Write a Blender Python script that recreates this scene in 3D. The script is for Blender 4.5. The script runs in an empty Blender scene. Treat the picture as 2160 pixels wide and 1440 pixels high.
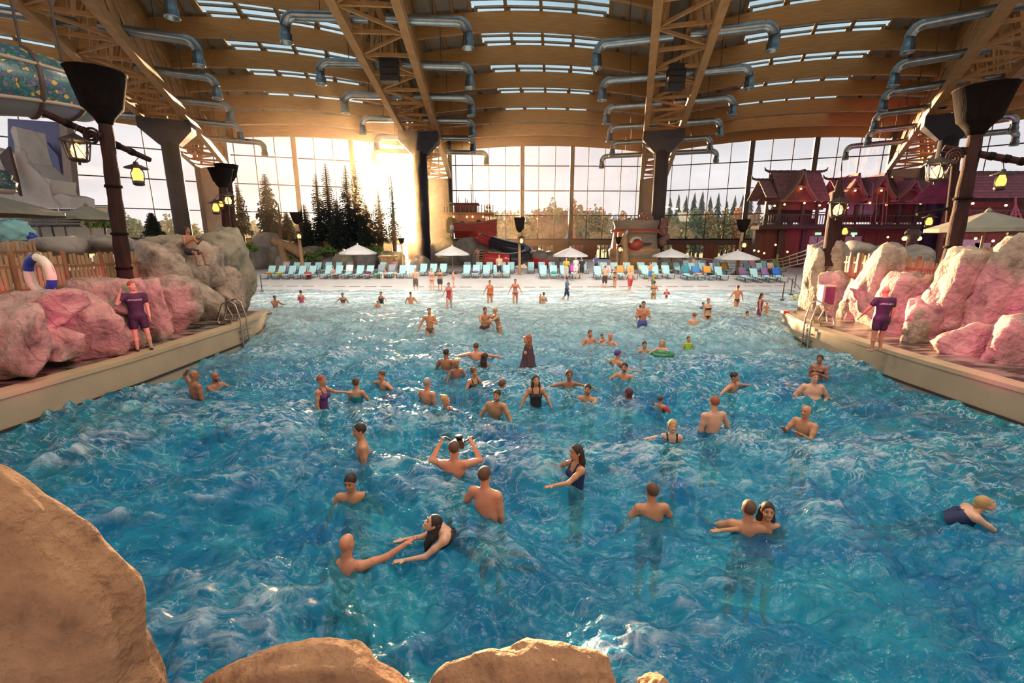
import bpy, math, random
import numpy as np
from mathutils import Vector, Matrix, noise as mnoise

sc = bpy.context.scene
col = sc.collection
R = math.radians
# ------------------------------------------------------------------ camera
CAM_H, PITCH, FPX = 3.6, R(12.35), 937.0
CP, SP = math.cos(PITCH), math.sin(PITCH)
cd = bpy.data.cameras.new('camera')
cd.sensor_width = 36.0
cd.lens = FPX / 2160.0 * 36.0
cd.clip_start, cd.clip_end = 0.05, 2000
cam = bpy.data.objects.new('camera', cd)
col.objects.link(cam)
cam.location = (0, 0, CAM_H)
cam.rotation_euler = (R(90) - PITCH, 0, 0)
sc.camera = cam
# ------------------------------------------------------------------ world
SUN_EL, SUN_AZ = R(4.3), R(-13.6)
SUN_DIR = Vector((math.sin(SUN_AZ) * math.cos(SUN_EL), math.cos(SUN_AZ) * math.cos(SUN_EL), math.sin(SUN_EL)))
world = bpy.data.worlds.new('sky')
sc.world = world
world.use_nodes = True
wn, wl = world.node_tree.nodes, world.node_tree.links
wn.clear()
def wnode(t, **k):
    n = wn.new(t)
    for a, b in k.items():
        setattr(n, a, b)
    return n
tc = wnode('ShaderNodeTexCoord')
nrm = wnode('ShaderNodeVectorMath', operation='NORMALIZE')
wl.new(tc.outputs['Generated'], nrm.inputs[0])
sep = wnode('ShaderNodeSeparateXYZ')
wl.new(nrm.outputs[0], sep.inputs[0])
ramp = wnode('ShaderNodeValToRGB')
ramp.color_ramp.elements[0].position = 0.0
ramp.color_ramp.elements[0].color = (0.86, 0.80, 0.78, 1)
ramp.color_ramp.elements[1].position = 0.75
ramp.color_ramp.elements[1].color = (0.42, 0.62, 0.74, 1)
e = ramp.color_ramp.elements.new(0.28)
e.color = (0.80, 0.79, 0.83, 1)
wl.new(sep.outputs[2], ramp.inputs[0])
cmap = wnode('ShaderNodeMapping')
cmap.inputs['Scale'].default_value = (2.2, 2.2, 9.0)
wl.new(nrm.outputs[0], cmap.inputs[0])
cno = wnode('ShaderNodeTexNoise')
cno.inputs['Scale'].default_value = 1.6
cno.inputs['Detail'].default_value = 6
wl.new(cmap.outputs[0], cno.inputs['Vector'])
cr = wnode('ShaderNodeMapRange')
cr.inputs[1].default_value, cr.inputs[2].default_value = 0.35, 0.7
cr.inputs[3].default_value, cr.inputs[4].default_value = 0.88, 1.12
wl.new(cno.outputs[0], cr.inputs[0])
cm = wnode('ShaderNodeVectorMath', operation='SCALE')
wl.new(ramp.outputs[0], cm.inputs[0])
wl.new(cr.outputs[0], cm.inputs['Scale'])
dot = wnode('ShaderNodeVectorMath', operation='DOT_PRODUCT')
wl.new(nrm.outputs[0], dot.inputs[0])
dot.inputs[1].default_value = SUN_DIR
def glow(power, amount, rgb):
    p = wnode('ShaderNodeMath', operation='POWER', use_clamp=False)
    mx = wnode('ShaderNodeMath', operation='MAXIMUM')
    mx.inputs[1].default_value = 0.0
    wl.new(dot.outputs['Value'], mx.inputs[0])
    wl.new(mx.outputs[0], p.inputs[0])
    p.inputs[1].default_value = power
    s = wnode('ShaderNodeVectorMath', operation='SCALE')
    s.inputs[0].default_value = [c * amount for c in rgb]
    wl.new(p.outputs[0], s.inputs['Scale'])
    return s
acc = cm
for pw, am, rgb in ((9000, 80.0, (1, .90, .70)), (1100, 7.0, (1, .84, .58)), (150, 0.7, (1, .70, .38)), (18, 0.16, (1, .74, .5))):
    g = glow(pw, am, rgb)
    a = wnode('ShaderNodeVectorMath', operation='ADD')
    wl.new(acc.outputs[0], a.inputs[0])
    wl.new(g.outputs[0], a.inputs[1])
    acc = a
bg = wnode('ShaderNodeBackground')
bg.inputs['Strength'].default_value = 0.92
wl.new(acc.outputs[0], bg.inputs['Color'])
wo = wnode('ShaderNodeOutputWorld')
wl.new(bg.outputs[0], wo.inputs['Surface'])
# ------------------------------------------------------------------ sun, added fill lights and show lights
def light(name, kind, loc, target, energy, color, size=1.0, spot=60, blend=0.5, size_y=None):
    ld = bpy.data.lights.new(name, kind)
    ld.energy, ld.color = energy, color
    if kind == 'SUN':
        ld.angle = size
    elif kind == 'AREA':
        ld.size = size
        if size_y:
            ld.shape = 'RECTANGLE'
            ld.size_y = size_y
    else:
        ld.shadow_soft_size = size
    if kind == 'SPOT':
        ld.spot_size, ld.spot_blend = R(spot), blend
    o = bpy.data.objects.new(name, ld)
    col.objects.link(o)
    o.location = loc
    d = Vector(target) - Vector(loc)
    o.rotation_euler = d.to_track_quat('-Z', 'Y').to_euler()
    return o
light('sun_light', 'SUN', SUN_DIR * 300, (0, 0, 0), 36.0, (1.0, 0.60, 0.30), size=R(1.2))
# unseen area lights added over the pool to brighten water and people
for lx, ly in ((-4, 9), (3, 9), (9, 10), (-8, 20), (1, 21), (9, 20)):
    light('fill_light', 'AREA', (lx, ly, 16.0), (lx * 1.05, ly + 2, 0), 620, (1.0, 0.82, 0.64), size=2.2)
light('fill_light', 'AREA', (8, -6, 14), (2, 14, 0), 380, (1.0, 0.74, 0.50), size=4)  # weak warm fill added behind the viewpoint
for lx, tx in ((-13, -16), (-4, -5), (9, 6), (20, 17)):
    light('beach_fill_light', 'SPOT', (lx, 28.5, 18.6), (tx, 36, .3), 9500, (1.0, 0.90, 0.80), size=.3, spot=84, blend=.8)  # unseen spots added to brighten the beach and shallows
# coloured show lights aimed at the foot of the rock walls and at the houses
for ly, px_ in ((9.0, 4.5), (11.5, 5.5), (14.0, 6.0), (17.0, 7.0)):
    light('show_light', 'SPOT', (px_, ly - 2.0, 4.2), (12.8 + max(0, ly - 12) * .2, ly + .6, 1.3), 1500, (1.0, 0.05, 0.34), size=0.1, spot=27, blend=0.45)
for ly, px_ in ((8.5, -4.5), (11.0, -5.0), (13.5, -5.5)):
    light('show_light', 'SPOT', (px_, ly - 2.0, 4.2), (-12.0 - max(0, ly - 10) * .15, ly + .6, 1.3), 1000, (1.0, 0.06, 0.26), size=0.1, spot=27, blend=0.45)
light('show_light', 'SPOT', (26.0, 38.0, 3.5), (44, 57, 7.0), 7000, (0.85, 0.04, 0.50), size=0.2, spot=44, blend=0.4)
light('show_light', 'SPOT', (36.0, 33.0, 3.5), (52, 47, 7.0), 5200, (0.85, 0.04, 0.50), size=0.2, spot=44, blend=0.4)
sc.view_settings.view_transform = 'Standard'
sc.view_settings.look = 'None'
sc.view_settings.gamma = 1.0
sc.view_settings.use_curve_mapping = False
sc.view_settings.exposure = 0.28
cy = sc.cycles
cy.max_bounces, cy.diffuse_bounces, cy.glossy_bounces = 6, 2, 2
cy.transparent_max_bounces, cy.transmission_bounces = 12, 2
cy.caustics_reflective = cy.caustics_refractive = False
cy.sample_clamp_indirect = 6.0
cy.adaptive_threshold = 0.05
cy.sample_clamp_direct = 0.0

# ------------------------------------------------------------------ pixel helpers (frame 2160 x 1440)
def ray(px, py):
    u, v = (px - 1080.0) / FPX, (720.0 - py) / FPX
    return Vector((u, CP + v * SP, -SP + v * CP))
def at(px, py, Y):
    d = ray(px, py)
    t = Y / d.y
    return Vector((d.x * t, Y, CAM_H + d.z * t))
def atz(px, py, z=0.0):
    d = ray(px, py)
    t = (z - CAM_H) / d.z
    return Vector((d.x * t, d.y * t, z))
def pxm(Y, z=0.0):
    return FPX / (Y * CP - (z - CAM_H) * SP)

# ------------------------------------------------------------------ mesh building
class MB:
    def __init__(s):
        s.v, s.f, s.sm = [], [], []
    def add(s, vs, fs, smooth=False):
        b = len(s.v)
        s.v.extend([tuple(p) for p in vs])
        s.f.extend([tuple(i + b for i in f) for f in fs])
        s.sm.extend([smooth] * len(fs))
        return s
    def box(s, c, size, rz=0.0, mat=None):
        hx, hy, hz = size[0] / 2, size[1] / 2, size[2] / 2
        pts = [Vector((x, y, z)) for x in (-hx, hx) for y in (-hy, hy) for z in (-hz, hz)]
        m = mat or Matrix.Rotation(rz, 3, 'Z')
        pts = [m @ p + Vector(c) for p in pts]
        s.add(pts, [(0, 1, 3, 2), (4, 6, 7, 5), (0, 4, 5, 1), (2, 3, 7, 6), (0, 2, 6, 4), (1, 5, 7, 3)])
        return s
    def bar(s, a, b, w, h, up=(0, 0, 1)):
        a, b = Vector(a), Vector(b)
        d = b - a
        L = d.length
        if L < 1e-6:
            return s
        d /= L
        u = Vector(up)
        if abs(d.dot(u)) > 0.98:
            u = Vector((0, 1, 0))
        x = d.cross(u).normalized()
        y = x.cross(d).normalized()
        m = Matrix((x, d, y)).transposed()
        return s.box((a + b) / 2, (w, L, h), mat=m)
    def tube(s, path, rad, n=8, cap=True, smooth=True, closed=False):
        path = [Vector(p) for p in path]
        k = len(path)
        rs = rad if isinstance(rad, (list, tuple)) else [rad] * k
        vs, fs = [], []
        px = None
        for i, p in enumerate(path):
            if closed:
                t = path[(i + 1) % k] - path[i - 1]
            else:
                t = path[min(i + 1, k - 1)] - path[max(i - 1, 0)]
            t.normalize()
            if px is None:
                a = Vector((0, 0, 1)) if abs(t.z) < 0.9 else Vector((1, 0, 0))
                x = t.cross(a).normalized()
            else:
                x = (px - t * px.dot(t)).normalized()
            px = x
            y = t.cross(x)
            for j in range(n):
                an = 2 * math.pi * j / n
                vs.append(p + (x * math.cos(an) + y * math.sin(an)) * rs[i])
        m = k if closed else k - 1
        for i in range(m):
            i2 = (i + 1) % k
            for j in range(n):
                j2 = (j + 1) % n
                fs.append((i * n + j, i * n + j2, i2 * n + j2, i2 * n + j))
        s.add(vs, fs, smooth)
        if cap and not closed:
            s.add([vs[j] for j in range(n)], [tuple(range(n - 1, -1, -1))])
            s.add([vs[(k - 1) * n + j] for j in range(n)], [tuple(range(n))])
        return s
    def lathe(s, prof, c=(0, 0, 0), n=16, smooth=True, sx=1.0, sy=1.0, rz=0.0):
        vs, fs = [], []
        for r, z in prof:
            for j in range(n):
                an = 2 * math.pi * j / n + rz
                vs.append((c[0] + r * sx * math.cos(an), c[1] + r * sy * math.sin(an), c[2] + z))
        k = len(prof)
        for i in range(k - 1):
            for j in range(n):
                j2 = (j + 1) % n
                fs.append((i * n + j, i * n + j2, (i + 1) * n + j2, (i + 1) * n + j))
        fs2 = []
        if prof[0][0] > 1e-4:
            fs2.append(tuple(range(n - 1, -1, -1)))
        if prof[-1][0] > 1e-4:
            fs2.append(tuple((k - 1) * n + j for j in range(n)))
        s.add(vs, fs + fs2, smooth)
        return s
    def prism(s, poly, off, smooth=False):
        # poly: 3-D points of a planar outline, extruded by the vector off
        n = len(poly)
        a = [Vector(p) for p in poly]
        o = Vector(off)
        vs = a + [p + o for p in a]
        fs = [tuple(range(n - 1, -1, -1)), tuple(range(n, 2 * n))]
        fs += [(i, (i + 1) % n, n + (i + 1) % n, n + i) for i in range(n)]
        s.add(vs, fs, smooth)
        return s
    def ball(s, c, r, n=8, m=6, rx=1, ry=1, rz=1):
        prof = [(max(1e-5, math.sin(math.pi * i / m)), -math.cos(math.pi * i / m)) for i in range(m + 1)]
        vs, fs = [], []
        for q, z in prof:
            for j in range(n):
                an = 2 * math.pi * j / n
                vs.append((c[0] + r * rx * q * math.cos(an), c[1] + r * ry * q * math.sin(an), c[2] + r * rz * z))
        for i in range(m):
            for j in range(n):
                j2 = (j + 1) % n
                fs.append((i * n + j, i * n + j2, (i + 1) * n + j2, (i + 1) * n + j))
        s.add(vs, fs, True)
        return s
    def grid(s, P, smooth=True):
        # P[i][j] points
        n, m = len(P), len(P[0])
        vs = [p for row in P for p in row]
        fs = [(i * m + j, i * m + j + 1, (i + 1) * m + j + 1, (i + 1) * m + j) for i in range(n - 1) for j in range(m - 1)]
        s.add(vs, fs, smooth)
        return s
    def mesh(s, name):
        me = bpy.data.meshes.new(name)
        me.from_pydata(s.v, [], s.f)
        me.polygons.foreach_set('use_smooth', s.sm)
        me.update()
        return me
    def build(s, name, m, parent=None):
        return link(name, s.mesh(name), m, parent)

def link(name, me, m, parent=None):
    o = bpy.data.objects.new(name, me)
    if m is not None:
        if me.materials:
            me.materials[0] = m
        else:
            me.materials.append(m)
    col.objects.link(o)
    if parent is not None:
        o.parent = parent
        o.matrix_parent_inverse = wmat(parent).inverted()
    return o
def wmat(o):
    if o.parent is None:
        return o.matrix_basis.copy()
    return wmat(o.parent) @ o.matrix_parent_inverse @ o.matrix_basis
def tag(o, label=None, cat=None, group=None, kind=None):
    if label: o['label'] = label
    if cat: o['category'] = cat
    if group: o['group'] = group
    if kind: o['kind'] = kind
    return o
def thing(name, loc, label, cat, group=None, rz=0.0):
    o = bpy.data.objects.new(name, None)
    o.empty_display_size = 0.2
    col.objects.link(o)
    o.location = loc
    o.rotation_euler = (0, 0, rz)
    o.matrix_basis = Matrix.Translation(Vector(loc)) @ Matrix.Rotation(rz, 4, 'Z')
    return tag(o, label, cat, group)
def child(name, me, m, parent):
    # mesh given in the parent's own frame
    o = bpy.data.objects.new(name, me)
    if m is not None and not me.materials:
        me.materials.append(m)
    col.objects.link(o)
    o.parent = parent
    return o
def struct(name, mb, m, parent=None):
    o = mb.build(name, m, parent)
    if parent is None:
        o['kind'] = 'structure'
    return o
def empty_struct(name, loc=(0, 0, 0)):
    o = bpy.data.objects.new(name, None)
    col.objects.link(o)
    o.matrix_basis = Matrix.Translation(Vector(loc))
    o['kind'] = 'structure'
    return o
def copy_tree(o, parent=None):
    c = o.copy()
    col.objects.link(c)
    if parent is not None:
        c.parent = parent
    for ch in list(o.children):
        copy_tree(ch, c)
    return c
ORD = ['first', 'second', 'third', 'fourth', 'fifth', 'sixth', 'seventh', 'eighth', 'ninth', 'tenth', 'eleventh', 'twelfth', 'thirteenth', 'fourteenth', 'fifteenth', 'sixteenth', 'seventeenth', 'eighteenth', 'nineteenth', 'twentieth', 'twenty-first', 'twenty-second']

# ------------------------------------------------------------------ materials
MATS = {}
def mat(name, c1, c2=None, rough=0.6, metal=0.0, scale=4.0, stretch=(1, 1, 1), bump=0.0, bscale=None, detail=5.0, emit=None, estr=0.0, spec=0.5, coat=0.0):
    if name in MATS:
        return MATS[name]
    m = bpy.data.materials.new(name)
    m.use_nodes = True
    nt = m.node_tree
    n, l = nt.nodes, nt.links
    b = n['Principled BSDF']
    b.inputs['Roughness'].default_value = rough
    b.inputs['Metallic'].default_value = metal
    b.inputs['Specular IOR Level'].default_value = spec
    b.inputs['Coat Weight'].default_value = coat
    if emit:
        b.inputs['Emission Color'].default_value = (*emit, 1)
        b.inputs['Emission Strength'].default_value = estr
    c2 = c2 or tuple(x * 0.75 for x in c1)
    t = n.new('ShaderNodeTexCoord')
    mp = n.new('ShaderNodeMapping')
    mp.inputs['Scale'].default_value = stretch
    l.new(t.outputs['Object'], mp.inputs[0])
    no = n.new('ShaderNodeTexNoise')
    no.inputs['Scale'].default_value = scale
    no.inputs['Detail'].default_value = detail
    l.new(mp.outputs[0], no.inputs['Vector'])
    rp = n.new('ShaderNodeValToRGB')
    rp.color_ramp.elements[0].position, rp.color_ramp.elements[1].position = 0.3, 0.7
    rp.color_ramp.elements[0].color, rp.color_ramp.elements[1].color = (*c2, 1), (*c1, 1)
    l.new(no.outputs[0], rp.inputs[0])
    l.new(rp.outputs[0], b.inputs['Base Color'])
    if bump > 0:
        bn = n.new('ShaderNodeTexNoise')
        bn.inputs['Scale'].default_value = bscale or scale * 3
        bn.inputs['Detail'].default_value = 6
        l.new(mp.outputs[0], bn.inputs['Vector'])
        bp = n.new('ShaderNodeBump')
        bp.inputs['Strength'].default_value = bump
        bp.inputs['Distance'].default_value = 0.05
        l.new(bn.outputs[0], bp.inputs['Height'])
        l.new(bp.outputs[0], b.inputs['Normal'])
    MATS[name] = m
    return m
def glass_mat(name, tint=(1, 1, 1), gloss=0.06, rough=0.02):
    m = bpy.data.materials.new(name)
    m.use_nodes = True
    n, l = m.node_tree.nodes, m.node_tree.links
    n.clear()
    tr = n.new('ShaderNodeBsdfTransparent'); tr.inputs[0].default_value = (*tint, 1)
    gl = n.new('ShaderNodeBsdfGlossy'); gl.inputs['Roughness'].default_value = rough
    mx = n.new('ShaderNodeMixShader'); mx.inputs[0].default_value = gloss
    o = n.new('ShaderNodeOutputMaterial')
    l.new(tr.outputs[0], mx.inputs[1]); l.new(gl.outputs[0], mx.inputs[2]); l.new(mx.outputs[0], o.inputs[0])
    MATS[name] = m
    return m
def lamp_mat(name, rgb, strength):
    m = bpy.data.materials.new(name)
    m.use_nodes = True
    n, l = m.node_tree.nodes, m.node_tree.links
    n.clear()
    e_ = n.new('ShaderNodeEmission'); e_.inputs[0].default_value = (*rgb, 1); e_.inputs[1].default_value = strength
    o = n.new('ShaderNodeOutputMaterial'); l.new(e_.outputs[0], o.inputs[0])
    MATS[name] = m
    return m
M_glulam = mat('glulam', (.40, .22, .075), (.29, .15, .045), rough=.55, scale=2.2, stretch=(.35, .35, 5), bump=.1)
M_truss = mat('truss_timber', (.44, .23, .08), (.30, .15, .05), rough=.5, scale=2, stretch=(1, .4, 3), bump=.15)
M_deckpanel = mat('ceiling_panel', (.30, .25, .19), (.26, .21, .16), rough=.8, scale=.6)
M_rafter = mat('rafter', (.33, .19, .075), (.26, .14, .05), rough=.6, scale=2)
M_frame = mat('dark_frame', (.03, .03, .04), (.02, .02, .03), rough=.8, scale=2, spec=.05)
M_steel = mat('column_steel', (.030, .034, .048), (.020, .023, .033), rough=.55, scale=1.2, metal=.1, spec=.25)
M_duct = mat('galvanised_duct', (.34, .40, .42), (.24, .29, .31), rough=.28, metal=.85, scale=2.0)
M_black = mat('black_metal', (.018, .016, .016), (.01, .01, .01), rough=.5, scale=5)
M_glass = glass_mat('window_glass', (.97, .98, .99), .04)
M_skyglass = glass_mat('skylight_glass', (.80, .92, .95), .06)
M_pier = mat('panelled_pier', (.26, .21, .19), (.20, .16, .15), rough=.6, scale=1)
M_brick = mat('brown_timber_wall', (.25, .10, .045), (.17, .06, .03), rough=.7, scale=1.6, stretch=(3, 3, .4), bump=.2)
# ================================================================== roof, trusses, window wall
GROUND = 0.7
class Truss:
    def __init__(s, w, dx):
        s.w = Vector((w[0], w[1], 0))
        s.d = -Vector((dx, 1, 0)).normalized()      # from the wall back towards the viewpoint
        s.n = Vector((s.d.y, -s.d.x, 0))            # sideways, towards -x
        if s.n.x > 0: s.n = -s.n
    def p(s, d, off=0.0, z=0.0):
        q = s.w + s.d * d + s.n * off
        return Vector((q.x, q.y, z))
def z_chord(d): return 15.35 + 0.063 * d
def z_roof(d): return 20.35 + 0.0667 * d
TR = {'L': Truss((-84, 58), -.95), 'A': Truss((-49.2, 78), -.437), 'B': Truss((-13.8, 89), -.0741),
      'C': Truss((27.1, 90), .27), 'D': Truss((65.0, 78), .666), 'R': Truss((98, 52), 1.25)}
TNAME = {'A': 'far left', 'B': 'centre left', 'C': 'centre right', 'D': 'far right'}
PUR_D = [0.6 + 6.65 * j for j in range(10)]
BAYS = [('L', 'A', 'outer left'), ('A', 'B', 'left'), ('B', 'C', 'centre'), ('C', 'D', 'right'), ('D', 'R', 'outer right')]
HW = 2.1
# ---- trusses
def make_truss(k):
    t = TR[k]
    o = thing('roof_truss', t.p(0, 0, z_chord(0)), 'long timber roof truss with laced bottom chords, ' + TNAME[k] + ' of the four', 'truss', 'timber roof trusses')
    D1 = 66.0
    for sgn in (-1, 1):
        MB().bar(t.p(0, sgn * HW, z_chord(0) + .35), t.p(D1, sgn * HW, z_chord(D1) + .35), .62, .78).build('bottom_chord', M_truss, o)
        MB().bar(t.p(0, sgn * HW * .55, z_roof(0) + .9), t.p(D1, sgn * HW * .55, z_roof(D1) + .9), .55, 1.5).build('top_chord', M_glulam, o)
    n = 19
    step = D1 / n
    for j in range(n):
        a, b = j * step, (j + 1) * step
        MB().bar(t.p(a, -HW, z_chord(a) + .3), t.p(a, HW, z_chord(a) + .3), .22, .26).build('cross_bar', M_truss, o)
        s0 = 1 if j % 2 else -1
        MB().bar(t.p(a, -HW * s0, z_chord(a) + .3), t.p(b, HW * s0, z_chord(b) + .3), .2, .22).build('diagonal_bar', M_truss, o)
        for sgn in (-1, 1):
            mid = (a + b) / 2
            top = t.p(mid, sgn * HW * .55, z_roof(mid) + .3)
            MB().bar(t.p(a, sgn * HW, z_chord(a) + .6), top, .2, .2).build('web_strut', M_truss, o)
            MB().bar(t.p(b, sgn * HW, z_chord(b) + .6), top, .2, .2).build('web_strut', M_truss, o)
            if j % 2 == 0:
                MB().bar(t.p(a, sgn * HW, z_chord(a) + .6), t.p(a, sgn * HW * .55, z_roof(a) + .4), .5, .34).build('web_post', M_truss, o)
    return o
for k in 'ABCD':
    make_truss(k)
# ---- curved roof beams
def beam_mesh(ta, tb, d, rise, depth, thick, zoff=0.0, n=18, m0=1.2):
    pa, pb = ta.p(d, 0, z_roof(d) + zoff), tb.p(d, 0, z_roof(d) + zoff)
    ax = (pb - pa)
    L = ax.length
    ax /= L
    pa = pa + ax * m0
    pb = pb - ax * m0
    side = Vector((-ax.y, ax.x, 0)) * (thick / 2)
    mb = MB()
    rows = []
    for i in range(n + 1):
        u = i / n
        c = pa.lerp(pb, u)
        zz = rise * (1 - (2 * u - 1) ** 2)
        b = c + Vector((0, 0, zz))
        tp = b + Vector((0, 0, depth))
        rows.append([b - side, b + side, tp + side, tp - side, b - side])
    mb.grid(rows, smooth=False)
    mb.add(rows[0][:4], [(0, 1, 2, 3)])
    mb.add(rows[-1][:4], [(3, 2, 1, 0)])
    return mb
RISE = 1.15
for a, b, bn in BAYS:
    for j, d in enumerate(PUR_D):
        if bn.startswith('outer') and (j > 7): continue
        o = beam_mesh(TR[a], TR[b], d, RISE, 1.75, .42).build('roof_beam', M_glulam)
        tag(o, 'arched laminated timber roof beam, %s from the window wall in the %s bay' % (ORD[j], bn), 'beam', 'arched roof beams')
# ---- ceiling deck with rafters, and skylights between the beams
def bay_pt(a, b, d, u, zoff):
    pa, pb = TR[a].p(d, 0, 0), TR[b].p(d, 0, 0)
    c = pa.lerp(pb, u)
    c.z = z_roof(d) + RISE * (1 - (2 * u - 1) ** 2) + zoff
    return c
ceiling = empty_struct('ceiling', (0, 60, 24))
SKY_U = {}
wn_i = 20
M_louvre = mat('louvre_rail', (.30, .24, .17), (.2, .16, .11), rough=.5)
for a, b, bn in BAYS:
    nb = len(PUR_D)
    for j in range(-1, nb + 1):
        d0 = PUR_D[j] if 0 <= j < nb else (-1.5 if j < 0 else PUR_D[-1] + 6.65 * (j - nb + 1))
        d1 = PUR_D[j + 1] if j + 1 < nb else (PUR_D[-1] + 6.65 * (j + 2 - nb))
        if j < 0: d1 = PUR_D[0]
        hasky = 1 <= j <= 8 and not (bn.startswith('outer') and j > 6)
        W_ = (TR[b].p((d0 + d1) / 2) - TR[a].p((d0 + d1) / 2)).length
        h = 6.7 / W_
        u0, u1 = .5 - h, .5 + h
        if W_ < 18: hasky = False
        zo = 2.05
        segs = [(0, u0), (u1, 1)] if hasky else [(0, 1)]
        for s0, s1 in segs:
            n = 4
            for i in range(n):
                ua, ub = s0 + (s1 - s0) * i / n, s0 + (s1 - s0) * (i + 1) / n
                P = [bay_pt(a, b, d0, ua, zo), bay_pt(a, b, d0, ub, zo), bay_pt(a, b, d1, ub, zo), bay_pt(a, b, d1, ua, zo)]
                MB().prism(P, (0, 0, .12)).build('ceiling_panel', M_deckpanel, ceiling)
                if i or not hasky:
                    MB().bar(bay_pt(a, b, d0, ua, zo - .12), bay_pt(a, b, d1, ua, zo - .12), .28, .3).build('rafter', M_rafter, ceiling)
        if hasky:
            wnd = empty_struct('window_%d' % wn_i, bay_pt(a, b, d0, .5, zo))
            wn_i += 1
            wnd['label'] = 'slatted skylight in the %s roof bay, %s from the window wall' % (bn, ORD[j])
            for q in range(5):
                u = u0 + (u1 - u0) * q / 4
                MB().bar(bay_pt(a, b, d0, u, zo), bay_pt(a, b, d1, u, zo), .3, .5).build('skylight_frame', M_rafter, wnd)
            for q in range(4):
                ua, ub = u0 + (u1 - u0) * q / 4, u0 + (u1 - u0) * (q + 1) / 4
                for r in range(5):
                    da, db = d0 + (d1 - d0) * r / 5, d0 + (d1 - d0) * (r + 1) / 5
                    P = [bay_pt(a, b, da, ua, zo + .2), bay_pt(a, b, da, ub, zo + .2), bay_pt(a, b, db - .05, ub, zo + .2), bay_pt(a, b, db - .05, ua, zo + .2)]
                    MB().prism(P, (0, 0, .03)).build('pane', M_skyglass, wnd)
                    MB().bar(bay_pt(a, b, db, ua, zo + .12), bay_pt(a, b, db, ub, zo + .12), .30, .16).build('louvre_rail', M_louvre, wnd)
# roof over the space behind the viewpoint
mb = MB()
rows = []
for d in (PUR_D[-1] + 6.6 * 2, 84.0, 100.0, 120.0):
    row = []
    for a, b, bn in BAYS[1:4]:
        for u in (0, .25, .5, .75):
            row.append(bay_pt(a, b, d, u, 2.05))
    row.append(bay_pt('C', 'D', d, 1, 2.05))
    rows.append(row)
mb.grid(rows)
mb.build('ceiling_panel', M_deckpanel, ceiling)
struct('wall_rear', MB().box((4, -26, 12), (90, .5, 30)), M_pier)['label'] = 'brown rear wall of the hall behind the viewpoint'
# ---- columns with tapered heads
COLS = {'A': 26.5, 'B': 29.2, 'C': 31.2, 'D': 31.0}
CW = {'A': 'behind the left rock wall', 'B': 'right of the setting sun', 'C': 'beside the carved ship bow', 'D': 'behind the right torch pole'}
for k, d in COLS.items():
    t = TR[k]
    base = t.p(d, 0, GROUND)
    zt = z_chord(d) - .05
    o = thing('steel_column', base, 'tall round dark grey column with flared head, ' + CW[k], 'column', 'round steel columns')
    MB().lathe([(.86, 0), (.86, zt - 2.2 - GROUND)], base, n=28).build('shaft', M_steel, o)
    ang = math.atan2(t.d.y, t.d.x)
    Mx = Matrix.Rotation(ang, 3, 'Z')
    def ring(hx, hy, z):
        return [Vector((base.x, base.y, z)) + Mx @ Vector((x, y, 0)) for x, y in ((-hx, -hy), (hx, -hy), (hx, hy), (-hx, hy))]
    r0, r1, r2 = ring(.7, .95, zt - 2.5), ring(1.2, 2.45, zt - 1.0), ring(1.2, 2.45, zt)
    mb = MB()
    for A_, B_ in ((r0, r1), (r1, r2)):
        mb.add(A_ + B_, [(i, (i + 1) % 4, 4 + (i + 1) % 4, 4 + i) for i in range(4)])
    mb.add(r2, [(0, 1, 2, 3)])
    mb.build('column_head', M_steel, o)
# ---- ventilation ducts
def duct(k, d, sgn, L, lab):
    t = TR[k]
    z = z_chord(d) + 1.25
    r = .36
    def q(off, zz): return t.p(d, off, zz)
    s0 = -sgn   # n points to -x; sgn +1 means to the right in the view
    o = thing('ventilation_duct', q(s0 * HW, z), lab, 'duct', 'ventilation ducts on the trusses')
    MB().tube([q(s0 * HW * .3, z), q(s0 * (HW + L - .6), z)], r, n=14).build('pipe', M_duct, o)
    arc = [q(s0 * (HW + L - .6), z)]
    for i in range(1, 6):
        an = R(18 * i)
        arc.append(q(s0 * (HW + L - .6 + .75 * math.sin(an)), z - .75 * (1 - math.cos(an))))
    el = MB().tube(arc, r * 1.05, n=14).build('elbow', M_duct, o)
    c = arc[-1]
    MB().lathe([(r * 1.0, -.0), (r * 1.0, -.45), (r * 1.22, -.5), (r * 1.22, -.95), (r * 1.3, -.95), (r * 1.3, -1.05), (r * 1.1, -1.05), (r * 1.0, -.6)], c, n=16).build('outlet', M_duct, el)
    MB().tube([q(s0 * (HW + L * .45), z + r), q(s0 * (HW + L * .45), z + 3.2)], .03, n=5).build('hanger', M_black, o)
for k in 'ABCD':
    for sgn in (-1, 1):
        for j in range(6):
            d = 15.5 + 7.3 * j
            if k == 'A' and sgn < 0 and j not in (1, 4): continue
            if k == 'D' and sgn > 0 and j not in (0, 1, 3): continue
            L = 4.4 if j > 0 else 6.4
            duct(k, d, sgn, L, 'grey ventilation duct, %s side of the %s truss, %s from the windows' % ('left' if sgn < 0 else 'right', TNAME[k], ORD[j]))
# ---- hanging speakers
for k, d, lab in (('B', 48.0, 'black line of hanging loudspeakers under the centre left truss'), ('C', 48.5, 'black line of hanging loudspeakers under the centre right truss')):
    c = TR[k].p(d, 0.0, z_chord(d) + .5)
    o = thing('hanging_speaker', c, lab, 'speaker', 'hanging loudspeakers')
    for q in range(4):
        MB().box(c + Vector((0, .05 * q, -.2 - .5 * q)), (1.5, .8, .46)).build('speaker_box', M_black, o)
    for s0 in (-.5, .5):
        MB().tube([c + Vector((s0, 0, 2.6)), c + Vector((s0, 0, 0))], .04, n=5).build('cable', M_black, o)
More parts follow.
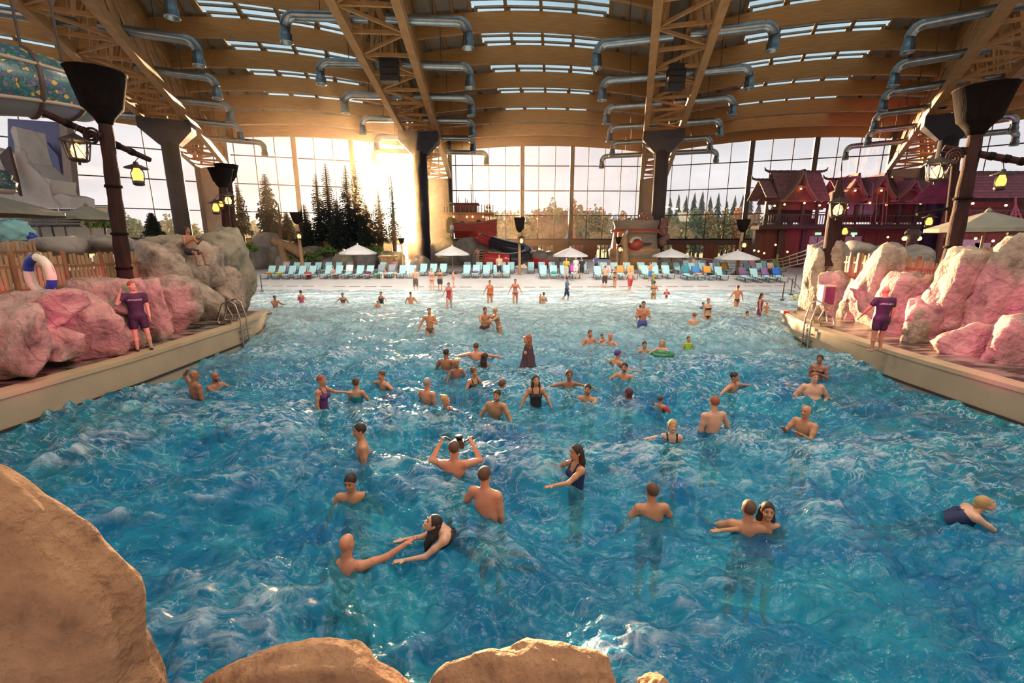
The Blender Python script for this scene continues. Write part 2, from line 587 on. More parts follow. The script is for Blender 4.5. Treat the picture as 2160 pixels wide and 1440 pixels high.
# ---- glazed window wall
TRANS = [4.5, 9.05, 13.6, 18.1]
SILL = 4.5
npane = {'outer left': 9, 'left': 12, 'centre': 13, 'right': 12, 'outer right': 9}
posts = {'outer left': (3, 6), 'left': (4, 7), 'centre': (5, 8), 'right': (5, 8), 'outer right': (3, 6)}
M_door = mat('door_frame', (.05, .045, .04), rough=.5)
M_spandrel = mat('spandrel', (.13, .075, .05), (.09, .05, .035), rough=.6, scale=2)
dcount = 1
for bi, (a, b, bn) in enumerate(BAYS):
    wa, wb = TR[a].p(0), TR[b].p(0)
    n = npane[bn]
    wnd = empty_struct('window_%d' % (bi + 1), (wa + wb) / 2 + Vector((0, 0, SILL)))
    wnd['label'] = 'tall glazed window wall of the %s bay' % bn
    ax = (wb - wa).normalized()
    nr = Vector((-ax.y, ax.x, 0))
    def top(u): return z_roof(0) + RISE * (1 - (2 * u - 1) ** 2) + .6
    def wp(u, z, o=0): 
        c = wa.lerp(wb, u) + nr * o
        c.z = z
        return c
    for i in range(n + 1):
        u = i / n
        if i in posts[bn]:
            MB().bar(wp(u, GROUND, -.35), wp(u, top(u), -.35), .78, .7, up=nr).build('post', M_steel, wnd)
        else:
            MB().bar(wp(u, SILL), wp(u, top(u)), .12, .2, up=nr).build('mullion', M_frame, wnd)
    for z in TRANS:
        MB().bar(wp(0, z), wp(1, z), .2, .16 if z > SILL else .3).build('transom', M_frame, wnd)
    zs = TRANS + [None]
    for i in range(n):
        u0, u1 = i / n, (i + 1) / n
        for r in range(4):
            z0 = zs[r]
            za, zb = (zs[r + 1], zs[r + 1]) if zs[r + 1] else (top(u0), top(u1))
            MB().prism([wp(u0, z0), wp(u1, z0), wp(u1, zb), wp(u0, za)], nr * .03).build('pane', M_glass, wnd)
    # ground floor wall with glazed doors
    wl_ = empty_struct('wall_back_%s' % bn.replace(' ', '_'), (wa + wb) / 2)
    wl_['label'] = 'low brown wall with glazed doors under the %s window bay' % bn
    MB().bar(wp(0, 4.0), wp(1, 4.0), .5, .75).build('spandrel_beam', M_spandrel, wl_)
    nd = 7 if bn in ('left', 'centre', 'right') else 4
    for i in range(nd):
        u0, u1 = (i + .22) / nd, (i + .78) / nd
        MB().prism([wp(max(0, (i - .22) / nd), 0, -.2), wp(u0, 0, -.2), wp(u0, 3.65, -.2), wp(max(0, (i - .22) / nd), 3.65, -.2)], nr * .4).build('pier', M_brick, wl_)
        dr = empty_struct('door_%d' % dcount, wp((u0 + u1) / 2, GROUND))
        dcount += 1
        for q in range(4):
            ua, ub = u0 + (u1 - u0) * q / 4, u0 + (u1 - u0) * (q + 1) / 4
            MB().bar(wp(ua, .3), wp(ua, 3.6), .14, .12, up=nr).build('stile', M_door, dr)
            MB().prism([wp(ua, .4), wp(ub, .4), wp(ub, 3.5), wp(ua, 3.5)], nr * .03).build('pane', M_glass, dr)
        MB().bar(wp(u1, .3), wp(u1, 3.6), .14, .12, up=nr).build('stile', M_door, dr)
        MB().bar(wp(u0, 3.55), wp(u1, 3.55), .14, .16).build('top_rail', M_door, dr)
        MB().bar(wp(u0, .8), wp(u1, .8), .14, .3).build('bottom_rail', M_door, dr)
    MB().prism([wp((nd - .22) / nd, 0, -.2), wp(1, 0, -.2), wp(1, 3.65, -.2), wp((nd - .22) / nd, 3.65, -.2)], nr * .4).build('pier', M_brick, wl_)
for i, k in enumerate('ABCD'):
    t = TR[k]
    c = t.p(0, 0, 0)
    ang = math.atan2(t.d.y, t.d.x)
    o = empty_struct('trim_%d' % (i + 1), c)
    o['label'] = 'panelled pier carrying the %s truss at the window wall' % TNAME[k]
    MB().box(c + t.d * .6 + Vector((0, 0, 7.8)), (2.6, 4.6, 15.4), rz=ang).build('pier_panel', M_pier, o)
    for s0 in (-1, 1):
        MB().box(c + t.d * 1.0 + t.n * (2.15 * s0) + Vector((0, 0, 11)), (2.6, .6, 22), rz=ang).build('pier_post', M_steel, o)
# ================================================================== pool, water, decks, ground outside
def xl(Y):
    return np.interp(Y, [0, 8, 11, 15.6, 18, 22.8, 26, 30, 38, 60], [-9.9, -9.8, -9.6, -9.75, -10.4, -12.4, -17, -20.5, -21.5, -30])
def xr(Y):
    return np.interp(Y, [0, 8, 11, 15.1, 17.5, 20.2, 24, 30, 38, 60], [10.25, 10.2, 10.2, 10.4, 11.2, 12.4, 16.5, 21, 23, 30])
def floor_z(Y):
    return np.interp(Y, [-2, 4, 12, 26, 35.5, 42, 50], [-1.75, -1.75, -1.5, -.75, 0.0, .62, GROUND])
rng = np.random.RandomState(7)
NW = 110
lam = np.exp(rng.uniform(np.log(.20), np.log(3.4), NW))
ang = rng.normal(0, .75, NW) + np.pi / 2 * np.where(rng.rand(NW) < .85, -1, .3)
kx, ky = 2 * np.pi / lam * np.cos(ang), 2 * np.pi / lam * np.sin(ang)
ph = rng.uniform(0, 2 * np.pi, NW)
am = .0150 * lam ** .80 * rng.uniform(.5, 1.2, NW)
def wave(X, Y):
    X, Y = np.asarray(X, float), np.asarray(Y, float)
    wx = X + .5 * np.sin(Y * .7 + 1.3) + .35 * np.sin(X * .9 + Y * .31)
    wy = Y + .6 * np.sin(X * .55 + .4) + .3 * np.sin(Y * .8 - X * .4)
    h = np.zeros(np.broadcast(X, Y).shape)
    for i in range(NW):
        s = np.sin(kx[i] * wx + ky[i] * wy + ph[i])
        h += am[i] * (1.35 * (1 - np.abs(s)) - .45 if lam[i] < 1.6 else s)
    # swell rolling towards the beach
    sw = np.sin(Y * 1.05 + .6 * np.sin(X * .33 + 1.0) + .25 * X * .4)
    h += .13 * sw * np.exp(-((Y - 13) / 10.0) ** 2)
    # the crest breaking along the right wall and the surge in the middle
    h += .55 * np.exp(-((Y - 17.6 - .12 * (X - 9)) / .95) ** 2) * np.exp(-((X - 9.2) / 2.2) ** 2)
    h += .26 * np.exp(-((Y - 10.6 + .22 * np.abs(X - .6)) / .8) ** 2) * np.exp(-((X - .6) / 2.2) ** 2)
    fade = np.clip((36.5 - Y) / 19.0, .0, 1.0)
    return h * (.12 + .88 * fade) * np.where(Y < 36.5, 1, 0) + .02
def wz(x, y):
    return float(wave(x, y))
ny, nx = 640, 560
Ys = 1.6 * (37.0 / 1.6) ** (np.linspace(0, 1, ny))
S = np.linspace(0, 1, nx)
XL, XR = xl(Ys) - .12, xr(Ys) + .12
GX = XL[:, None] + (XR - XL)[:, None] * S[None, :]
GY = np.repeat(Ys[:, None], nx, 1)
GZ = wave(GX, GY)
V = np.stack([GX, GY, GZ], -1).reshape(-1, 3)
idx = np.arange(ny * nx).reshape(ny, nx)
F = np.stack([idx[:-1, :-1], idx[:-1, 1:], idx[1:, 1:], idx[1:, :-1]], -1).reshape(-1, 4)
def np_mesh(name, V, F, smooth=True):
    me = bpy.data.meshes.new(name)
    k = F.shape[1]
    me.vertices.add(len(V)); me.vertices.foreach_set('co', np.ascontiguousarray(V, dtype=np.float32).ravel())
    me.loops.add(F.size); me.loops.foreach_set('vertex_index', np.ascontiguousarray(F, dtype=np.int32).ravel())
    me.polygons.add(len(F)); me.polygons.foreach_set('loop_start', np.arange(0, F.size, k, dtype=np.int32))
    me.polygons.foreach_set('loop_total', np.full(len(F), k, dtype=np.int32))
    me.update(calc_edges=True)
    me.polygons.foreach_set('use_smooth', np.full(len(F), smooth))
    return me
def water_material():
    m = bpy.data.materials.new('pool_water')
    m.use_nodes = True
    n, l = m.node_tree.nodes, m.node_tree.links
    n.clear()
    t = n.new('ShaderNodeTexCoord')
    def noise(scale, detail, stretch=(1, 1, 1), dist=0.0, rough=.55):
        mp = n.new('ShaderNodeMapping'); mp.inputs['Scale'].default_value = stretch
        l.new(t.outputs['Object'], mp.inputs[0])
        q = n.new('ShaderNodeTexNoise'); q.inputs['Scale'].default_value = scale; q.inputs['Detail'].default_value = detail
        q.inputs['Distortion'].default_value = dist; q.inputs['Roughness'].default_value = rough
        l.new(mp.outputs[0], q.inputs['Vector'])
        return q
    def mr(src, a, b, c=0.0, d=1.0):
        q = n.new('ShaderNodeMapRange'); l.new(src, q.inputs[0])
        for i, x in enumerate((a, b, c, d)): q.inputs[i + 1].default_value = x
        return q.outputs[0]
    b1, b2 = noise(2.6, 4, (1, 1.5, 1), 1.2), noise(9.0, 3, (1, 1.7, 1), .8)
    bp = n.new('ShaderNodeBump'); bp.inputs['Distance'].default_value = .10
    spy = n.new('ShaderNodeSeparateXYZ'); l.new(t.outputs['Object'], spy.inputs[0])
    l.new(mr(spy.outputs[1], 12.0, 34.0, .55, .10), bp.inputs['Strength'])
    l.new(b1.outputs[0], bp.inputs['Height'])
    bp2 = n.new('ShaderNodeBump'); l.new(mr(spy.outputs[1], 12.0, 34.0, .40, .08), bp2.inputs['Strength']); bp2.inputs['Distance'].default_value = .03
    l.new(b2.outputs[0], bp2.inputs['Height']); l.new(bp.outputs[0], bp2.inputs['Normal'])
    # body of the water: clear tinted part plus the milky turquoise of stirred, aerated water
    tr = n.new('ShaderNodeBsdfTransparent'); tr.inputs[0].default_value = (.38, .84, .96, 1)
    patch = noise(.55, 5, (1, 1.4, 1), 1.5)
    rp = n.new('ShaderNodeValToRGB')
    rp.color_ramp.elements[0].position, rp.color_ramp.elements[1].position = .32, .68
    rp.color_ramp.elements[0].color, rp.color_ramp.elements[1].color = (.008, .13, .34, 1), (.03, .38, .48, 1)
    l.new(patch.outputs[0], rp.inputs[0])
    shal = mr(spy.outputs[1], 10.0, 30.0, .0, .9)
    vm = n.new('ShaderNodeMix'); vm.data_type = 'RGBA'; l.new(shal, vm.inputs[0]); l.new(rp.outputs[0], vm.inputs[6]); vm.inputs[7].default_value = (.32, .70, .72, 1)
    tm = n.new('ShaderNodeMix'); tm.data_type = 'RGBA'; l.new(shal, tm.inputs[0]); tm.inputs[6].default_value = (.38, .84, .96, 1); tm.inputs[7].default_value = (.84, .97, .98, 1)
    l.new(tm.outputs[2], tr.inputs[0])
    df = n.new('ShaderNodeBsdfDiffuse'); l.new(vm.outputs[2], df.inputs[0]); l.new(bp.outputs[0], df.inputs['Normal'])
    veil = noise(1.3, 5, (1, 1.8, 1), 1.8)
    m1 = n.new('ShaderNodeMixShader'); l.new(mr(veil.outputs[0], .30, .70, .28, .68), m1.inputs[0])
    l.new(tr.outputs[0], m1.inputs[1]); l.new(df.outputs[0], m1.inputs[2])
    # foam streaks
    f1, f2 = noise(1.1, 8, (1, 2.6, 1), 2.2, .68), noise(.28, 3, (1, 1, 1), .5)
    fa = mr(f1.outputs[0], .60, .72)
    fb = mr(f2.outputs[0], .45, .62)
    mul = n.new('ShaderNodeMath'); mul.operation = 'MULTIPLY'
    l.new(fa, mul.inputs[0]); l.new(fb, mul.inputs[1])
    mul2 = n.new('ShaderNodeMath'); mul2.operation = 'MULTIPLY'; mul2.inputs[1].default_value = .6
    l.new(mul.outputs[0], mul2.inputs[0])
    # thin filaments of foam and painted-in glints, foam on crests, surf in shallows
    fl_n = noise(1.5, 5, (1, 2.0, 1), 1.6, .6)
    sb = n.new('ShaderNodeMath'); sb.operation = 'SUBTRACT'; sb.inputs[1].default_value = .5; l.new(fl_n.outputs[0], sb.inputs[0])
    ab = n.new('ShaderNodeMath'); ab.operation = 'ABSOLUTE'; l.new(sb.outputs[0], ab.inputs[0])
    line = mr(ab.outputs[0], .0, .022, 1.0, .0)
    crest = mr(spy.outputs[2], .05, .26, .0, 1.0)
    surf = mr(spy.outputs[1], 12.0, 31.0, .0, 1.0)
    fbig = mr(f2.outputs[0], .42, .62, .15, 1.0)
    def mth(op, a, b):
        q = n.new('ShaderNodeMath'); q.operation = op
        for i_, v_ in ((0, a), (1, b)):
            if isinstance(v_, float): q.inputs[i_].default_value = v_
            else: l.new(v_, q.inputs[i_])
        return q.outputs[0]
    lines = mth('MULTIPLY', mth('MULTIPLY', line, mth('ADD', fbig, crest)), mr(spy.outputs[1], 3.5, 10.0, .16, .44))
    crests = mth('MULTIPLY', crest, mr(f1.outputs[0], .48, .68, .0, .6))
    surfs = mth('MULTIPLY', surf, mr(f1.outputs[0], .38, .60, .22, .95))
    foam = n.new('ShaderNodeClamp'); l.new(mth('MAXIMUM', mth('MAXIMUM', mul2.outputs[0], lines), mth('MAXIMUM', crests, surfs)), foam.inputs[0]); foam.inputs[2].default_value = .92
    fo = n.new('ShaderNodeBsdfDiffuse'); fo.inputs[0].default_value = (.85, .93, .95, 1)
    m2 = n.new('ShaderNodeMixShader'); l.new(foam.outputs[0], m2.inputs[0])
    l.new(m1.outputs[0], m2.inputs[1]); l.new(fo.outputs[0], m2.inputs[2])
    gl = n.new('ShaderNodeBsdfGlossy'); gl.inputs['Roughness'].default_value = .13
    l.new(bp2.outputs[0], gl.inputs['Normal'])
    fr = n.new('ShaderNodeFresnel'); fr.inputs['IOR'].default_value = 1.34
    l.new(bp2.outputs[0], fr.inputs['Normal'])
    m3 = n.new('ShaderNodeMixShader')
    l.new(fr.outputs[0], m3.inputs[0]); l.new(m2.outputs[0], m3.inputs[1]); l.new(gl.outputs[0], m3.inputs[2])
    o = n.new('ShaderNodeOutputMaterial'); l.new(m3.outputs[0], o.inputs[0])
    return m
M_water = water_material()
water = link('pool_water', np_mesh('pool_water', V, F), M_water)
tag(water, 'choppy turquoise water filling the wave pool', 'water', kind='stuff')
# ---- pool basin and beach
M_poolfloor = mat('pool_floor', (.05, .44, .70), (.035, .34, .60), rough=.7, scale=.5)
M_beach = mat('beach_tiles', (.74, .70, .67), (.64, .60, .57), rough=.35, scale=.8, detail=8)
M_deckstone = mat('deck_paving', (.24, .185, .15), (.03, .024, .024), rough=.3, scale=1.3, stretch=(.9, 2.2, 1), bump=.15, detail=4)
for e_, p_ in zip(M_deckstone.node_tree.nodes['Color Ramp'].color_ramp.elements, (.44, .56)): e_.position = p_
M_wallconc = mat('pool_wall', (.44, .34, .22), (.36, .28, .18), rough=.55, scale=1.2, bump=.06)
M_coping = mat('coping', (.50, .38, .23), (.40, .30, .18), rough=.45, scale=1.5)
M_gutter = mat('dark_gutter', (.035, .03, .03), rough=.6)
rows = []
for Y in np.linspace(-2, 36, 40):
    rows.append([(x, Y, float(floor_z(Y))) for x in np.linspace(float(xl(Y)) - .1, float(xr(Y)) + .1, 12)])
struct('floor_pool', MB().grid(rows), M_poolfloor)
nt = M_poolfloor.node_tree
b_ = nt.nodes['Principled BSDF']
src = b_.inputs['Base Color'].links[0].from_socket
sp3 = nt.nodes.new('ShaderNodeSeparateXYZ'); nt.links.new(nt.nodes['Texture Coordinate'].outputs['Object'], sp3.inputs[0])
m3_ = nt.nodes.new('ShaderNodeMapRange'); m3_.inputs[1].default_value, m3_.inputs[2].default_value = 17.0, 31.0
nt.links.new(sp3.outputs[1], m3_.inputs[0])
mx3 = nt.nodes.new('ShaderNodeMix'); mx3.data_type = 'RGBA'; mx3.inputs[7].default_value = (.66, .66, .62, 1)
nt.links.new(m3_.outputs[0], mx3.inputs[0]); nt.links.new(src, mx3.inputs[6]); nt.links.new(mx3.outputs[2], b_.inputs['Base Color'])
rows = []
for Y in [35.2, 35.8, 37, 38.5, 40, 42, 46, 52, 60, 75, 100]:
    rows.append([(x, Y, float(floor_z(Y))) for x in (-95, -60, -40, -23, -10, 0, 10, 24, 40, 60, 110)])
fb_ = struct('floor_beach', MB().grid(rows), M_beach)
for q in range(34):
    dx_ = -21 + 1.32 * q
    if q % 5 == 4: continue
    MB().box((dx_, 36.9 + .0012 * dx_ * dx_, float(floor_z(36.9 + .0012 * dx_ * dx_)) + .006), (.95, .16, .012)).build('drain_slot', M_gutter, fb_)
# beach wings beside the flaring pool edge
for sgn, fn, nm in ((-1, xl, 'left'), (1, xr, 'right')):
    rows = []
    for Y in np.linspace(21, 36, 14):
        e_ = float(fn(Y)) - sgn * .12
        zz = max(.02, float(np.interp(Y, [21, 25, 30, 36], [.42, .06, .05, .05])))
        rows.append([(e_ + sgn * w, Y, (zz if w > 0 else zz)) for w in (0, 1, 3, 8, 16, 60)])
    struct('floor_' + nm, MB().grid(rows), M_beach)
# side walls of the pool with deck on top
DECK = .8
def deck_z(Y):
    return float(np.interp(Y, [0, 16.5, 20.5, 23.5, 26], [DECK, DECK, .55, .15, .04]))
for sgn, fn, nm in ((-1, xl, 'left'), (1, xr, 'right')):
    YY = list(np.linspace(0, 26, 53))
    w = struct('wall_' + nm, MB().grid([[(float(fn(Y)), Y, -2.0), (float(fn(Y)), Y, deck_z(Y) - .02)] for Y in YY]), M_wallconc)
    w['label'] = 'beige pool side wall on the %s' % nm
    mb = MB()
    mb.grid([[(float(fn(Y)) - sgn * .03, Y, deck_z(Y) - .10), (float(fn(Y)) - sgn * .03, Y, deck_z(Y)), (float(fn(Y)) + sgn * .42, Y, deck_z(Y) + .004)] for Y in YY], smooth=False)
    mb.build('coping', M_coping, w)
    mb = MB()
    mb.grid([[(float(fn(Y)) - sgn * .05, Y, .06), (float(fn(Y)) - sgn * .05, Y, .13)] for Y in YY if Y < 20])
    mb.build('gutter', M_gutter, w)
    struct('floor_deck_' + nm, MB().grid([[(float(fn(Y)) + sgn * o_, Y, deck_z(Y)) for o_ in (.4, 1.2, 2.4, 4.0, 7)] for Y in YY]), M_deckstone)
# land behind the rock walls
M_soil = mat('terrace_floor', (.20, .16, .13), (.14, .11, .09), rough=.7, scale=1)
for sgn, nm in ((-1, 'left'), (1, 'right')):
    rows = []
    for Y, x0 in ((2, 13.2), (8, 13.2), (14, 13.5), (18, 14.4), (21, 15.2), (22.5, 16), (26, 19.5), (32, 24)):
        rows.append([(sgn * (x0 + w), Y, 2.2) for w in (0, 6, 18, 50)])
    rows.append([(p[0], p[1] + .05, .0) for p in rows[-1]])
    struct('floor_terrace_' + nm, MB().grid(rows, smooth=False), M_soil)
struct('floor_outside_paving', MB().grid([[(x, Y, .16) for x in (-200, -50, 0, 50, 200)] for Y in (56, 80, 100, 118)]), mat('outside_paving', (.62, .60, .58), (.52, .50, .48), rough=.8, scale=.3))
M_grass = mat('meadow', (.16, .22, .06), (.11, .16, .05), rough=.9, scale=.05)
struct('floor_outside', MB().grid([[(x, Y, .1 if Y < 140 else -2 ) for x in (-400, -150, 0, 150, 400)] for Y in (52, 100, 140, 250, 600)]), M_grass)
# ================================================================== rockwork
import bmesh
ICO = {}
def ico(n):
    if n not in ICO:
        bm = bmesh.new()
        bmesh.ops.create_icosphere(bm, subdivisions=n, radius=1.0)
        bm.verts.ensure_lookup_table()
        v = np.array([p.co[:] for p in bm.verts])
        f = np.array([[q.index for q in fc.verts] for fc in bm.faces])
        bm.free()
        ICO[n] = (v, f)
    return ICO[n]
def fbm(P, scale, seed, octs=4):
    off = Vector((seed * 7.31, seed * 3.17, seed * 1.93))
    return np.array([mnoise.fractal(Vector(p) * scale + off, 1.0, 2.0, octs) for p in P])
def rock_mesh(half, seed, p=3.0, facets=9, rough=.06, sub=4, crack=0.0, top_flat=False):
    rg = np.random.RandomState(seed)
    d, f = ico(sub)
    a = np.array(half)
    r = (np.abs(d / 1.0) ** p).sum(1) ** (-1.0 / p)
    P = d * r[:, None]
    for _ in range(facets):
        nn = rg.normal(0, 1, 3) * np.array([1, 1, .7])
        nn /= np.linalg.norm(nn)
        dd = rg.uniform(.72, .98)
        s = P @ nn
        over = np.maximum(0, s - dd)
        P = P - nn[None, :] * (over * .92)[:, None]
    n1 = fbm(d * 1.0, 1.4, seed, 3)
    P = P * (1 + rough * 1.6 * n1)[:, None]
    P = P * a[None, :]
    m = float(np.mean(a))
    n2 = 1.5 * fbm(P / m, 3.2, seed + 3, 5) - 1.1 * np.abs(fbm(P / m, 2.1, seed + 5, 3))
    nd = P / np.maximum(1e-6, np.linalg.norm(P, axis=1))[:, None]
    P = P + nd * (n2 * rough * .8 * m)[:, None]
    if crack > 0:
        for q in range(3):
            nn = rg.normal(0, 1, 3) * (np.array([1, 1, .35]) if q < 2 else np.array([.3, .3, 1]))
            nn /= np.linalg.norm(nn)
            s = P @ nn + .12 * m * fbm(P / m, 1.8, seed + 11 + q, 3) - rg.uniform(-.3, .3) * m
            P = P - nd * (crack * m * np.exp(-(s / (.035 * m)) ** 2))[:, None]
    me = np_mesh('boulder', P, f)
    return me
def rock_material(name, c1, c2, c3, scale=1.2, bump=.5, vein=.45):
    m = bpy.data.materials.new(name)
    m.use_nodes = True
    n, l = m.node_tree.nodes, m.node_tree.links
    b = n['Principled BSDF']
    b.inputs['Roughness'].default_value = .75
    t = n.new('ShaderNodeTexCoord')
    no = n.new('ShaderNodeTexNoise'); no.inputs['Scale'].default_value = scale; no.inputs['Detail'].default_value = 9; no.inputs['Roughness'].default_value = .62
    l.new(t.outputs['Object'], no.inputs['Vector'])
    rp = n.new('ShaderNodeValToRGB')
    rp.color_ramp.elements[0].position, rp.color_ramp.elements[1].position = .28, .66
    rp.color_ramp.elements[0].color, rp.color_ramp.elements[1].color = (*c2, 1), (*c1, 1)
    e_ = rp.color_ramp.elements.new(.44); e_.color = (*c3, 1)
    l.new(no.outputs[0], rp.inputs[0])
    # dark veins
    w = n.new('ShaderNodeTexWave'); w.wave_type = 'BANDS'; w.bands_direction = 'DIAGONAL'
    w.inputs['Scale'].default_value = scale * .45; w.inputs['Distortion'].default_value = 9; w.inputs['Detail'].default_value = 4
    l.new(t.outputs['Object'], w.inputs['Vector'])
    wr = n.new('ShaderNodeMapRange'); wr.inputs[1].default_value = .0; wr.inputs[2].default_value = .022; wr.inputs[3].default_value = .45; wr.inputs[4].default_value = 1.0
    l.new(w.outputs['Fac'], wr.inputs[0])
    mx = n.new('ShaderNodeMix'); mx.data_type = 'RGBA'; mx.blend_type = 'MULTIPLY'; mx.inputs[0].default_value = vein
    l.new(rp.outputs[0], mx.inputs[6]); l.new(wr.outputs[0], mx.inputs[7])
    l.new(mx.outputs[2], b.inputs['Base Color'])
    bn = n.new('ShaderNodeTexNoise'); bn.inputs['Scale'].default_value = scale * 4; bn.inputs['Detail'].default_value = 8
    l.new(t.outputs['Object'], bn.inputs['Vector'])
    bp = n.new('ShaderNodeBump'); bp.inputs['Strength'].default_value = bump; bp.inputs['Distance'].default_value = .06
    ad = n.new('ShaderNodeMath'); ad.operation = 'ADD'
    l.new(bn.outputs[0], ad.inputs[0]); wm = n.new('ShaderNodeMath'); wm.operation = 'MULTIPLY'; wm.inputs[1].default_value = .35 * vein; l.new(wr.outputs[0], wm.inputs[0]); l.new(wm.outputs[0], ad.inputs[1])
    l.new(ad.outputs[0], bp.inputs['Height'])
    l.new(bp.outputs[0], b.inputs['Normal'])
    MATS[name] = m
    return m
M_rock = rock_material('wall_rock', (.42, .325, .25), (.10, .07, .055), (.28, .21, .16), scale=1.9, bump=1.0)
M_rock2 = rock_material('moss_rock', (.34, .30, .22), (.12, .11, .075), (.24, .21, .15))
M_fgrock = rock_material('sandstone', (.46, .25, .125), (.17, .075, .038), (.34, .175, .085), scale=3.4, bump=1.0, vein=0.0)
M_grock = rock_material('grey_rock', (.34, .31, .28), (.13, .12, .11), (.24, .22, .20), scale=.9)
def boulder(parent, box, Y, seed, depth=None, m=None, p=3.0, rough=.06, facets=9, sub=4, crack=.028, name='boulder', rz=None, grow=0.0, shift=.45):
    x0, y0, x1, y1 = box
    gx_, gy_ = (x1 - x0) * grow, (y1 - y0) * grow
    a, b = at(x0 - gx_, y1 + gy_, Y), at(x1 + gx_, y0 - gy_ * .5, Y)
    c = (a + b) / 2
    hx, hz = (b.x - a.x) / 2, (b.z - a.z) / 2
    hy = depth if depth else max(.45, hx * .8)
    me = rock_mesh((hx, hy, hz), seed, p=p, rough=rough, facets=facets, sub=sub, crack=crack)
    me.transform(Matrix.Translation(c + Vector((0, hy * shift, 0))) @ Matrix.Rotation(rz or 0, 4, 'Z'))
    return link(name, me, m or M_rock, parent)
def rock_strip(parent, path, h0, h1, seed, m, amp=.28):
    # continuous craggy face behind the boulders
    pts = [Vector((x, y, 0)) for x, y in path]
    L = [0]
    for i in range(1, len(pts)):
        L.append(L[-1] + (pts[i] - pts[i - 1]).length)
    n = int(L[-1] / .14)
    rows = []
    for i in range(n + 1):
        s = L[-1] * i / n
        j = min(len(pts) - 2, max(0, int(np.searchsorted(L, s, side='right')) - 1))
        u = (s - L[j]) / (L[j + 1] - L[j])
        c = pts[j].lerp(pts[j + 1], u)
        t = (pts[j + 1] - pts[j]).normalized()
        nr = Vector((-t.y, t.x, 0))
        if nr.x * c.x > 0: nr = -nr
        hh = h1 + .35 * mnoise.fractal(Vector((s * .5, seed, 0)), 1, 2, 3)
        row = []
        for k in range(17):
            z = h0 + (hh - h0) * k / 16
            q = Vector((s * .8, z * 1.1, seed * 2.1))
            fold = 1 - abs(mnoise.noise(Vector((s * 1.6 + .4 * z, z * .25, seed)))) * 2.2
            dsp = amp * mnoise.fractal(q, 1.0, 2.1, 5) - amp * .5 * fold + .25 * (k / 16) ** 2
            row.append(c - nr * dsp + Vector((0, 0, z)))
        row.append(c - nr * 2.2 + Vector((0, 0, hh)))
        rows.append(row)
    return MB().grid(rows).build('rock_face', m, parent)
lw = thing('rock_wall', (-12.4, 13.5, .8), 'craggy artificial rock wall along the left pool deck', 'rock wall')
rock_strip(lw, [(-11.4, 4.5), (-11.65, 9.4), (-12.3, 13.5), (-13.7, 20.8), (-14.6, 22.6)], .75, 2.3, 3, M_rock)
for i, (bx, Y, dp) in enumerate([((-60, 655, 62, 785), 9.0, .5), ((5, 618, 108, 700), 9.7, .6), ((60, 688, 126, 760), 9.7, .45), ((103, 622, 200, 748), 10.6, .6),
        ((172, 592, 272, 668), 11.8, .6), ((188, 652, 262, 734), 11.6, .45), ((252, 600, 322, 716), 12.9, .6), ((300, 592, 382, 702), 14.4, .6),
        ((358, 592, 446, 698), 16.6, .7), ((432, 570, 482, 660), 19.2, .7), ((286, 514, 366, 612), 15.2, .8), ((352, 500, 408, 622), 17.2, .9),
        ((398, 512, 440, 598), 18.0, .7), ((437, 494, 484, 578), 19.8, .9), ((470, 488, 514, 648), 21.2, .8), ((316, 498, 400, 560), 18.5, .9)]):
    boulder(lw, bx, Y, 10 + i, dp, M_rock2 if i in (13, 14, 15) else M_rock, p=7.0 if i < 10 else 4.0, grow=.10, facets=9 if i < 10 else 14, rough=.075, crack=.05)
rw = thing('rock_wall', (12.6, 14, .8), 'craggy artificial rock wall along the right pool deck', 'rock wall')
rock_strip(rw, [(12.9, 4.5), (12.75, 9.0), (12.9, 13.0), (13.6, 17.5), (14.8, 20.6), (15.8, 22.2)], .75, 2.3, 8, M_rock)
for i, (bx, Y, dp) in enumerate([((1700, 528, 1748, 668), 20.6, .8), ((1742, 512, 1794, 600), 20.0, .8), ((1740, 578, 1818, 684), 18.0, .7), ((1786, 590, 1834, 704), 16.8, .55),
        ((1814, 528, 1902, 694), 15.6, .8), ((1878, 586, 1978, 728), 13.6, .6), ((1924, 632, 2012, 742), 12.6, .5), ((1988, 538, 2116, 726), 12.2, .8),
        ((2092, 512, 2250, 745), 11.2, .8), ((1996, 690, 2120, 785), 11.2, .5), ((2100, 680, 2260, 810), 10.2, .5), ((1740, 520, 1786, 640), 20.8, .8)]):
    boulder(rw, bx, Y, 40 + i, dp, M_rock2 if i == 11 else M_rock, p=5.5, grow=.12, facets=10, rough=.08, crack=.05)
# foreground boulders at the viewpoint
def fg_boulder(box, Y, depth, seed, lab, p=2.4, facets=5, rough=.05):
    o = boulder(None, box, Y, seed, depth, M_fgrock, p=p, facets=facets, rough=rough, sub=6 if seed == 71 else 5, crack=0.0, name='foreground_boulder', shift=0.0)
    tag(o, lab, 'boulder')
    return o
fg_boulder((-600, 900, 243, 2000), 2.6, .45, 71, 'large rounded sandstone boulder filling the lower left corner', rough=.045)
fg_boulder((455, 1372, 935, 1640), 2.8, .32, 72, 'low sandstone boulder at the bottom edge, left of the middle', rough=.05)
fg_boulder((900, 1358, 1336, 1660), 2.75, .30, 73, 'low sandstone boulder at the bottom edge, right of the middle', rough=.05)
fg_boulder((1325, 1428, 1425, 1560), 2.75, .16, 74, 'small sandstone boulder at the bottom edge beside the larger ones', rough=.06)
